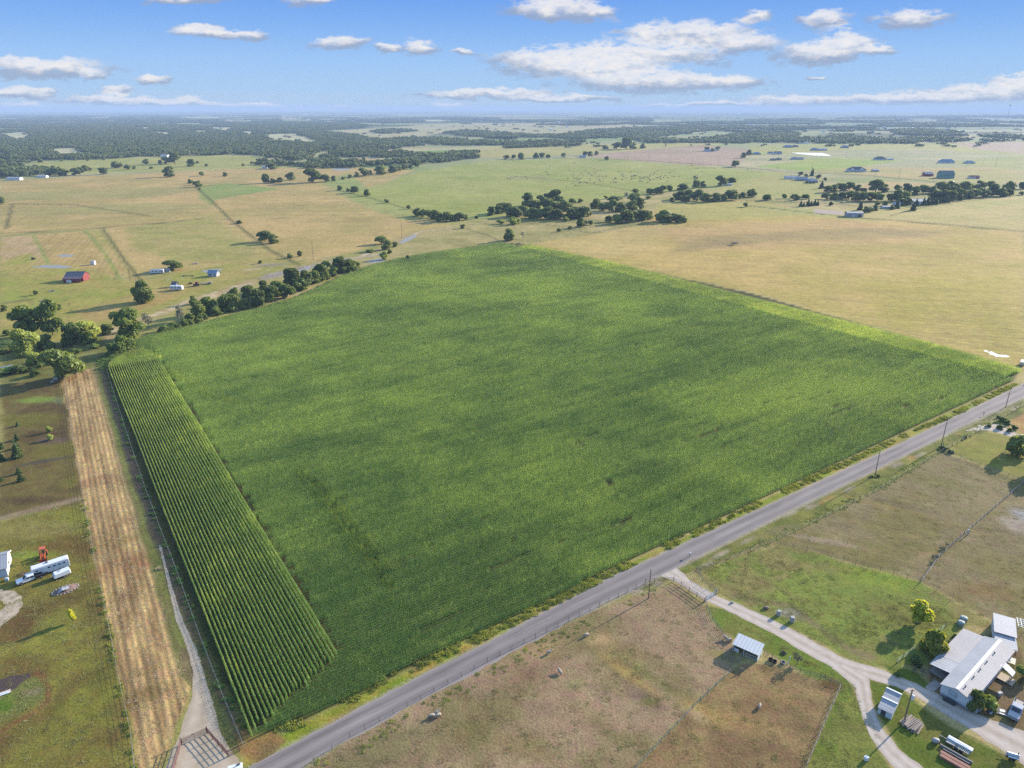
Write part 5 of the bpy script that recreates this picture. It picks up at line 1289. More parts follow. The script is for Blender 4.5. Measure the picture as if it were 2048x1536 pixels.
M_WIRE = mat('fence wire', (.16, .15, .14), .6, .3, var=.2)
M_WIREW = mat('pale fence wire', (.40, .41, .40), .5, .3, var=.1)
M_MULCH = mat('bark mulch', (.16, .10, .075), .95, var=.45, scale=6, bump=.8)
M_HIDE = mat('dark cattle hide', (.028, .022, .02), .8, var=.3)
M_WOOL = mat('dusty sheep wool', (.46, .38, .28), .95, var=.15, scale=6, bump=.5)
M_TARP = mat('grey tarp', (.38, .35, .32), .7, var=.2)
M_BLUEP = mat('pale blue plastic', (.42, .50, .55), .4, var=.1)
M_STONE = mat('pale stone', (.46, .43, .38), .9, var=.2)

def gable_parts(t, L, W, eave, rise, wm, rm, over=.4, hip=0.0, th=.14, base=0.0):
    """walls with gable ends and a pitched roof, length along x"""
    w = MB(); x, y = L / 2, W / 2
    vs = [(-x, -y, base), (x, -y, base), (x, y, base), (-x, y, base), (-x, -y, eave), (x, -y, eave), (x, y, eave), (-x, y, eave)]
    fs = [(0, 1, 5, 4), (1, 2, 6, 5), (2, 3, 7, 6), (3, 0, 4, 7), (3, 2, 1, 0)]
    if hip <= 0:
        vs += [(-x, 0, eave + rise - .03), (x, 0, eave + rise - .03)]; fs += [(4, 8, 7), (5, 6, 9)]
    else: fs += [(4, 5, 6, 7)]
    w.add(vs, fs); w.build('wall', wm, t)
    r = MB(); k = rise / y; e = eave - over * k + .03; X, Y = x + over, y + over; T = eave + rise + .03
    if hip <= 0:
        r.slab((-X, -Y, e), (X, -Y, e), (X, 0, T), (-X, 0, T), th); r.slab((X, Y, e), (-X, Y, e), (-X, 0, T), (X, 0, T), th)
        r.box((0, 0, T + .01), (2 * X, .30, .05))
    else:
        h = min(x * .96, hip)
        a, b_, c, d = (-X, -Y, e), (X, -Y, e), (X, Y, e), (-X, Y, e); p, q = (-X + h, 0, T), (X - h, 0, T)
        r.add([a, b_, c, d, p, q], [(0, 1, 5, 4), (2, 3, 4, 5), (1, 2, 5), (3, 0, 4), (3, 2, 1, 0)])
    return r.build('roof', rm, t)
def opening(t, name, side, L, W, pos_, z, w, h, m=None, frame=True):
    """door or window on a wall: frame proud of the wall, pane inside it"""
    x, y = L / 2, W / 2
    sx = {'f': (0, -1), 'b': (0, 1), 'l': (-1, 0), 'r': (1, 0)}[side]
    c = (pos_, sx[1] * y) if side in 'fb' else (sx[0] * x, pos_)
    along_x = side in 'fb'
    def bx(mb, off, ww, hh, th, dz=0, ds=0):
        ctr = (c[0] + sx[0] * off + (ds if along_x else 0), c[1] + sx[1] * off + (0 if along_x else ds), z + dz)
        mb.box(ctr, (ww, th, hh) if along_x else (th, ww, hh))
    if frame:
        f = MB(); bx(f, .02, w + .2, .1, .07, h / 2 + .05); bx(f, .02, w + .2, .1, .07, -h / 2 - .05); bx(f, .02, .1, h, .07, 0, w / 2 + .05); bx(f, .02, .1, h, .07, 0, -w / 2 - .05)
        fo = f.build(name, M_TRIM, t); p = MB(); bx(p, .01, w, h, .03); p.build('pane' if name == 'window' else 'panel', m or M_GLASS, fo)
        return fo
    p = MB(); bx(p, .015, w, h, .04); return p.build(name, m or M_GLASS, t)

def house(px, py, wpx, ang, Dp, eave, rise, wm, rm, label, cat='house', name='house', hip=0.0, wins=(), doors=(), group=None, hot=False, L=None):
    x, y = G(px, py); L = L or wpx / S(py)
    t = thing(name, label, cat, (x, y, 0), R(ang), group)
    gable_parts(t, L, Dp, eave, rise, wm, rm, hip=hip)
    for s, p, z, w, h in wins: opening(t, 'window', s, L, Dp, p * (L if s in 'fb' else Dp) / 2, z, w, h, frame=hot)
    for s, p, w, h, m in doors: opening(t, 'door', s, L, Dp, p * (L if s in 'fb' else Dp) / 2, h / 2, w, h, m, frame=hot)
    return t, L
W3 = (('f', -.6, 1.6, 1.4, 1.3), ('f', .1, 1.6, 1.4, 1.3), ('f', .65, 1.6, 1.4, 1.3))
D1 = (('f', -.25, 1.2, 2.1, M_WOODB),)

def far_buildings():
    H = house
    H(1712, 343, 34, -4, 15, 4, 5, M_WHITE, M_SHING, 'large white house with dark hipped roof and two front gables', hip=9, wins=W3, doors=D1)
    t, _ = D.objects['house'], 0
    for sx_, nm in ((-10, 'front_gable'), (7, 'front_gable')):
        b = MB(); b.add([(sx_ - 3.4, -9.6, 0), (sx_ + 3.4, -9.6, 0), (sx_ + 3.4, -9.6, 4.4), (sx_, -9.6, 7.6), (sx_ - 3.4, -9.6, 4.4), (sx_ - 3.4, -7.52, 0), (sx_ + 3.4, -7.52, 0), (sx_ + 3.4, -7.52, 4.4), (sx_, -7.52, 7.6), (sx_ - 3.4, -7.52, 4.4)],
                        [(0, 1, 2, 3, 4), (9, 8, 7, 6, 5), (1, 6, 7, 2), (2, 7, 8, 3), (3, 8, 9, 4), (4, 9, 5, 0)]); g = b.build(nm, M_WHITE, t)
        for dx in (-1.2, 1.2):
            q = MB(); q.box((sx_ + dx, -9.62, 2), (1.3, .06, 1.7)); q.build('window', M_GLASS, g)
    H(1750, 343, 12, 2, 9, 3, 1.6, M_GREYW, M_ROOFG, 'small grey outbuilding right of the white house with two gables', wins=(('f', .3, 1.5, 2, 1),), name='shed', cat='shed')
    H(1855, 352, 16, -8, 12, 4.6, 2.6, M_RED, M_ROOFW, 'red barn with white roof behind the roadside field', 'barn', 'barn', doors=(('r', 0, 3.5, 3.4, M_WHITE), ('r', -.6, 1.4, 2.4, M_WHITE)))
    H(1890, 356, 26, -8, 17, 7.5, 5, M_GREENB, M_GREENR, 'big green metal barn right of the red barn', 'barn', 'barn', doors=(('r', -.3, 3.4, 3.2, M_GREYW),))
    H(1947, 357, 18, -6, 10, 3, 2.2, M_WHITE, M_RED, 'low white stable with red roof at the far right', 'stable', 'stable', doors=(('f', .5, 4, 2.4, M_BLACK),))
    H(1759, 320, 22, -3, 13, 3.4, 4.6, M_WHITE, M_SHING, 'white house with steep dark roof in the bright green field', hip=8, wins=W3)
    H(1780, 320, 12, -3, 8, 2.8, 1.4, M_WHITE, M_ROOFW, 'white garage right of the steep dark roofed house', 'garage', 'garage', doors=(('f', 0, 4, 2.3, M_GREYW),))
    H(1892, 326, 28, -6, 14, 3.4, 5, M_WHITE, M_SHINGG, 'long house with slate blue roof at far right', hip=6, wins=W3)
    H(1938, 327, 18, -6, 12, 3.2, 3, M_WHITE, M_ROOFB, 'white house with pale blue roof right of the slate roofed house', hip=6, wins=W3)
    H(1576, 295, 18, -6, 14, 3.2, 4.2, M_BRICK, M_SHINGG, 'left of two far houses below the dark woods', hip=7, wins=W3); H(1590, 294, 12, 4, 10, 3, 3, M_BRICK, M_SHING, 'dark roofed wing house beside the far house below the woods', hip=5)
    H(1607, 287, 18, 0, 14, 3.6, 2.2, M_WHITE, M_ROOFW, 'long white roofed barn at the foot of the woods', 'barn', 'barn')
    H(1628, 301, 14, -5, 12, 3.2, 4, M_GREYW, M_SHINGG, 'grey house left of a white roofed barn on the far plain', hip=6, wins=W3); H(1644, 301, 17, 2, 12, 4, 2.2, M_GREYW, M_ROOFW, 'white roofed barn right of the grey far house', 'barn', 'barn')
    H(1689, 296, 14, 8, 12, 3.4, 5, M_BRICK, M_SHINGG, 'lone slate roofed house on the far green field', hip=6, wins=W3)
    H(1554, 309, 16, 12, 13, 3.6, 4.4, M_WHITE, M_SHING, 'house with black gabled roof beside the white caliche yard', wins=W3); H(1540, 308, 9, 12, 9, 3, 3, M_WHITE, M_SHING, 'small black roofed wing left of the gabled house', name='garage', cat='garage')
    H(1513, 309, 15, -5, 12, 3, 3.4, M_GREYW, M_SHINGG, 'dark hipped house at the end of the far lane', hip=7, wins=W3)
    H(1546, 321, 11, -5, 10, 3, 2.4, M_BRICK, M_SHINGT, 'left of the pair of small brown houses on the pink field', hip=5); H(1557, 320, 10, 8, 10, 3, 2.6, M_BRICK, M_SHING, 'right of the pair of small brown houses on the pink field', hip=5)
    H(1588, 319, 12, -5, 11, 3, 2.6, M_GREYW, M_SHINGG, 'grey house left of a pale roofed one on the pink field', hip=5); H(1600, 319, 12, -3, 9, 3.2, 2, M_GREYW, M_ROOFB, 'pale roofed shed house at the right of the grey one', name='shed', cat='shed')
    H(1415, 303, 14, -20, 12, 3.2, 3.2, M_WHITE, M_SHINGG, 'far house behind dark trees with a white drive', hip=6, wins=W3); H(1428, 302, 11, 6, 10, 3, 2.6, M_WHITE, M_ROOFB, 'pale roofed house right of the one with a white drive', hip=5)
    H(1166, 315, 14, -12, 10, 3, 2, M_GREYW, M_ROOFW, 'white roofed shed among the far lane trees', 'shed', 'shed')
    H(1582, 358, 25, -5, 10, 3.4, 2, M_WHITE, M_ROOFW, 'long white roofed barn left of the blue grey farmhouse', 'barn', 'barn', wins=(('f', -.4, 1.6, 1, 1),))
    H(1603, 361, 22, -16, 11, 3.2, 2.8, M_GREYW, M_ROOFB, 'middle pale house of the farm behind the long grove', wins=W3); H(1623, 365, 18, 6, 13, 3.4, 3.6, M_GREYW, M_SHINGG, 'blue grey hipped farmhouse at the right of its yard', hip=7, wins=W3)
    H(1707, 433, 30, -7, 11, 4.6, .9, M_GREYW, M_ROOFB, 'grey flat roofed metal barn at the sand arena', 'barn', 'barn', doors=(('f', -.2, 2.2, 2.4, M_WHITE), ('f', .55, 3, 3, M_DARK)))
    H(1792, 413, 13, -20, 8, 3.6, 2.2, M_WHITE, M_ROOFB, 'small white house among trees by the lane', wins=W3)
    H(1834, 408, 38, -4, 16, 4.2, 2.2, M_WHITE, M_ROOFB, 'long blue grey roofed barn inside the right grove', 'barn', 'barn', doors=(('f', -.5, 4, 3, M_DARK), ('f', .4, 4, 3, M_DARK)))
    H(1770, 417, 14, -4, 7, 2.6, 1, M_GREYW, M_ROOFW, 'low white roofed shed below the small white house', 'shed', 'shed')
    H(1455, 371, 16, 2, 6, 2.6, 1, M_WHITE, M_ROOFW, 'white roofed shed between two dark trees at the pasture edge', 'shed', 'shed')
    H(30, 360, 26, 2, 10, 3.6, 1.6, M_WHITE, M_ROOFW, 'long white shed at the edge of the left woods', 'shed', 'shed'); H(86, 355, 17, 4, 9, 3, 1.4, M_WHITE, M_ROOFW, 'smaller white shed beside the trees of the far left meadow', 'shed', 'shed')
    H(330, 314, 14, 0, 14, 4, 2.4, M_WHITE, M_ROOFP, 'white barn under the edge of the far left woods', 'barn', 'barn')
    H(531, 337, 10, 6, 11, 3.4, 2.6, M_WHITE, M_ROOFW, 'small white house half hidden by a tree on the mid left plain', wins=W3); plant(546, 338, 20, 'dark', 'dark tree hiding the small white house on the mid left plain', None, 10)
    H(846, 291, 13, -3, 14, 3.6, 3, M_BRICK, M_SHINGT, 'low tan house at the edge of the far green field', hip=6); H(938, 290, 11, 0, 14, 4, 3.4, M_WHITE, M_ROOFW, 'left of two white houses before the far wood', hip=6); H(950, 290, 10, 5, 12, 4, 3, M_WHITE, M_ROOFB, 'right of two white houses before the far wood', hip=5)
    # pale specks of the towns below the horizon
    rr = random.Random(21)
    spots = [(1860, 232, 26, 1.6)] + [(rr.gauss(1330, 90), rr.uniform(226, 231), rr.uniform(4, 9), 1) for _ in range(26)] + [(rr.uniform(60, 1000), rr.uniform(230, 244), rr.uniform(3, 6), .7) for _ in range(34)] + [(rr.uniform(1040, 2000), rr.uniform(236, 266), rr.uniform(4, 7), .7) for _ in range(24)]
    base = None
    for i, (x_, y_, w_, h_) in enumerate(spots):
        x, y = G(x_, y_); L = w_ / S(y_)
        if i == 0:
            t = thing('warehouse', 'very long white warehouse far off under the right clouds', 'warehouse', (x, y, 0), 0); gable_parts(t, L, 60, 14, 5, M_WHITE, M_ROOFW, over=1, th=.5); continue
        if base is None:
            b = MB(); b.box((0, 0, .5), (1, 1, 1)); b.add([(-.52, -.55, 1), (.52, -.55, 1), (.52, 0, 1.35), (-.52, 0, 1.35), (.52, .55, 1), (-.52, .55, 1)], [(0, 1, 2, 3), (3, 2, 4, 5), (0, 3, 5), (1, 4, 2)])
            base = b.mesh('far_building', M_WHITE)
        o = D.objects.new('far_building', base); COL.objects.link(o); o.location = (x, y, 0); o.scale = (L, L * .5, max(6, L * .16 * h_)); o.rotation_euler = (0, 0, rr.uniform(-.5, .5))
        props(o, 'tiny white building of the far towns near the horizon', 'building', 'tiny white buildings of the far towns')
    # water tower on the skyline
    x, y = 9000 * (1889 - 1024) / FPX / .932 , 9000; t = thing('water_tower', 'slim water tower standing above the right horizon', 'water tower', (x, y, 0))
    b = MB(); b.tube([(0, 0, 0), (0, 0, 8), (0, 0, 134), (0, 0, 140)], [6, 3, 3, 5], 10); b.build('shaft', M_GREYW, t)
    b = MB(); b.ball((0, 0, 147), (13, 13, 10), 14, 8); b.build('tank', M_GREYW, t, smooth=True)
far_buildings()

# ------------------------------------------------------------------ mobile home and its yard
def homestead():
    AN = R(38.6); O = (91.75, 113.49)
    L, W = 22.6, 5.7
    t = thing('mobile_home', 'pale mobile home with long metal roof and a covered porch on its left side', 'mobile home', (O[0], O[1], 0), AN)
    # local: x along the house from the near gable, y to the left
    w = MB(); y = W / 2; e, rz_ = 2.75, 3.65
    w.add([(0, -y, .62), (L, -y, .62), (L, y, .62), (0, y, .62), (0, -y, e), (L, -y, e), (L, y, e), (0, y, e), (0, 0, rz_), (L, 0, rz_)],
          [(0, 1, 5, 4), (2, 3, 7, 6), (0, 4, 8, 7, 3), (1, 2, 6, 9, 5), (3, 2, 1, 0)]); w.build('wall', M_SIDE, t)
    s = MB(); s.box((L / 2, 0, .31), (L - .1, W - .1, .62)); s.build('skirting', mat('grey skirting', (.34, .38, .42), .7, var=.15, streak=(6, 6, .5)), t)
    r = MB(); k = (rz_ - e) / y
    r.slab((-.35, -y - .3, e - .3 * k + .04), (L + .3, -y - .3, e - .3 * k + .04), (L + .3, 0, rz_ + .04), (-.35, 0, rz_ + .04), .1); ro = r.build('roof', M_ROOFP, t)
    r = MB(); r.slab((L + .3, y + .25, e - .25 * k + .04), (-.35, y + .25, e - .25 * k + .04), (-.35, 0, rz_ + .042), (L + .3, 0, rz_ + .042), .1); r.build('roof', M_ROOFB, t)
    r = MB(); r.box((L / 2 - .02, 0, rz_ + .07), (L + .7, .62, .06)); r.build('ridge_cap', M_WHITE, t)
    for i, xx in enumerate((2.0, 6.2, 9.6, 13.2, 17.5)):
        v = MB(); v.tube([(xx, -.75, rz_ - .3), (xx, -.75, rz_ + .12)], [.11, .11], 8); v.tube([(xx, -.75, rz_ + .12), (xx, -.75, rz_ + .2)], [.17, .1], 8); v.build('roof_vent', M_DARK, t)
    def win(c, sz, ax):
        f = MB(); d = .06
        if ax == 'x': f.box(c, (.08, sz[0] + .5, sz[1] + .3)); g = MB(); g.box((c[0] - .045, c[1], c[2]), (.03, sz[0], sz[1]))
        else: f.box(c, (sz[0] + .3, .08, sz[1] + .2)); g = MB(); g.box((c[0], c[1] - .045, c[2]), (sz[0], .03, sz[1]))
        fo = f.build('window', M_GREYW, t); g.build('pane', M_BLUEP if ax == 'x' else M_GLASS, fo)
    win((-.03, .55, 1.85), (1.1, 1.0), 'x')
    for xx in (4.4, 8.0, 11.6, 19.5): win((xx, -y - .03, 1.9), (.9, .9), 'y')
    d = MB(); d.box((15.6, -y - .03, 1.75), (1.0, .08, 2.1)); d.build('door', M_WHITE, t)
    # porch on the left
    p = MB(); p.slab((22.6, 7.2, 2.3), (9.0, 7.2, 2.3), (9.0, y + .1, 2.72), (22.6, y + .1, 2.72), .09); p.build('porch_roof', M_ROOFP, t)
    p = MB(); p.slab((9.0, 7.2, 2.28), (4.6, 7.2, 2.28), (4.6, y + .1, 2.70), (9.0, y + .1, 2.70), .09); p.build('porch_roof', M_ROOFG, t)
    for xx in (4.8, 8.9, 13.4, 17.9, 22.3):
        q = MB(); q.box((xx, 7.0, 1.14), (.12, .12, 2.28)); q.build('porch_post', M_WOODB, t)
    p = MB(); p.box((13.6, 5.0, .25), (17.6, 4.0, .3)); p.build('porch_floor', M_WOODG, t)
    p = MB()
    for xx in np.arange(9.2, 22.4, .16): p.box((xx, 7.02, .75), (.05, .05, .7))
    p.box((15.8, 7.02, 1.14), (13.2, .07, .07)); p.build('porch_railing', M_WOODG, t)
    # deck with its own small roof on the right
    q = MB(); q.box((15.4, -4.1, .35), (2.6, 2.2, .12)); q.box((15.4, -5.6, .2), (2.4, .7, .1)); q.build('deck', M_WOODP, t)
    q = MB(); q.slab((14.6, -5.5, 2.2), (16.6, -5.4, 2.2), (17.6, -y - .2, 2.62), (15.5, -y - .2, 2.62), .07); q.build('deck_roof', M_ROOFW, t)
    for c in ((14.4, -5.1), (16.5, -5.1)):
        q = MB(); q.box((c[0], c[1], 1.1), (.1, .1, 2.1)); q.build('deck_post', M_WOODB, t)
    q = MB()
    for xx in np.arange(14.2, 16.7, .18): q.box((xx, -5.16, .8), (.04, .04, .8))
    q.box((15.4, -5.16, 1.2), (2.6, .06, .06)); q.build('deck_railing', M_WOODP, t)
    def LOC(x, y): c, s_ = math.cos(AN), math.sin(AN); return (O[0] + c * x - s_ * y, O[1] + s_ * x + c * y)
    # two level shed behind the home
    sx = LOC(30.6, 1.5); t = thing('shed', 'white metal shed with a two step roof behind the mobile home', 'shed', (sx[0], sx[1], 0), R(60))
    b = MB(); b.add([(-3.2, -2.0, 0), (3.2, -2.0, 0), (3.2, 2.0, 0), (-3.2, 2.0, 0), (-3.2, -2.0, 2.6), (3.2, -2.0, 3.0), (3.2, 2.0, 3.0), (-3.2, 2.0, 2.6)], [(0, 1, 5, 4), (1, 2, 6, 5), (2, 3, 7, 6), (3, 0, 4, 7)]); b.build('wall', M_SIDE, t)
    b = MB(); b.slab((-3.5, -2.25, 2.64), (3.4, -2.25, 3.06), (3.4, 2.2, 3.06), (-3.5, 2.2, 2.64), .08); b.build('roof', M_ROOFW, t)
    b = MB(); b.slab((-7.4, -2.3, 2.0), (-3.3, -2.1, 2.35), (-3.3, 2.1, 2.35), (-7.4, 2.0, 2.0), .07); b.build('lean_to_roof', M_ROOFB, t)
    for c in ((-7.1, -2.0), (-7.1, 1.8)):
        q = MB(); q.box((c[0], c[1], .98), (.1, .1, 1.96)); q.build('post', M_WOODB, t)
    b = MB(); b.box((-5.2, 1.95, 1.0), (3.7, .06, 2.0)); b.build('side_wall', M_SIDE, t)
    # open white rack, cream table
    c = G(2039, 1256); t = thing('rack', 'white slatted metal rack against the two step shed', 'rack', (c[0], c[1], 0), R(62))
    b = MB()
    for xx in (-1.6, -.8, 0, .8, 1.6): b.box((xx, 0, 1.5), (.1, 1.5, .1))
    for yy in (-.7, 0, .7): b.box((0, yy, 1.56), (3.4, .1, .1))
    b.build('top', M_WHITE, t)
    for a in ((-1.5, -.65), (1.5, -.65), (-1.5, .65), (1.5, .65)): q = MB(); q.box((a[0], a[1], .72), (.09, .09, 1.44)); q.build('leg', M_WHITE, t)
    c = G(2023, 1321, .8); t = thing('table', 'cream topped table behind the mobile home', 'table', (c[0], c[1], 0), R(52))
    b = MB(); b.box((0, 0, .8), (2.3, 1.5, .1), bev=.03); b.build('tabletop', M_CREAM, t)
    for a in ((-1, -.6), (1, -.6), (-1, .6), (1, .6)): q = MB(); q.box((a[0], a[1], .37), (.1, .1, .74)); q.build('leg', M_WOODB, t)
    c = G(2028, 1305); t = thing('workbench', 'dark cluttered bench under the lean to', 'workbench', (c[0], c[1], 0), R(55))
    b = MB(); b.box((0, 0, .85), (1.8, .8, .08)); b.build('benchtop', M_DARK, t)
    for a in ((-.8, -.3), (.8, -.3), (-.8, .3), (.8, .3)): q = MB(); q.box((a[0], a[1], .4), (.08, .08, .8)); q.build('leg', M_DARK, t)
    # round tanks at the porch end
    for (x_, y_, lab, r_, h_) in ((1921, 1250, 'nearer of two pale green round tanks at the porch end', .75, 1.15), (1926, 1242, 'farther of two pale green round tanks at the porch end', .8, 1.3)):
        c = G(x_, y_); b = MB(); b.tube([(0, 0, 0), (0, 0, h_ * .85), (0, 0, h_)], [r_, r_, r_ * .62], 16); b.tube([(0, 0, h_), (0, 0, h_ + .08)], [.22, .22], 10)
        tag_o = b.build('water_tank', mat('pale tank plastic', (.30, .36, .32), .6), None, c, smooth=False); props(tag_o, lab, 'water tank', 'water tanks by the porch')
    # clutter: black tank under the gable, bins, pallet, hoop house posts
    c = LOC(-.9, .6); b = MB(); b.tube([(-1.2, 0, .42), (-1.15, 0, .42), (1.15, 0, .42), (1.2, 0, .42)], [.2, .42, .42, .2], 12); b.box((-.7, 0, .06), (.1, .7, .12)); b.box((.7, 0, .06), (.1, .7, .12))
    props(b.build('gas_tank', M_BLACK, None, c, R(-50)), 'black cylinder tank lying against the front gable of the mobile home', 'tank')
    for x_, y_, m, lab in ((1951, 1424, M_BLUEP, 'pale blue bin at the foot of the dark yard tree'), (1958, 1421, M_GALV, 'grey metal bin beside the pale blue bin')):
        c = G(x_, y_); b = MB(); b.tube([(0, 0, 0), (0, 0, .75), (0, 0, .8)], [.3, .36, .2], 12); props(b.build('bin', m, None, c), lab, 'bin')
    c = G(1976, 1428); t = thing('barbecue_grill', 'black barbecue grill beside the bushes of the yard', 'grill', (c[0], c[1], 0), R(30))
    b = MB(); b.tube([(-.6, 0, .85), (-.55, 0, .85), (.55, 0, .85), (.6, 0, .85)], [.15, .36, .36, .15], 10); b.build('barrel', M_BLACK, t)
    for xx in (-.45, .45): q = MB(); q.box((xx, -.2, .28), (.06, .06, .56)); q.box((xx, .2, .28), (.06, .06, .56)); q.build('leg', M_BLACK, t)
    b = MB(); b.box((-.1, -.52, .85), (1.0, .3, .04)); b.build('shelf', M_GALV, t)
    c = G(2002, 1424); t = thing('pallet', 'wood pallet with loose white boards near the grey pickup', 'pallet', (c[0], c[1], 0), R(-30))
    b = MB()
    for yy in np.linspace(-.9, .9, 8): b.box((0, yy, .16), (2.6, .14, .03))
    for xx in (-1.2, 0, 1.2): b.box((xx, 0, .07), (.1, 1.9, .14))
    b.build('deck', M_WOODG, t); b = MB(); b.box((.2, .3, .2), (.9, .6, .05), rz=.3); b.box((.3, -.7, .2), (1.3, .25, .05), rz=-.05); b.build('white_board', M_WHITE, t)
    c = G(1998, 1392); b = MB(); b.box((0, 0, .45), (1.0, .6, .9), bev=.08); b.box((0, 0, .95), (1.05, .65, .1), bev=.04); props(b.build('cooler', M_TARP, None, c, .4), 'small grey chest standing in the yard right of the dark tree', 'chest')
    # propane style bottles and a plant pot ring under the yellow tree
    c = G(1836, 1243); b = MB()
    for k in range(14):
        a = 2 * math.pi * k / 14; b.ball((math.cos(a) * .75, math.sin(a) * .6, .14), (.2, .18, .16), 6, 4)
    props(b.build('planter_ring', M_STONE, None, c), 'ring of pale stones round the yellow green lawn tree', 'planter')
    # fence panel with green growth
    fence([(1793, 1326), (1892, 1254)], 'low dark green wire fence left of the porch', 1.3, 2.6, M_WOODB, M_GREENB, 6)
    # roadside pole by the home with its white transformer
    c = G(1808, 1444); t = thing('utility_pole', 'tall wooden pole with white transformer beside the log pile', 'utility pole', (c[0], c[1], 0))
    b = MB(); b.tube([(0, 0, -.3), (0, 0, 8.4)], [.17, .11], 8); b.build('pole', M_WOODB, t)
    b = MB(); b.tube([(.36, -.1, 5.9), (.36, -.1, 6.0), (.36, -.1, 7.0), (.36, -.1, 7.08)], [.2, .3, .3, .2], 12); b.tube([(.36, -.1, 7.08), (.36, -.1, 7.3)], [.05, .04], 6); b.build('transformer', M_WHITE, t)
    b = MB(); b.box((0, 0, 8.1), (.9, .1, .1)); b.build('crossarm', M_WOODB, t)
    # two carport like sheds
    c = (77.3, 111.9); t = thing('metal_shed', 'small white metal shed with two stepped roofs beside the drive', 'shed', (c[0], c[1], 0), R(229))
    for k, (x0, h0) in enumerate(((-2.9, 2.35), (.0, 2.05))):
        b = MB(); b.add([(x0, -1.3, 0), (x0 + 2.8, -1.3, 0), (x0 + 2.8, 1.3, 0), (x0, 1.3, 0), (x0, -1.3, h0), (x0 + 2.8, -1.3, h0 - .5), (x0 + 2.8, 1.3, h0 - .5), (x0, 1.3, h0)], [(0, 1, 5, 4), (1, 2, 6, 5), (2, 3, 7, 6), (3, 0, 4, 7)]); b.build('wall', M_SIDE, t)
        b = MB(); b.slab((x0 - .1, -1.45, h0 + .04), (x0 + 2.95, -1.45, h0 - .49), (x0 + 2.95, 1.45, h0 - .49), (x0 - .1, 1.45, h0 + .04), .06); b.build('roof', M_ROOFB, t)
        b = MB(); b.box((x0 + .04, 0, h0 + .1), (.34, 2.95, .08)); b.build('ridge_cap', M_WHITE, t)
    b = MB(); b.box((2.815, -.3, .7), (.03, .9, 1.3)); b.build('door', M_DARK, t)
    # logs
    rr = random.Random(4); c = G(1824, 1450)
    cols = [('bleached log', M_LOGS), ('dark log', M_WOODB), ('grey log', M_WOODG)]
    logs = []
    for k in range(19):
        r = rr.uniform(.13, .2); layer = 0 if k < 11 else 1; off = (k if layer == 0 else k - 11 + 1.5) * .33 - 1.7
        b = MB(); Lg = rr.uniform(2.9, 4.2); z = .17 + layer * .33
        b.tube([(-Lg / 2, 0, z), (0, .03, z + .02), (Lg / 2, 0, z)], [r, r * .95, r * .85], 8)
        o = b.build('log', [M_LOGS, M_LOGS, M_WOODG][k % 3], None, (c[0] + math.cos(R(-55)) * off, c[1] + math.sin(R(-55)) * off, 0), R(36 + rr.uniform(-7, 7)))
        props(o, 'cut log lying in the heap at the foot of the transformer pole', 'log', 'logs heaped at the transformer pole')
    # flat trailer with timber, beams, tarp roll
    t = thing('trailer', 'flat white trailer loaded with boards at the lower right lawn', 'trailer', (86.0, 102.2, 0), R(-48))
    b = MB(); b.box((0, 0, .62), (4.2, 1.9, .12)); b.box((-2.7, 0, .55), (1.4, .1, .1), rz=.25); b.box((-2.7, 0, .551), (1.4, .1, .1), rz=-.25); b.build('bed', M_WOODG, t)
    for yy in (-1.02, 1.02):
        for xx in (-.1, .75): q = MB(); q.wheel((xx, yy, .34), .34, .2); q.build('wheel', M_TYRE, t)
    b = MB(); b.box((.1, .45, .86), (4.3, .9, .36), bev=.03); b.box((-.2, .5, 1.06), (3.6, .3, .06)); b.build('white_panel', M_WHITE, t)
    b = MB()
    for k in range(7): b.box((.2 + k * .27, -.55, .74), (.12, .9, .08))
    b.build('slat', M_CREAM, t)
    b = MB(); b.box((-1.2, -.45, .74), (1.5, 1.0, .1), rz=.1); b.build('grey_sheet', M_TARP, t)
    for k, (dx, dy, m, ln, w_, h_, lab) in enumerate(((-1.35, -1.55, M_WOODG, 5.6, .28, .5, 'long weathered beam leaning along the flat trailer'), (-1.6, -2.1, M_DARK, 4.6, .5, .35, 'dark timber bundle between the trailer and the rusty beams'),
                                                     (-2.4, -3.0, M_RUST, 5.0, .55, .45, 'upper of two rusty red steel beams on the lawn'), (-2.9, -3.75, M_RUST, 5.0, .6, .45, 'lower of two rusty red steel beams on the lawn'))):
        b = MB(); b.box((0, 0, h_ / 2 + .02), (ln, w_, h_), bev=.03)
        if m is M_RUST: b.box((0, 0, h_ + .05), (ln, w_ * 1.25, .06)); b.box((0, 0, .03), (ln, w_ * 1.24, .05))
        props(b.build('beam', m, None, (86.0 + dx, 102.2 + dy, 0), R(-47)), lab, 'beam')
    b = MB(); b.ball((0, 0, .45), (.75, .6, .5), 12, 7); b.ball((.4, .1, .4), (.5, .45, .42), 10, 6); props(b.build('tarp_bundle', M_TARP, None, (82.3, 103.5)), 'round grey tarp bundle at the upper left of the timber trailer', 'tarp')
    c = (94.7, 99.7); t = thing('smoker_trailer', 'silver barrel smoker on a small trailer at the lower right edge', 'smoker', (c[0], c[1], 0), R(-25))
    b = MB(); b.tube([(-1.0, 0, 1.0), (-.95, 0, 1.0), (.95, 0, 1.0), (1.0, 0, 1.0)], [.3, .42, .42, .3], 14); b.build('barrel', M_GALV, t, smooth=False)
    b = MB(); b.box((0, 0, .48), (2.2, .9, .1)); b.box((-1.5, 0, .48), (1.0, .09, .09)); b.box((-.6, 0, .6), (.1, .7, .3)); b.box((.6, 0, .6), (.1, .7, .3)); b.build('frame', M_DARK, t)
    for yy in (-.52, .52): q = MB(); q.wheel((.2, yy, .3), .3, .16); q.build('wheel', M_TYRE, t)
    b = MB(); b.tube([(.75, 0, 1.3), (.75, 0, 2.0)], [.08, .08], 8); b.build('chimney', M_DARK, t)
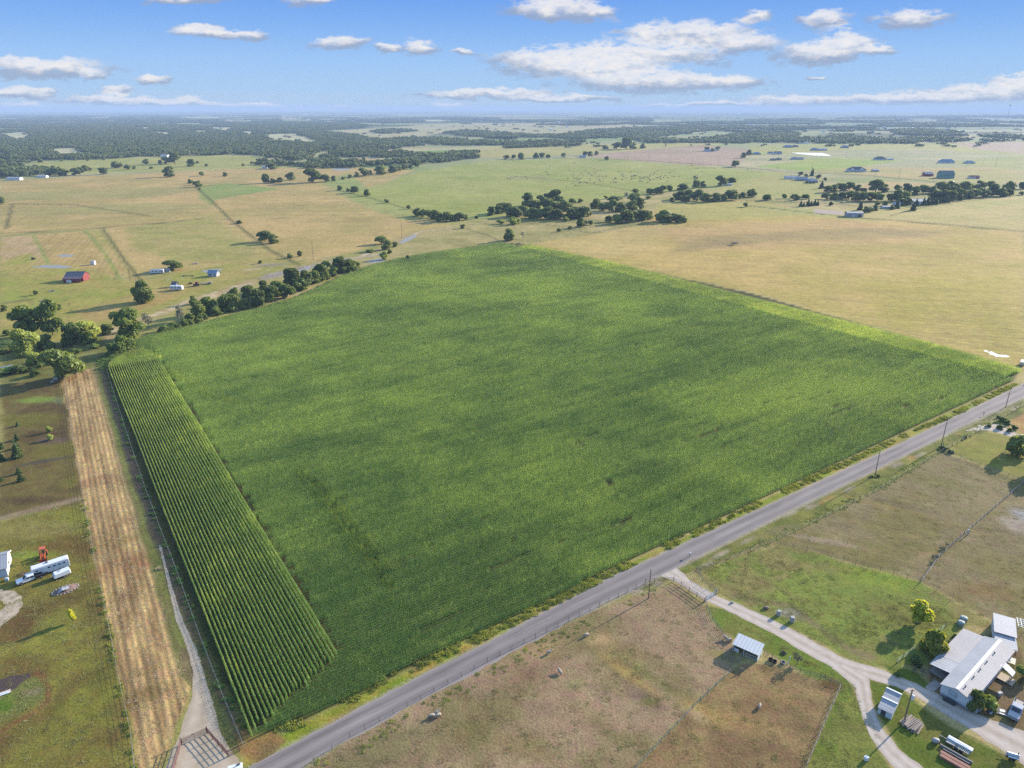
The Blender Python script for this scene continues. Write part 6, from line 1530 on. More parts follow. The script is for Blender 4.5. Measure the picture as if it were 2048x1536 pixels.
    b = MB(); b.box((0, -.62, .95), (1.6, .35, .05)); b.build('shelf', M_WHITE, t)
    c = G(1732, 1520); b = MB(); b.box((0, 0, .38), (.8, .6, .76), bev=.06); b.box((0, 0, .8), (.84, .64, .08), bev=.03); props(b.build('well_cap', M_WHITE, None, c, .3), 'small white box standing alone on the lawn left of the side drive', 'utility box')

# ------------------------------------------------------------------ fences
FENCES = []
def fence(pl, label, h=1.25, step=4.0, pm=None, wm=None, wires=5, pr=.055, name='fence', rails=0, px=True, wr=.014, maxp=95, far=False):
    P = GL(pl) if px else pl; o0 = P[0]
    t = thing(name, label, 'fence', (o0[0], o0[1], 0))
    L = sum(math.dist(a, b) for a, b in zip(P[:-1], P[1:]))
    step = max(step, L / maxp); Q = resample(P, step)
    if far:
        b = MB()
        for x, y in Q: b.box((x - o0[0], y - o0[1], h / 2), (pr * 2, pr * 2, h))
        for a, c in zip(P[:-1], P[1:]):
            for k in range(wires):
                z = h * (k + 1) / (wires + .3); b.tube([(a[0] - o0[0], a[1] - o0[1], z), (c[0] - o0[0], c[1] - o0[1], z)], wr, 4, False)
        b.build('post_and_wire', pm or M_WOODB, t); return t
    b = MB(); b.tube([(0, 0, 0), (0, 0, h + .06), (0, 0, h + .1)], [pr, pr * .9, pr * .3], 6); me = b.mesh('post', pm or M_WOODB)
    for x, y in Q:
        o = D.objects.new('post', me); COL.objects.link(o); o.parent = t; o.location = (x - o0[0], y - o0[1], 0); o.rotation_euler = (random.gauss(0, .02), random.gauss(0, .02), random.random())
    b = MB()
    for a, c in zip(Q[:-1], Q[1:]):
        for k in range(wires):
            z = h * (k + .8) / wires
            b.tube([(a[0] - o0[0], a[1] - o0[1], z), ((a[0] + c[0]) / 2 - o0[0], (a[1] + c[1]) / 2 - o0[1], z - .02), (c[0] - o0[0], c[1] - o0[1], z)], wr if not rails else rails, 5, False)
    b.build('rail' if rails else 'wire', wm or M_WIRE, t)
    return t
homestead()
def near_fences():
    fence([(575, 1556), (590, 1548), (700, 1474), (868, 1384), (1000, 1310), (1180, 1222), (1290, 1167)], 'dark wire fence between the road verge and the large sheep paddock', 1.25, 3.4, M_WOODB, M_WIRE, 5, wr=.012)
    fence([(1290, 1167), (1347, 1163), (1378, 1183), (1409, 1205)], 'brown rail fence beside the drive entrance', 1.4, 2.6, M_WOODB, M_WOODB, 4, .08, rails=.045)
    fence([(1409, 1205), (1424, 1240), (1444, 1268), (1463, 1284)], 'wire fence from the drive gate down to the animal shed', 1.2, 2.4, M_WOODB, M_WIRE, 6, wr=.018)
    fence([(1528, 1308), (1560, 1328), (1600, 1345), (1640, 1357), (1682, 1372), (1650, 1445), (1612, 1536), (1596, 1580)], 'wire fence round the orange paddock right of the animal shed', 1.2, 2.6, M_WOODB, M_WIRE, 6, wr=.018)
    fence([(1462, 1344), (1400, 1402), (1322, 1484), (1252, 1560)], 'weathered fence splitting the two lower paddocks', 1.2, 3.0, M_WOODG, M_WIRE, 5, wr=.014)
    fence([(1394, 1141), (1500, 1103), (1620, 1049), (1760, 979), (1884, 904)], 'wire fence along the road beside the upper paddock', 1.25, 3.6, M_WOODB, M_WIRE, 4, wr=.011)
    fence([(1884, 904), (1960, 862), (2048, 812), (2120, 772)], 'wire fence along the road beside the right lawn', 1.25, 4, M_WOODB, M_WIRE, 4, wr=.011)
    fence([(1394, 1141), (1405, 1164), (1438, 1186)], 'short wire fence curving to the drive gate', 1.25, 2.2, M_WOODB, M_WIRE, 6, wr=.018)
    fence([(1518, 1085), (1560, 1090), (1640, 1109), (1760, 1142), (1842, 1165), (1905, 1198)], 'line of thin posts between the bright lawn and the upper paddock', 1.5, 3.2, M_WOODB, M_WIRE, 4, .05, wr=.015)
    fence([(1842, 1165), (1880, 1112), (1936, 1062), (2060, 955), (2100, 920)], 'straw coloured fence dividing the upper paddocks', 1.25, 3.0, M_WOODG, M_WOODG, 6, .06, wr=.02)
    fence([(1884, 902), (1960, 931), (2056, 967), (2120, 990)], 'wire fence between the right lawn and the upper paddock', 1.2, 3, M_WOODB, M_WIRE, 6, wr=.02)
    fence([(488, 1496), (445, 1392), (400, 1275), (352, 1140), (318, 1052), (285, 962), (248, 850), (214, 742)], 'pale wire fence between the field track and the corn', 1.3, 3.6, M_GALV, M_WIREW, 4, .045, wr=.008)
    fence([(277, 1600), (262, 1468), (240, 1368), (215, 1238), (190, 1120), (168, 1000), (146, 870), (128, 756)], 'straw coloured fence line between the yards and the stubble strip', 1.2, 3.6, M_WOODG, M_WIRE, 4, .05, wr=.016)
    fence([(415, 1466), (437, 1491), (456, 1513), (480, 1502)], 'red brown pipe fence right of the track gate', 1.5, 2.4, M_PIPE, M_PIPE, 5, .09, rails=.05)
    fence([(363, 1489), (352, 1528), (340, 1570)], 'red brown pipe fence left of the track gate', 1.5, 2.4, M_PIPE, M_PIPE, 5, .09, rails=.05)
    # gates
    def gate(p, q, label, m, h=1.35):
        a, b_ = G(*p), G(*q); L = math.dist(a, b_); t = thing('gate', label, 'gate', (a[0], a[1], 0), math.atan2(b_[1] - a[1], b_[0] - a[0]))
        f = MB()
        for z in np.linspace(.25, h, 5): f.tube([(.15, 0, z), (L - .15, 0, z)], .045, 6)
        for x in (.15, L / 2, L - .15): f.tube([(x, 0, .25), (x, 0, h)], .045, 6)
        f.tube([(.15, 0, .25), (L / 2, 0, h)], .03, 6); f.build('gate_frame', m, t)
        for x in (0, L): g = MB(); g.tube([(x, 0, 0), (x, 0, h + .4)], .1, 8); g.build('gate_post', m, t)
    gate((363, 1489), (415, 1466), 'red brown pipe gate closing the field track', M_PIPE); gate((1411, 1203), (1432, 1188), 'grey metal gate across the house drive', M_GALV)
    # distant fences
    for pl, lab, hh in (([(0, 468), (70, 464), (205, 456), (330, 446), (420, 436)], 'fence across the tan field above the ploughed strip', 1.3), ([(22, 452), (18, 438), (26, 408), (150, 410), (300, 432)], 'fence line boxing in the far left tan field', 1.3),
                        ([(205, 456), (250, 520), (295, 576)], 'fence running down from the tan field to the lone rounded tree', 1.3), ([(392, 374), (425, 402), (462, 440), (540, 500), (600, 530)], 'long fence descending past the two dark trees', 1.3),
                        ([(680, 382), (740, 396), (810, 416), (832, 422)], 'fence on the left side of the cattle pasture', 1.3), ([(1020, 352), (1160, 364), (1300, 388)], 'fence crossing the cattle pasture', 1.3),
                        ([(1120, 316), (1280, 321), (1440, 331), (1560, 343), (1740, 352), (1900, 367), (2048, 372)], 'fence along the far road behind the pastures', 1.4), ([(1500, 412), (1690, 434), (1780, 441), (1900, 451), (2048, 464)], 'fence between the hay field and the farm arena', 1.3),
                        ([(1780, 432), (1830, 418), (1920, 404), (2048, 390)], 'fence along the farm lane under the right grove', 1.3), ([(1500, 402), (1640, 407), (1720, 413)], 'fence behind the sand arena', 1.3)):
        fence(pl, lab, hh, 7, M_WOODB, None, 4, .09, far=True, wr=.03, maxp=160)
near_fences()

# ------------------------------------------------------------------ poles along the roads
def poles():
    def pole(x, y, h, label, group=None, r=.15, arm=False, cap=True):
        c = G(x, y); t = thing('utility_pole', label, 'utility pole', (c[0], c[1], 0), R(35), group)
        b = MB(); b.tube([(0, 0, -.2), (0, 0, h * .5), (0, 0, h)], [r, r * .85, r * .65], 8); b.build('pole', M_WOODB, t)
        if arm: b = MB(); b.box((0, 0, h - .5), (.12, 2.2, .12)); b.build('crossarm', M_WOODB, t)
        if cap: b = MB(); b.tube([(0, 0, h), (0, 0, h + .12), (0, 0, h + .28)], [.05, .12, .06], 8); b.build('insulator', M_WHITE, t)
    pole(1297, 1197, 8.9, 'slim dark utility pole on the verge left of the drive entrance'); pole(1750, 951, 9.4, 'slim utility pole on the verge beside the upper paddock'); pole(1882, 893, 11.4, 'tall utility pole at the corner of the upper paddock')
    pole(2011, 815, 9.4, 'utility pole on the green verge at the far end of the road'); pole(1884, 900, 3.2, 'short stub pole beside the tall corner pole', None, .13, False, False)
    pole(627, 519, 16, 'tall wooden pole near the creek road on the mid plain', None, .2); pole(804, 475, 15, 'wooden pole beside the creek pool', None, .2); pole(1492, 412, 14, 'wooden pole by a small tree at the corner of the hay field', None, .2)
    for x, y in ((1255, 321), (1296, 324), (1340, 326), (1384, 329), (1436, 333)): pole(x, y, 20, 'thin pole of the power line along the pink field road', 'poles along the pink field road', .22)
    for x, y in ((1555, 338), (1622, 345), (1632, 318), (1692, 316), (1749, 357), (1797, 358), (1842, 352), (1866, 364), (1931, 338), (1965, 333), (1991, 332)): pole(x, y, 19, 'thin pole of the power lines among the far right houses', 'poles among the far right houses', .22)
    # board on a dark post at the road corner
    c = G(488, 1582); t = thing('sign_board', 'white board with a dark slot on a dark post at the track corner', 'sign', (c[0], c[1], 0), R(20))
    b = MB(); b.box((0, 0, 2.9), (.18, .18, 5.8)); b.build('post', M_DARK, t)
    b = MB(); b.box((-.75, .2, 5.9), (2.5, 1.35, .12), bev=.04); b.build('board', M_WHITE, t)
    b = MB(); b.box((-.75, .2, 5.965), (1.1, .16, .02), rz=.25); b.box((-.15, .55, 5.99), (.5, .4, .12)); b.build('slot', M_DARK, t)
    for x, y, lab in ((1379, 1113, 'small white mailbox at the road edge by the house drive'), (1967, 831, 'small dark mailbox at the road edge by the right drive')):
        c = G(x, y); t = thing('mailbox', lab, 'mailbox', (c[0], c[1], 0), R(-55)); m = M_WHITE if 'white' in lab else M_DARK
        b = MB(); b.box((0, 0, .5), (.12, .12, 1.0)); b.build('post', M_WOODB, t); b = MB(); b.box((0, 0, 1.15), (.6, .3, .3), bev=.06); b.build('box', m, t)
poles()

# ------------------------------------------------------------------ vehicles
def wheel_set(t, xs, yhalf, r, w, rim=M_RIM):
    for x in xs:
        for s in (-1, 1):
            b = MB(); b.wheel((x, s * yhalf, r), r, w); o = b.build('wheel', M_TYRE, t); q = MB(); q.wheel((x, s * (yhalf + w * .46), r), r * .55, w * .16, 10); q.build('rim', rim, o)
def pickup(loc, ang, label, paint, bed='box', dually=False):
    """front points to +x"""
    t = thing('pickup_truck', label, 'pickup truck', (loc[0], loc[1], 0), ang)
    Wd = 1.95; hood = [(2.85, .55), (2.9, .78), (2.82, 1.02), (1.35, 1.16), (.62, 1.76), (.4, 1.84), (-.95, 1.84), (-1.12, 1.72), (-1.18, .55), (-.2, .42), (2.3, .42)]
    b = MB(); b.profile(hood, Wd, .10); b.build('body', paint, t)
    g = MB(); g.quad((1.30, -.80, 1.215), (1.30, .80, 1.215), (.66, .70, 1.755), (.66, -.70, 1.755)); g.build('windscreen', M_GLASS, t)
    for s in (-1, 1):
        y = s * (Wd / 2 + .004); g = MB(); g.add([(1.05, y, 1.2), (.62, y, 1.66), (-.05, y, 1.68), (-.05, y, 1.2)], [(0, 1, 2, 3)] if s < 0 else [(3, 2, 1, 0)]); g.add([(-.15, y, 1.2), (-.15, y, 1.68), (-.95, y, 1.66), (-1.0, y, 1.2)], [(0, 1, 2, 3)] if s < 0 else [(3, 2, 1, 0)]); g.build('side_window', M_GLASS, t)
        h = MB(); h.box((2.84, s * .72, .86), (.12, .36, .16), bev=.03); h.build('headlight', M_GALV, t)
        m_ = MB(); m_.box((1.05, s * (Wd / 2 + .14), 1.25), (.12, .26, .2), bev=.03); m_.build('mirror', M_BLACK, t)
    q = MB(); q.box((2.92, 0, .58), (.12, 1.9, .22), bev=.04); q.build('bumper', M_GALV if bed == 'box' else M_BLACK, t)
    if bed == 'box':
        b = MB(); b.box((-2.15, .92, .85), (2.0, .12, .75), bev=.03); b.box((-2.15, -.92, .85), (2.0, .12, .75), bev=.03); b.box((-3.1, 0, .85), (.1, 1.75, .72), bev=.03); b.build('bed', paint, t)
        b = MB(); b.box((-2.15, 0, .62), (1.98, 1.74, .1)); b.build('bed_floor', M_BLACK, t)
        b = MB(); b.box((-2.15, 0, 1.02), (1.6, 1.6, .5), bev=.15); b.build('cargo', M_BLACK, t); wheel_set(t, (1.95, -2.05), .86, .40, .26)
    else:
        b = MB(); b.box((-2.7, 0, .98), (3.0, 2.2, .12)); b.box((-1.28, 0, 1.4), (.1, 2.1, .85)); b.build('flat_bed', M_BLACK, t)
        b = MB(); b.box((-2.5, 0, .68), (3.4, .9, .3)); b.build('chassis', M_DARK, t); wheel_set(t, (1.95, -2.55), .88, .42, .30)
    return t
def vehicles():
    pickup((102.7, 110.7), R(225), 'grey pickup with dark load parked at the lower right of the house drive', M_CARG)
    pickup((-125.9, 154.2), R(222), 'white flatbed pickup hitched to a long horse trailer', M_CARW, 'flat', True)
    # gooseneck horse trailer
    a = R(37.5); t = thing('horse_trailer', 'long white gooseneck horse trailer with dark windows', 'horse trailer', (-122.6, 158.2, 0), a)
    b = MB(); b.profile([(-4.4, 1.6), (-4.15, 2.72), (4.1, 2.85), (4.3, 2.7), (4.3, .62), (-1.9, .62), (-2.2, 1.5)], 2.25, .06); b.build('body', M_CARW, t)
    b = MB(); b.box((-.05, 0, 2.84), (8.1, 1.9, .05), ry=-.015); b.build('roof', M_WHITE, t)
    for x in (-3.1, -.3, .9, 2.0, 3.1): q = MB(); q.box((x, -1.135, 2.05), (.62, .03, .32)); q.build('window', M_GLASS, t)
    q = MB(); q.box((-1.15, -1.135, 1.65), (.75, .03, 1.7)); q.build('door', M_TRIM, t)
    q = MB(); q.box((-.6, .2, 2.98), (.6, .6, .22), bev=.06); q.build('roof_unit', M_DARK, t)
    wheel_set(t, (1.9, 2.8), 1.05, .38, .24); q = MB(); q.tube([(-3.6, 0, 1.55), (-3.6, 0, .9)], .08, 8); q.build('hitch', M_BLACK, t)
    # covered utility trailer
    t = thing('cargo_trailer', 'small white covered trailer parked beside the horse trailer', 'trailer', (-118.4, 155.9, 0), R(44))
    b = MB(); b.profile([(-1.95, .62), (-2.0, 1.0), (-1.6, 1.75), (1.9, 1.85), (2.0, 1.6), (2.0, .62)], 1.9, .16); b.build('body', M_CARW, t)
    b = MB(); b.box((0, 0, .5), (4.0, 1.6, .14)); b.box((-2.6, 0, .48), (1.2, .1, .1)); b.build('frame', M_BLACK, t); wheel_set(t, (.3,), .98, .33, .2)
    q = MB(); q.box((-.3, .3, 1.86), (.5, .5, .1), bev=.03); q.build('roof_vent', M_GALV, t)
    # orange tractor with front bucket and canopy
    t = thing('tractor', 'orange tractor with front loader and canopy on the yard grass', 'tractor', (-128.6, 164.6, 0), R(-60))
    b = MB(); b.profile([(1.75, .62), (1.8, 1.05), (1.6, 1.25), (.2, 1.35), (.1, .6)], .72, .06); b.build('bonnet', M_ORANGE, t)
    b = MB(); b.box((-.55, 0, .72), (1.5, .5, .5), bev=.05); b.box((.9, 0, .55), (1.6, .3, .25)); b.build('chassis', M_DARK, t)
    for s in (-1, 1):
        q = MB(); q.wheel((-.85, s * .78, .68), .68, .38, 16); o = q.build('rear_wheel', M_TYRE, t); q = MB(); q.wheel((-.85, s * .96, .68), .36, .06, 10); q.build('rim', M_ORANGE, o)
        q = MB(); q.wheel((1.3, s * .68, .42), .42, .26, 14); o = q.build('front_wheel', M_TYRE, t); q = MB(); q.wheel((1.3, s * .80, .42), .22, .05, 10); q.build('rim', M_ORANGE, o)
        q = MB(); q.box((-.85, s * .78, 1.42), (1.1, .42, .08), bev=.03); q.build('fender', M_ORANGE, t)
        q = MB(); q.tube([(.2, s * .56, 1.45), (1.5, s * .56, 1.35), (2.5, s * .56, .55)], .07, 6); q.build('loader_arm', M_ORANGE, t)
        for x in (-1.15, .05): q = MB(); q.box((x, s * .6, 1.95), (.07, .07, 1.2)); q.build('canopy_post', M_BLACK, t)
    q = MB(); q.box((-.55, 0, 2.58), (1.7, 1.5, .12), bev=.05); q.build('canopy', M_ORANGE, t)
    q = MB(); q.box((-.6, 0, 1.2), (.5, .5, .14), bev=.05); q.box((-.85, 0, 1.5), (.12, .5, .55), bev=.05); q.build('seat', M_BLACK, t)
    q = MB(); q.tube([(.05, 0, 1.3), (-.2, 0, 1.62)], .03, 6); q.wheel((-.22, 0, 1.64), .2, .04, 12, (-.6, 0, .8)); q.build('steering_wheel', M_BLACK, t)
    q = MB(); q.add([(2.4, -.9, .75), (2.4, .9, .75), (2.4, .9, .12), (2.4, -.9, .12), (3.0, .9, .1), (3.0, -.9, .1)], [(0, 1, 2, 3), (3, 2, 4, 5), (0, 3, 5), (1, 4, 2)]); q.build('bucket', M_REDT, t)
    # car at the far end of the road
    c = G(2058, 768); t = thing('car', 'blue and white car on the road at the right picture edge', 'car', (c[0], c[1], 0), R(35 + 180))
    b = MB(); b.profile([(2.2, .35), (2.25, .7), (1.1, .88), (.5, 1.4), (-1.0, 1.42), (-1.7, .98), (-2.2, .9), (-2.2, .35)], 1.8, .12); b.build('body', M_CARB, t)
    b = MB(); b.box((-.3, 0, 1.43), (1.3, 1.4, .05), bev=.02); b.build('roof_panel', M_CARW, t)
    for s in (-1, 1): g = MB(); y = s * .904; g.add([(.95, y, .92), (.5, y, 1.32), (-.9, y, 1.32), (-1.4, y, .95)], [(0, 1, 2, 3)]); g.build('side_window', M_GLASS, t)
    wheel_set(t, (1.4, -1.35), .80, .32, .2)
    # campers and machinery on the green pasture
    def camper(px_, py_, ang, L, label):
        c = G(px_, py_); t = thing('camper', label, 'camper', (c[0], c[1], 0), R(ang))
        b = MB(); b.profile([(-L / 2, .6), (-L / 2 - .1, 1.6), (-L / 2 + .5, 3.0), (L / 2 - .4, 3.05), (L / 2, 2.6), (L / 2, .6)], 2.6, .18); b.build('body', M_CARW, t)
        for x in (-.6, -.1, .5): q = MB(); q.box((x * L / 2, -1.315, 2.0), (1.1, .03, .7)); q.build('window', M_GLASS, t)
        q = MB(); q.box((L * .36, -1.315, 1.55), (.75, .03, 1.8)); q.build('door', M_GREYW, t)
        q = MB(); q.box((0, 0, 3.12), (.9, .9, .3), bev=.08); q.build('roof_unit', M_WHITE, t); wheel_set(t, (-.3, .6), 1.15, .36, .22)
    camper(315, 547, 14, 9.5, 'long white camper with dark windows beside a tree'); camper(354, 580, -4, 8.6, 'white camper parked in the open below the small dark shed')
    H = house
    H(334, 544, 12, 12, 3.2, 2.4, .5, M_GREYW, M_ROOFB, 'grey awning shelter between the long camper and its tree', 'shelter', 'shelter'); H(351, 573, 9, -10, 3.5, 2.2, 1.4, M_SHING, M_SHING, 'small dark steep shed behind the lower white camper', 'shed', 'shed')
    H(428, 552, 18, -6, 5, 2.6, 1.9, M_GREYW, M_SHINGG, 'small grey gabled cabin by the creek road', 'cabin', 'cabin', wins=(('f', -.4, 1.3, .9, .9),), doors=(('f', .1, .9, 1.9, M_WHITE),))
    t, L = H(156, 560, 34, 4, 9, 4.0, 2.2, M_RED, M_SHING, 'dark red barn with dark roof standing alone on the left pasture', 'barn', 'barn', doors=(('f', -.35, 3.4, 3.0, M_WHITE),))
    b = MB(); b.slab((-L / 2 - .2, -8.6, 2.7), (L / 2 + .2, -8.6, 2.7), (L / 2 + .2, -4.52, 3.9), (-L / 2 - .2, -4.52, 3.9), .12); b.build('lean_to_roof', mat('faded purple roof', (.10, .07, .085), .8, var=.2), t)
    b = MB(); b.box((0, -8.2, 1.33), (L - .2, .1, 2.66)); b.build('lean_to_wall', M_RED, t); b = MB(); b.box((-L * .17, -8.27, 1.0), (3.4, .06, 2.0)); b.build('door', M_WHITE, t)
    c = G(187, 529); t = thing('storage_box', 'white box container near the green grass strip', 'container', (c[0], c[1], 0), R(2)); b = MB(); b.box((0, 0, 1.4), (3.0, 2.6, 2.8), bev=.06); b.build('body', M_WHITE, t); b = MB(); b.box((0, 0, 2.85), (3.2, 2.8, .1)); b.build('roof', M_ROOFW, t)
    c = G(393, 572); t = thing('tractor', 'old red tractor parked beside dark implements', 'tractor', (c[0], c[1], 0), R(165))
    b = MB(); b.profile([(2.2, .8), (2.2, 1.5), (.3, 1.7), (.3, .8)], .9, .06); b.build('bonnet', M_REDT, t); b = MB(); b.box((-.6, 0, 2.1), (1.5, 1.5, 1.5), bev=.1); b.build('cab', M_GLASS, t); b = MB(); b.box((-.6, 0, 2.92), (1.7, 1.6, .14)); b.build('cab_roof', M_REDT, t)
    for s in (-1, 1): q = MB(); q.wheel((-.9, s * .95, .85), .85, .45); q.build('rear_wheel', M_TYRE, t); q = MB(); q.wheel((1.7, s * .7, .5), .5, .3); q.build('front_wheel', M_TYRE, t)
    c = G(414, 568); t = thing('flat_trailer', 'low flat trailer with loose load right of the red tractor', 'trailer', (c[0], c[1], 0), R(8)); b = MB(); b.box((0, 0, .7), (7.5, 2.2, .2)); b.box((-4.4, 0, .6), (1.6, .12, .12)); b.build('bed', M_WOODG, t); wheel_set(t, (.8, 1.7), 1.0, .4, .22); b = MB(); b.box((2.2, 0, 1.1), (2.2, 1.6, .6), rz=.2, bev=.1); b.build('load', M_TARP, t)
    c = G(381, 568); t = thing('disc_harrow', 'dark farm implement left of the red tractor', 'implement', (c[0], c[1], 0), R(10)); b = MB(); b.box((0, 0, .8), (2.6, .15, .15)); b.box((0, 1.0, .8), (2.6, .15, .15)); b.box((0, .5, .82), (.15, 1.6, .15)); b.build('frame', M_DARK, t)
    b = MB()
    for x in np.linspace(-1.2, 1.2, 7): b.wheel((x, 0, .4), .4, .06, 10, (1, .2, 0)); b.wheel((x, 1.0, .4), .4, .06, 10, (1, -.2, 0))
    b.build('disc', M_DARK, t)
    c = G(376, 553); t = thing('hay_rake', 'low dark implement behind the campers', 'implement', (c[0], c[1], 0), R(5)); b = MB(); b.box((0, 0, .7), (8.5, .2, .2)); b.box((0, .8, .7), (8, .15, .15)); b.build('frame', M_DARK, t); wheel_set(t, (-3.2, 3.2), .6, .4, .2)
    # round bales of brush: logs on the pasture
    for x, y, w_, lab in ((103, 583, 12, 'larger brush heap on the green pasture below the red barn'), (87, 602, 8, 'smaller brush heap near the tyre tracks'), (390, 528, 11, 'dark brush heap on the tan field above the campers')):
        c = G(x, y); L = w_ / S(y); rr = random.Random(int(x)); b = MB()
        for k in range(34): a = rr.uniform(0, 3.14); ln = rr.uniform(.4, 1) * 1.6; px_, py_ = rr.gauss(0, L * .24), rr.gauss(0, .7); z = rr.uniform(.1, .9); b.tube([(px_ - math.cos(a) * ln, py_ - math.sin(a) * ln, max(.06, z - .3)), (px_ + math.cos(a) * ln, py_ + math.sin(a) * ln, z)], [.09, .05], 5)
        props(b.build('brush_heap', M_BARKG, None, c), lab, 'brush heap')
    # white drums in a row
    b = MB(); b.tube([(0, 0, 0), (0, 0, 1.5)], [.12, .1], 6); me = b.mesh('marker_post', M_WHITE)
    for x, y in ((334, 561), (338, 560), (343, 557), (366, 557)):
        o = D.objects.new('marker_post', me); COL.objects.link(o); c = G(x, y); o.location = (c[0], c[1], 0); props(o, 'short white post standing in the grass above the lower camper', 'post', 'white posts by the campers')
vehicles()

# ------------------------------------------------------------------ left yard and paddock things
def yard_things():
    # white house cut by the left picture edge
    n = np.array(G(16.5, 1152)); f = np.array([math.cos(R(118)), math.sin(R(118))]); l = np.array([math.cos(R(208)), math.sin(R(208))]); L, W = 16.0, 8.6
    c = n + f * W / 2 + l * L / 2; t = thing('house', 'white house with grey metal roof cut by the left picture edge', 'house', (c[0], c[1], 0), R(28))
    gable_parts(t, L, W, 2.7, 1.7, M_SIDE, M_ROOFB, .35)
    b = MB(); k = 1.7 / (W / 2)
    for s in (-1, 1): b.add([(L / 2 + .36, s * (W / 2 + .35), 2.70 - .35 * k), (L / 2 + .36, 0, 4.46), (L / 2 + .36, 0, 4.2), (L / 2 + .36, s * (W / 2 + .35), 2.44 - .35 * k)], [(0, 1, 2, 3)])
    b.build('rake_board', M_TRIM, t); opening(t, 'window', 'f', L, W, 4.6, 1.5, 1.4, 1.2); opening(t, 'window', 'r', L, W, 0, 1.5, 1.2, 1.1)
    c = G(14, 1161); b = MB(); b.box((0, 0, .4), (.9, .9, .8), bev=.08); b.tube([(0, 0, .8), (0, 0, .84)], [.34, .34], 12); props(b.build('air_conditioner', M_BLUEP, None, c, R(28)), 'pale blue air conditioner box at the corner of the white house', 'air conditioner')
    c = G(45, 1149); b = MB(); rr = random.Random(3)
    for k in range(16): a = rr.uniform(0, 6.28); b.tube([(rr.gauss(0, .8), rr.gauss(0, .4), .1), (rr.gauss(0, .8) + math.cos(a), rr.gauss(0, .4) + math.sin(a) * .6, rr.uniform(.2, .9))], [.05, .03], 5)
    props(b.build('brush_heap', M_WOODB, None, c), 'small dark twig pile behind the white flatbed pickup', 'brush heap')
    c = (-114.4, 150.4); t = thing('mulch_heap', 'oval heap of brown mulch near the small white trailer', 'mulch heap', (c[0], c[1], 0), R(38))
    V = []; F = []; nu, nv = 28, 8; rr = random.Random(9)
    for i in range(nv + 1):
        q = i / nv
        for k in range(nu): a = 2 * math.pi * k / nu; V.append((2.9 * q * math.cos(a), 1.75 * q * math.sin(a), .75 * (1 - q * q) * (1 + rr.uniform(-.15, .15)) + rr.uniform(0, .05) * (q < 1)))
    F = [(i * nu + k, (i + 1) * nu + k, (i + 1) * nu + (k + 1) % nu, i * nu + (k + 1) % nu) for i in range(nv) for k in range(nu)]
    MB().add(V, F).build('heap', M_MULCH, t)
    b = MB(); rr = random.Random(2)
    for k in range(22): a = 2 * math.pi * k / 22; b.ball((2.95 * math.cos(a), 1.8 * math.sin(a), .1), (.2, .17, .15), 6, 4)
    b.build('edging_stone', M_STONE, t)
    c = G(123, 1178, .9); t = thing('metal_sheet', 'bent white metal sheet lying on the mulch heap', 'metal sheet', (c[0], c[1], .78), R(36))
    b = MB(); b.slab((0, -.8, .1), (1.7, -.75, .02), (1.7, .7, .05), (0, .7, .14), .04); b.build('sheet', M_ROOFW, t); b = MB(); b.slab((-.9, -.95, -.35), (-.02, -.8, .08), (-.02, .7, .12), (-.9, .5, -.3), .04); b.build('folded_end', M_ROOFB, t)
    # planks by the fire ring
    c = G(8, 1390); rr = random.Random(6)
    for k in range(5):
        b = MB(); b.box((0, 0, .06 + .09 * (k // 3)), (3.0 - .2 * k, .32, .08)); o = b.build('plank', M_WOODP if k < 3 else M_WHITE, None, (c[0] - .2 + .3 * math.cos(R(130)) * (k % 3 * 1.2), c[1] + .38 * (k % 3), 0), R(36 + rr.uniform(-6, 6)))
        props(o, 'loose pale plank lying by the dark mulch bed at the lower left edge', 'plank', 'planks at the lower left edge')
    pp = [(-40, 1352), (0, 1358), (25, 1351), (45, 1349), (60, 1347), (64, 1353), (48, 1362), (20, 1384), (-30, 1400)]
    patch('mulch_bed', pp, mat('dark wet mulch', (.045, .028, .022), .95, var=.5, scale=3, bump=.8), .02, sub=1.0, wob=.25, seed=31)
    for x, y in ((28, 1345), (42, 1343), (62, 1344)):
        c = G(x, y); b = MB(); b.tube([(0, 0, 0), (0, 0, .9)], [.05, .04], 6); props(b.build('stake', M_WOODB, None, c), 'short stake at the rim of the dark mulch bed', 'stake', 'stakes round the mulch bed')
    for x, y, w_, lab in ((112, 760, 1.9, 'larger grey stone block under the big tree at the stubble strip'), (105, 765, 1.3, 'smaller white stone block under the big tree at the stubble strip')):
        c = G(x, y); b = MB(); b.box((0, 0, w_ * .3), (w_, w_ * .8, w_ * .6), rz=.4, bev=.2); props(b.build('stone_block', M_STONE, None, c), lab, 'stone block')
    c = G(317, 1140); b = MB()
    rr = random.Random(12)
    for k in range(40): a = rr.uniform(0, 6.28); r = rr.uniform(0, .9); b.tube([(math.cos(a) * r, math.sin(a) * r, .05), (math.cos(a) * r * 1.3, math.sin(a) * r * 1.3 + .3, rr.uniform(.25, .8))], [.06, .02], 4)
    props(b.build('hay_heap', M_STRAW, None, c), 'small heap of dry hay beside the field track', 'hay heap')
    # open fronted animal shed
    fr, br_, fl = np.array(G(1514, 1324)), np.array(G(1526.6, 1310.5)), np.array(G(1465, 1302)); u = fr - fl; L = float(np.linalg.norm(u)); an = math.atan2(u[1], u[0]); W = 3.2
    c = (fr + fl) / 2 + np.array([-math.sin(an), math.cos(an)]) * W / 2
    t = thing('animal_shed', 'open fronted animal shed with white sloping roof between the paddocks', 'shed', (c[0], c[1], 0), an)
    b = MB(); x, y = L / 2, W / 2
    b.box((0, y - .05, 1.3), (L, .1, 2.6)); b.build('back_wall', M_DARK, t)
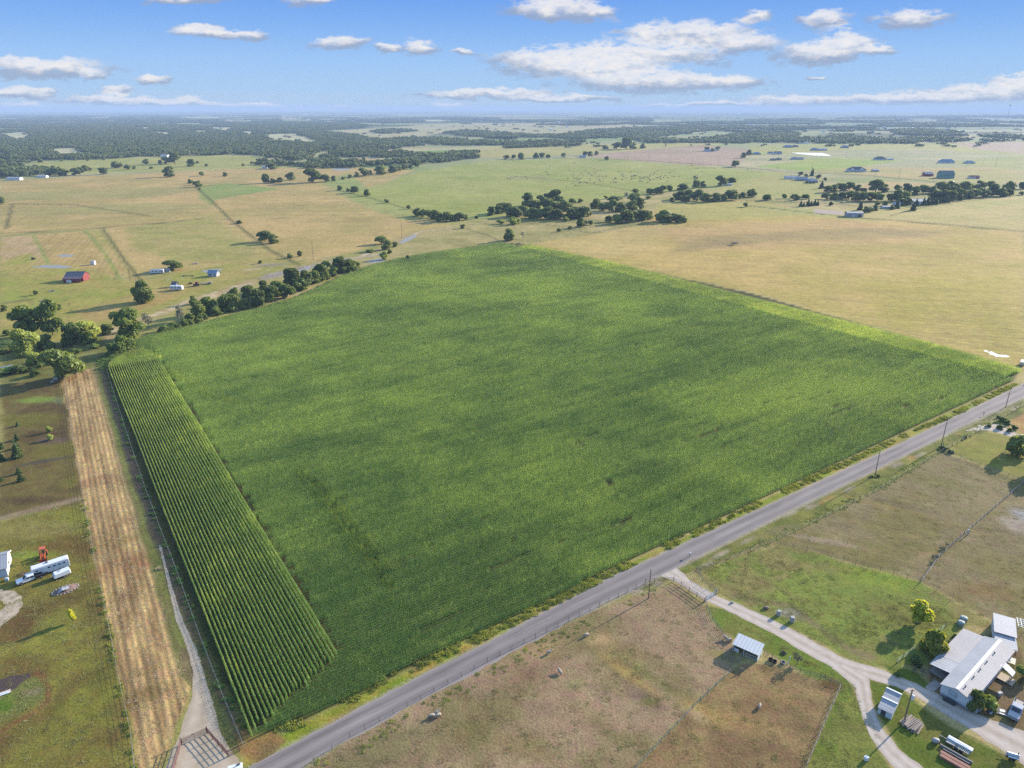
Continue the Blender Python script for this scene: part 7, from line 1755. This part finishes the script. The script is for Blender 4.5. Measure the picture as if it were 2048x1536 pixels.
    for s, m in ((-1, M_SIDE), (1, M_SIDE)):
        b = MB(); b.add([(s * x, -y, 0), (s * x, y, 0), (s * x, y, 2.6), (s * x, -y, 2.15), (s * (x - .08), -y, 0), (s * (x - .08), y, 0), (s * (x - .08), y, 2.6), (s * (x - .08), -y, 2.15)], [(0, 1, 2, 3), (7, 6, 5, 4), (0, 3, 7, 4), (1, 5, 6, 2)]); b.build('side_wall', m, t)
    b = MB(); b.slab((-x - .2, -y - .35, 2.14), (x + .2, -y - .35, 2.14), (x + .2, y + .2, 2.72), (-x - .2, y + .2, 2.72), .08); b.build('roof', ribbed('bright white metal roof', (.98, .93, .86), .7, 'X', .75, 0, .05), t)
    b = MB(); b.box((-.3, -y + .05, 1.07), (.12, .12, 2.14)); b.build('post', M_WHITE, t)
    b = MB()
    for xx in np.linspace(0, x - .3, 9): b.box((xx, -y + .05, .6), (.05, .05, 1.0))
    b.box((x / 2 - .1, -y + .05, 1.08), (x - .2, .06, .06)); b.box((x / 2 - .1, -y + .05, .2), (x - .2, .06, .06)); b.build('stall_gate', M_WHITE, t)
    b = MB(); b.box((-x + .75, -y + .3, .45), (1.1, .1, .9)); b.build('stall_board', M_WHITE, t)
    fence([(1462, 1304), (1447, 1318), (1478, 1326), (1484, 1312)], 'small wire pen in front of the animal shed', 1.3, 1.6, M_GALV, M_WIRE, 6, .05)
    for x_, y_, m, lab in ((1541, 1321, M_BLACK, 'left of two black tubs on the fence by the animal shed'), (1549, 1325, M_BLACK, 'right of two black tubs on the fence by the animal shed'), (1566, 1327, M_GALV, 'pale grey trough lying right of the black tubs')):
        c = G(x_, y_); b = MB(); b.tube([(0, 0, 0), (0, 0, .5), (0, 0, .5), (0, 0, .18)], [.42, .5, .42, .36], 14, True); props(b.build('tub', m, None, c), lab, 'tub')
    c = G(1575, 1328); b = MB(); b.tube([(0, 0, 0), (.5, .3, 1.9)], [.09, .07], 7); props(b.build('leaning_post', M_WHITE, None, c), 'leaning white post behind the grey trough', 'post')
    c = G(1567, 1307); b = MB()
    for k in range(16):
        a0, a1 = 2 * math.pi * k / 16, 2 * math.pi * (k + 1) / 16; b.tube([(.45 * math.cos(a0), .45 * math.sin(a0), .16), (.45 * math.cos(a1), .45 * math.sin(a1), .16)], .16, 6, False)
    props(b.build('old_tyre', M_TYRE, None, c), 'old tyre lying on the grass right of the animal shed', 'tyre')
    c = G(1482, 1343); b = MB(); b.box((0, 0, .55), (.16, .16, 1.1)); b.box((.2, 0, .8), (.5, .08, .1)); props(b.build('gate_stub', M_WOODG, None, c), 'short grey post at the top of the paddock dividing fence', 'post')
    for x_, y_, r_, h_, lab in ((1557, 1230, .5, 1.3, 'left of two pale drums standing in the muddy hollow of the lawn'), (1584, 1243, .55, 1.4, 'right of two pale drums standing in the muddy hollow of the lawn')):
        c = G(x_, y_); b = MB(); b.tube([(0, 0, 0), (0, 0, h_ * .9), (0, 0, h_)], [r_, r_, r_ * .8], 14); props(b.build('drum', M_STONE, None, c), lab, 'drum')
    c = G(1532, 1217); b = MB(); b.ball((0, 0, .3), (.8, .5, .35), 8, 5); b.ball((.4, .2, .25), (.4, .4, .3), 8, 5); props(b.build('stump', M_WOODB, None, c), 'dark stump left of the pale drums on the lawn', 'stump')
    c = G(1464, 1206); b = MB(); b.ball((0, 0, .2), (.45, .3, .28), 8, 5); props(b.build('rock', M_STONE, None, c), 'small pale rock on the lawn beside the drive', 'rock')
    c = G(1935, 1070); t = thing('paddock_post', 'tall pale board post standing on the paddock dividing fence', 'post', (c[0], c[1], 0), R(30)); b = MB(); b.box((0, 0, .9), (.55, .25, 1.8), bev=.02); b.build('board', M_CREAM, t); b = MB(); b.box((.5, 0, .8), (.16, .16, 1.6)); b.build('stay', M_WOODB, t)
    # fallen trailer edge at the far corner of the corn
    c = G(2044, 730); t = thing('stock_trailer', 'pale stock trailer at the far right corner of the corn', 'trailer', (c[0], c[1], 0), R(50)); b = MB(); b.profile([(-2.5, .6), (-2.5, 2.1), (2.5, 2.1), (2.5, .6)], 1.9, .05); b.build('body', M_CREAM, t); wheel_set(t, (-.4, .5), .95, .36, .2)
yard_things()

# ------------------------------------------------------------------ animals
def beast_mesh(name, m, L, H, fat, neck, head, wool=False, graze=True):
    """one continuous body grown from a skeleton: deep chest, neck, muzzle, jointed legs"""
    v, e, r = [], [], []
    def add(p, rad, par=None): v.append(p); r.append(rad); (e.append((par, len(v) - 1)) if par is not None else None); return len(v) - 1
    hz = H * .68
    hip = add((-L * .40, 0, hz), fat * .86); mid = add((-L * .05, 0, hz - fat * .12), fat, hip); ch = add((L * .30, 0, hz - fat * .05), fat * .95, mid)
    if graze: n1 = add((L * .52, 0, hz - H * .02), fat * .52, ch); hd = add((L * .66, 0, H * .34), fat * .42, n1); add((L * .78, 0, H * .14), fat * .24, hd)
    else: n1 = add((L * .50, 0, hz + H * .14), fat * .52, ch); hd = add((L * .62, 0, hz + H * .26), fat * .42, n1); add((L * .80, 0, hz + H * .14), fat * .24, hd)
    for s in (-1, 1):
        y = s * fat * .55
        a = add((-L * .42, y, hz * .62), fat * .42, hip); b = add((-L * .50, y, hz * .34), fat * .20, a); add((-L * .45, y, 0), fat * .17, b)
        a = add((L * .30, y, hz * .55), fat * .36, ch); b = add((L * .31, y, hz * .28), fat * .19, a); add((L * .30, y, 0), fat * .17, b)
        add((hd_ := v[hd])[0:1] + (s * fat * .5, hd_[2] + fat * .25), fat * .12, hd)
    add((-L * .56, 0, hz * .62), fat * .10, add((-L * .52, 0, hz * 1.02), fat * .14, hip))
    me = D.meshes.new(name); me.from_pydata(v, e, []); me.update()
    o = D.objects.new(name + ' maker', me); COL.objects.link(o)
    md = o.modifiers.new('skin', 'SKIN'); sk = me.skin_vertices[0].data
    for i, q in enumerate(r): sk[i].radius = (q, q)
    sk[0].use_root = True; o.modifiers.new('sub', 'SUBSURF').levels = 1; o.modifiers['sub'].render_levels = 1
    dg = bpy.context.evaluated_depsgraph_get(); out = D.meshes.new_from_object(o.evaluated_get(dg)); out.name = name
    D.objects.remove(o); out.materials.clear(); out.materials.append(m); out.polygons.foreach_set('use_smooth', [True] * len(out.polygons)); return out
def animals():
    cow = [beast_mesh('cow', M_HIDE, 2.1, 1.45, .40, 1, 1, graze=g) for g in (True, False)]
    rr = random.Random(31); pts = []
    for cx, cy_, sx, sy, n in ((1275, 355, 26, 5, 40), (1195, 358, 26, 6, 26), (1150, 362, 14, 6, 10), (1330, 352, 26, 6, 12), (1230, 350, 60, 8, 14), (1400, 336, 40, 5, 8), (1033, 357, 12, 3, 7), (1180, 340, 40, 8, 8)):
        pts += [(rr.gauss(cx, sx), min(376, max(327, rr.gauss(cy_, sy)))) for _ in range(n)]
    for i, (x, y) in enumerate(pts):
        o = D.objects.new('cow', cow[i % 2]); COL.objects.link(o); c = G(x, y); o.location = (c[0], c[1], 0); o.rotation_euler = (0, 0, rr.uniform(0, 6.28)); k = rr.uniform(1.05, 1.4); o.scale = (k, k, k)
        props(o, 'tiny dark cow grazing with the herd on the far green pasture', 'cow', 'cattle herd on the far green pasture')
    sheep = [beast_mesh('sheep', M_WOOL, 1.15, .92, .30, 1, 1, graze=g) for g in (True, False)]
    for i, (x, y, a, lab) in enumerate(((864, 1434, 200, 'leftmost sheep of the three huddled at the paddock fence'), (873, 1428, 30, 'middle sheep of the three huddled at the paddock fence'), (877, 1433, 215, 'rightmost sheep of the three huddled at the paddock fence'), (1098, 1307, 30, 'cream sheep standing at the roadside fence of the paddock'),
                                        (1173, 1272, 210, 'cream sheep by the upper corner of the roadside fence'), (1120, 1346, 120, 'lone sheep standing out in the open lower paddock'), (1519, 1415, 60, 'sheep alone in the orange paddock'), (1452, 1279, 140, 'upper of two sheep beside the animal shed'), (1458, 1283, 20, 'lower of two sheep beside the animal shed'))):
        o = D.objects.new('sheep', sheep[i % 2]); COL.objects.link(o); c = G(x, y); o.location = (c[0], c[1], 0); o.rotation_euler = (0, 0, R(a)); props(o, lab, 'sheep')
animals()
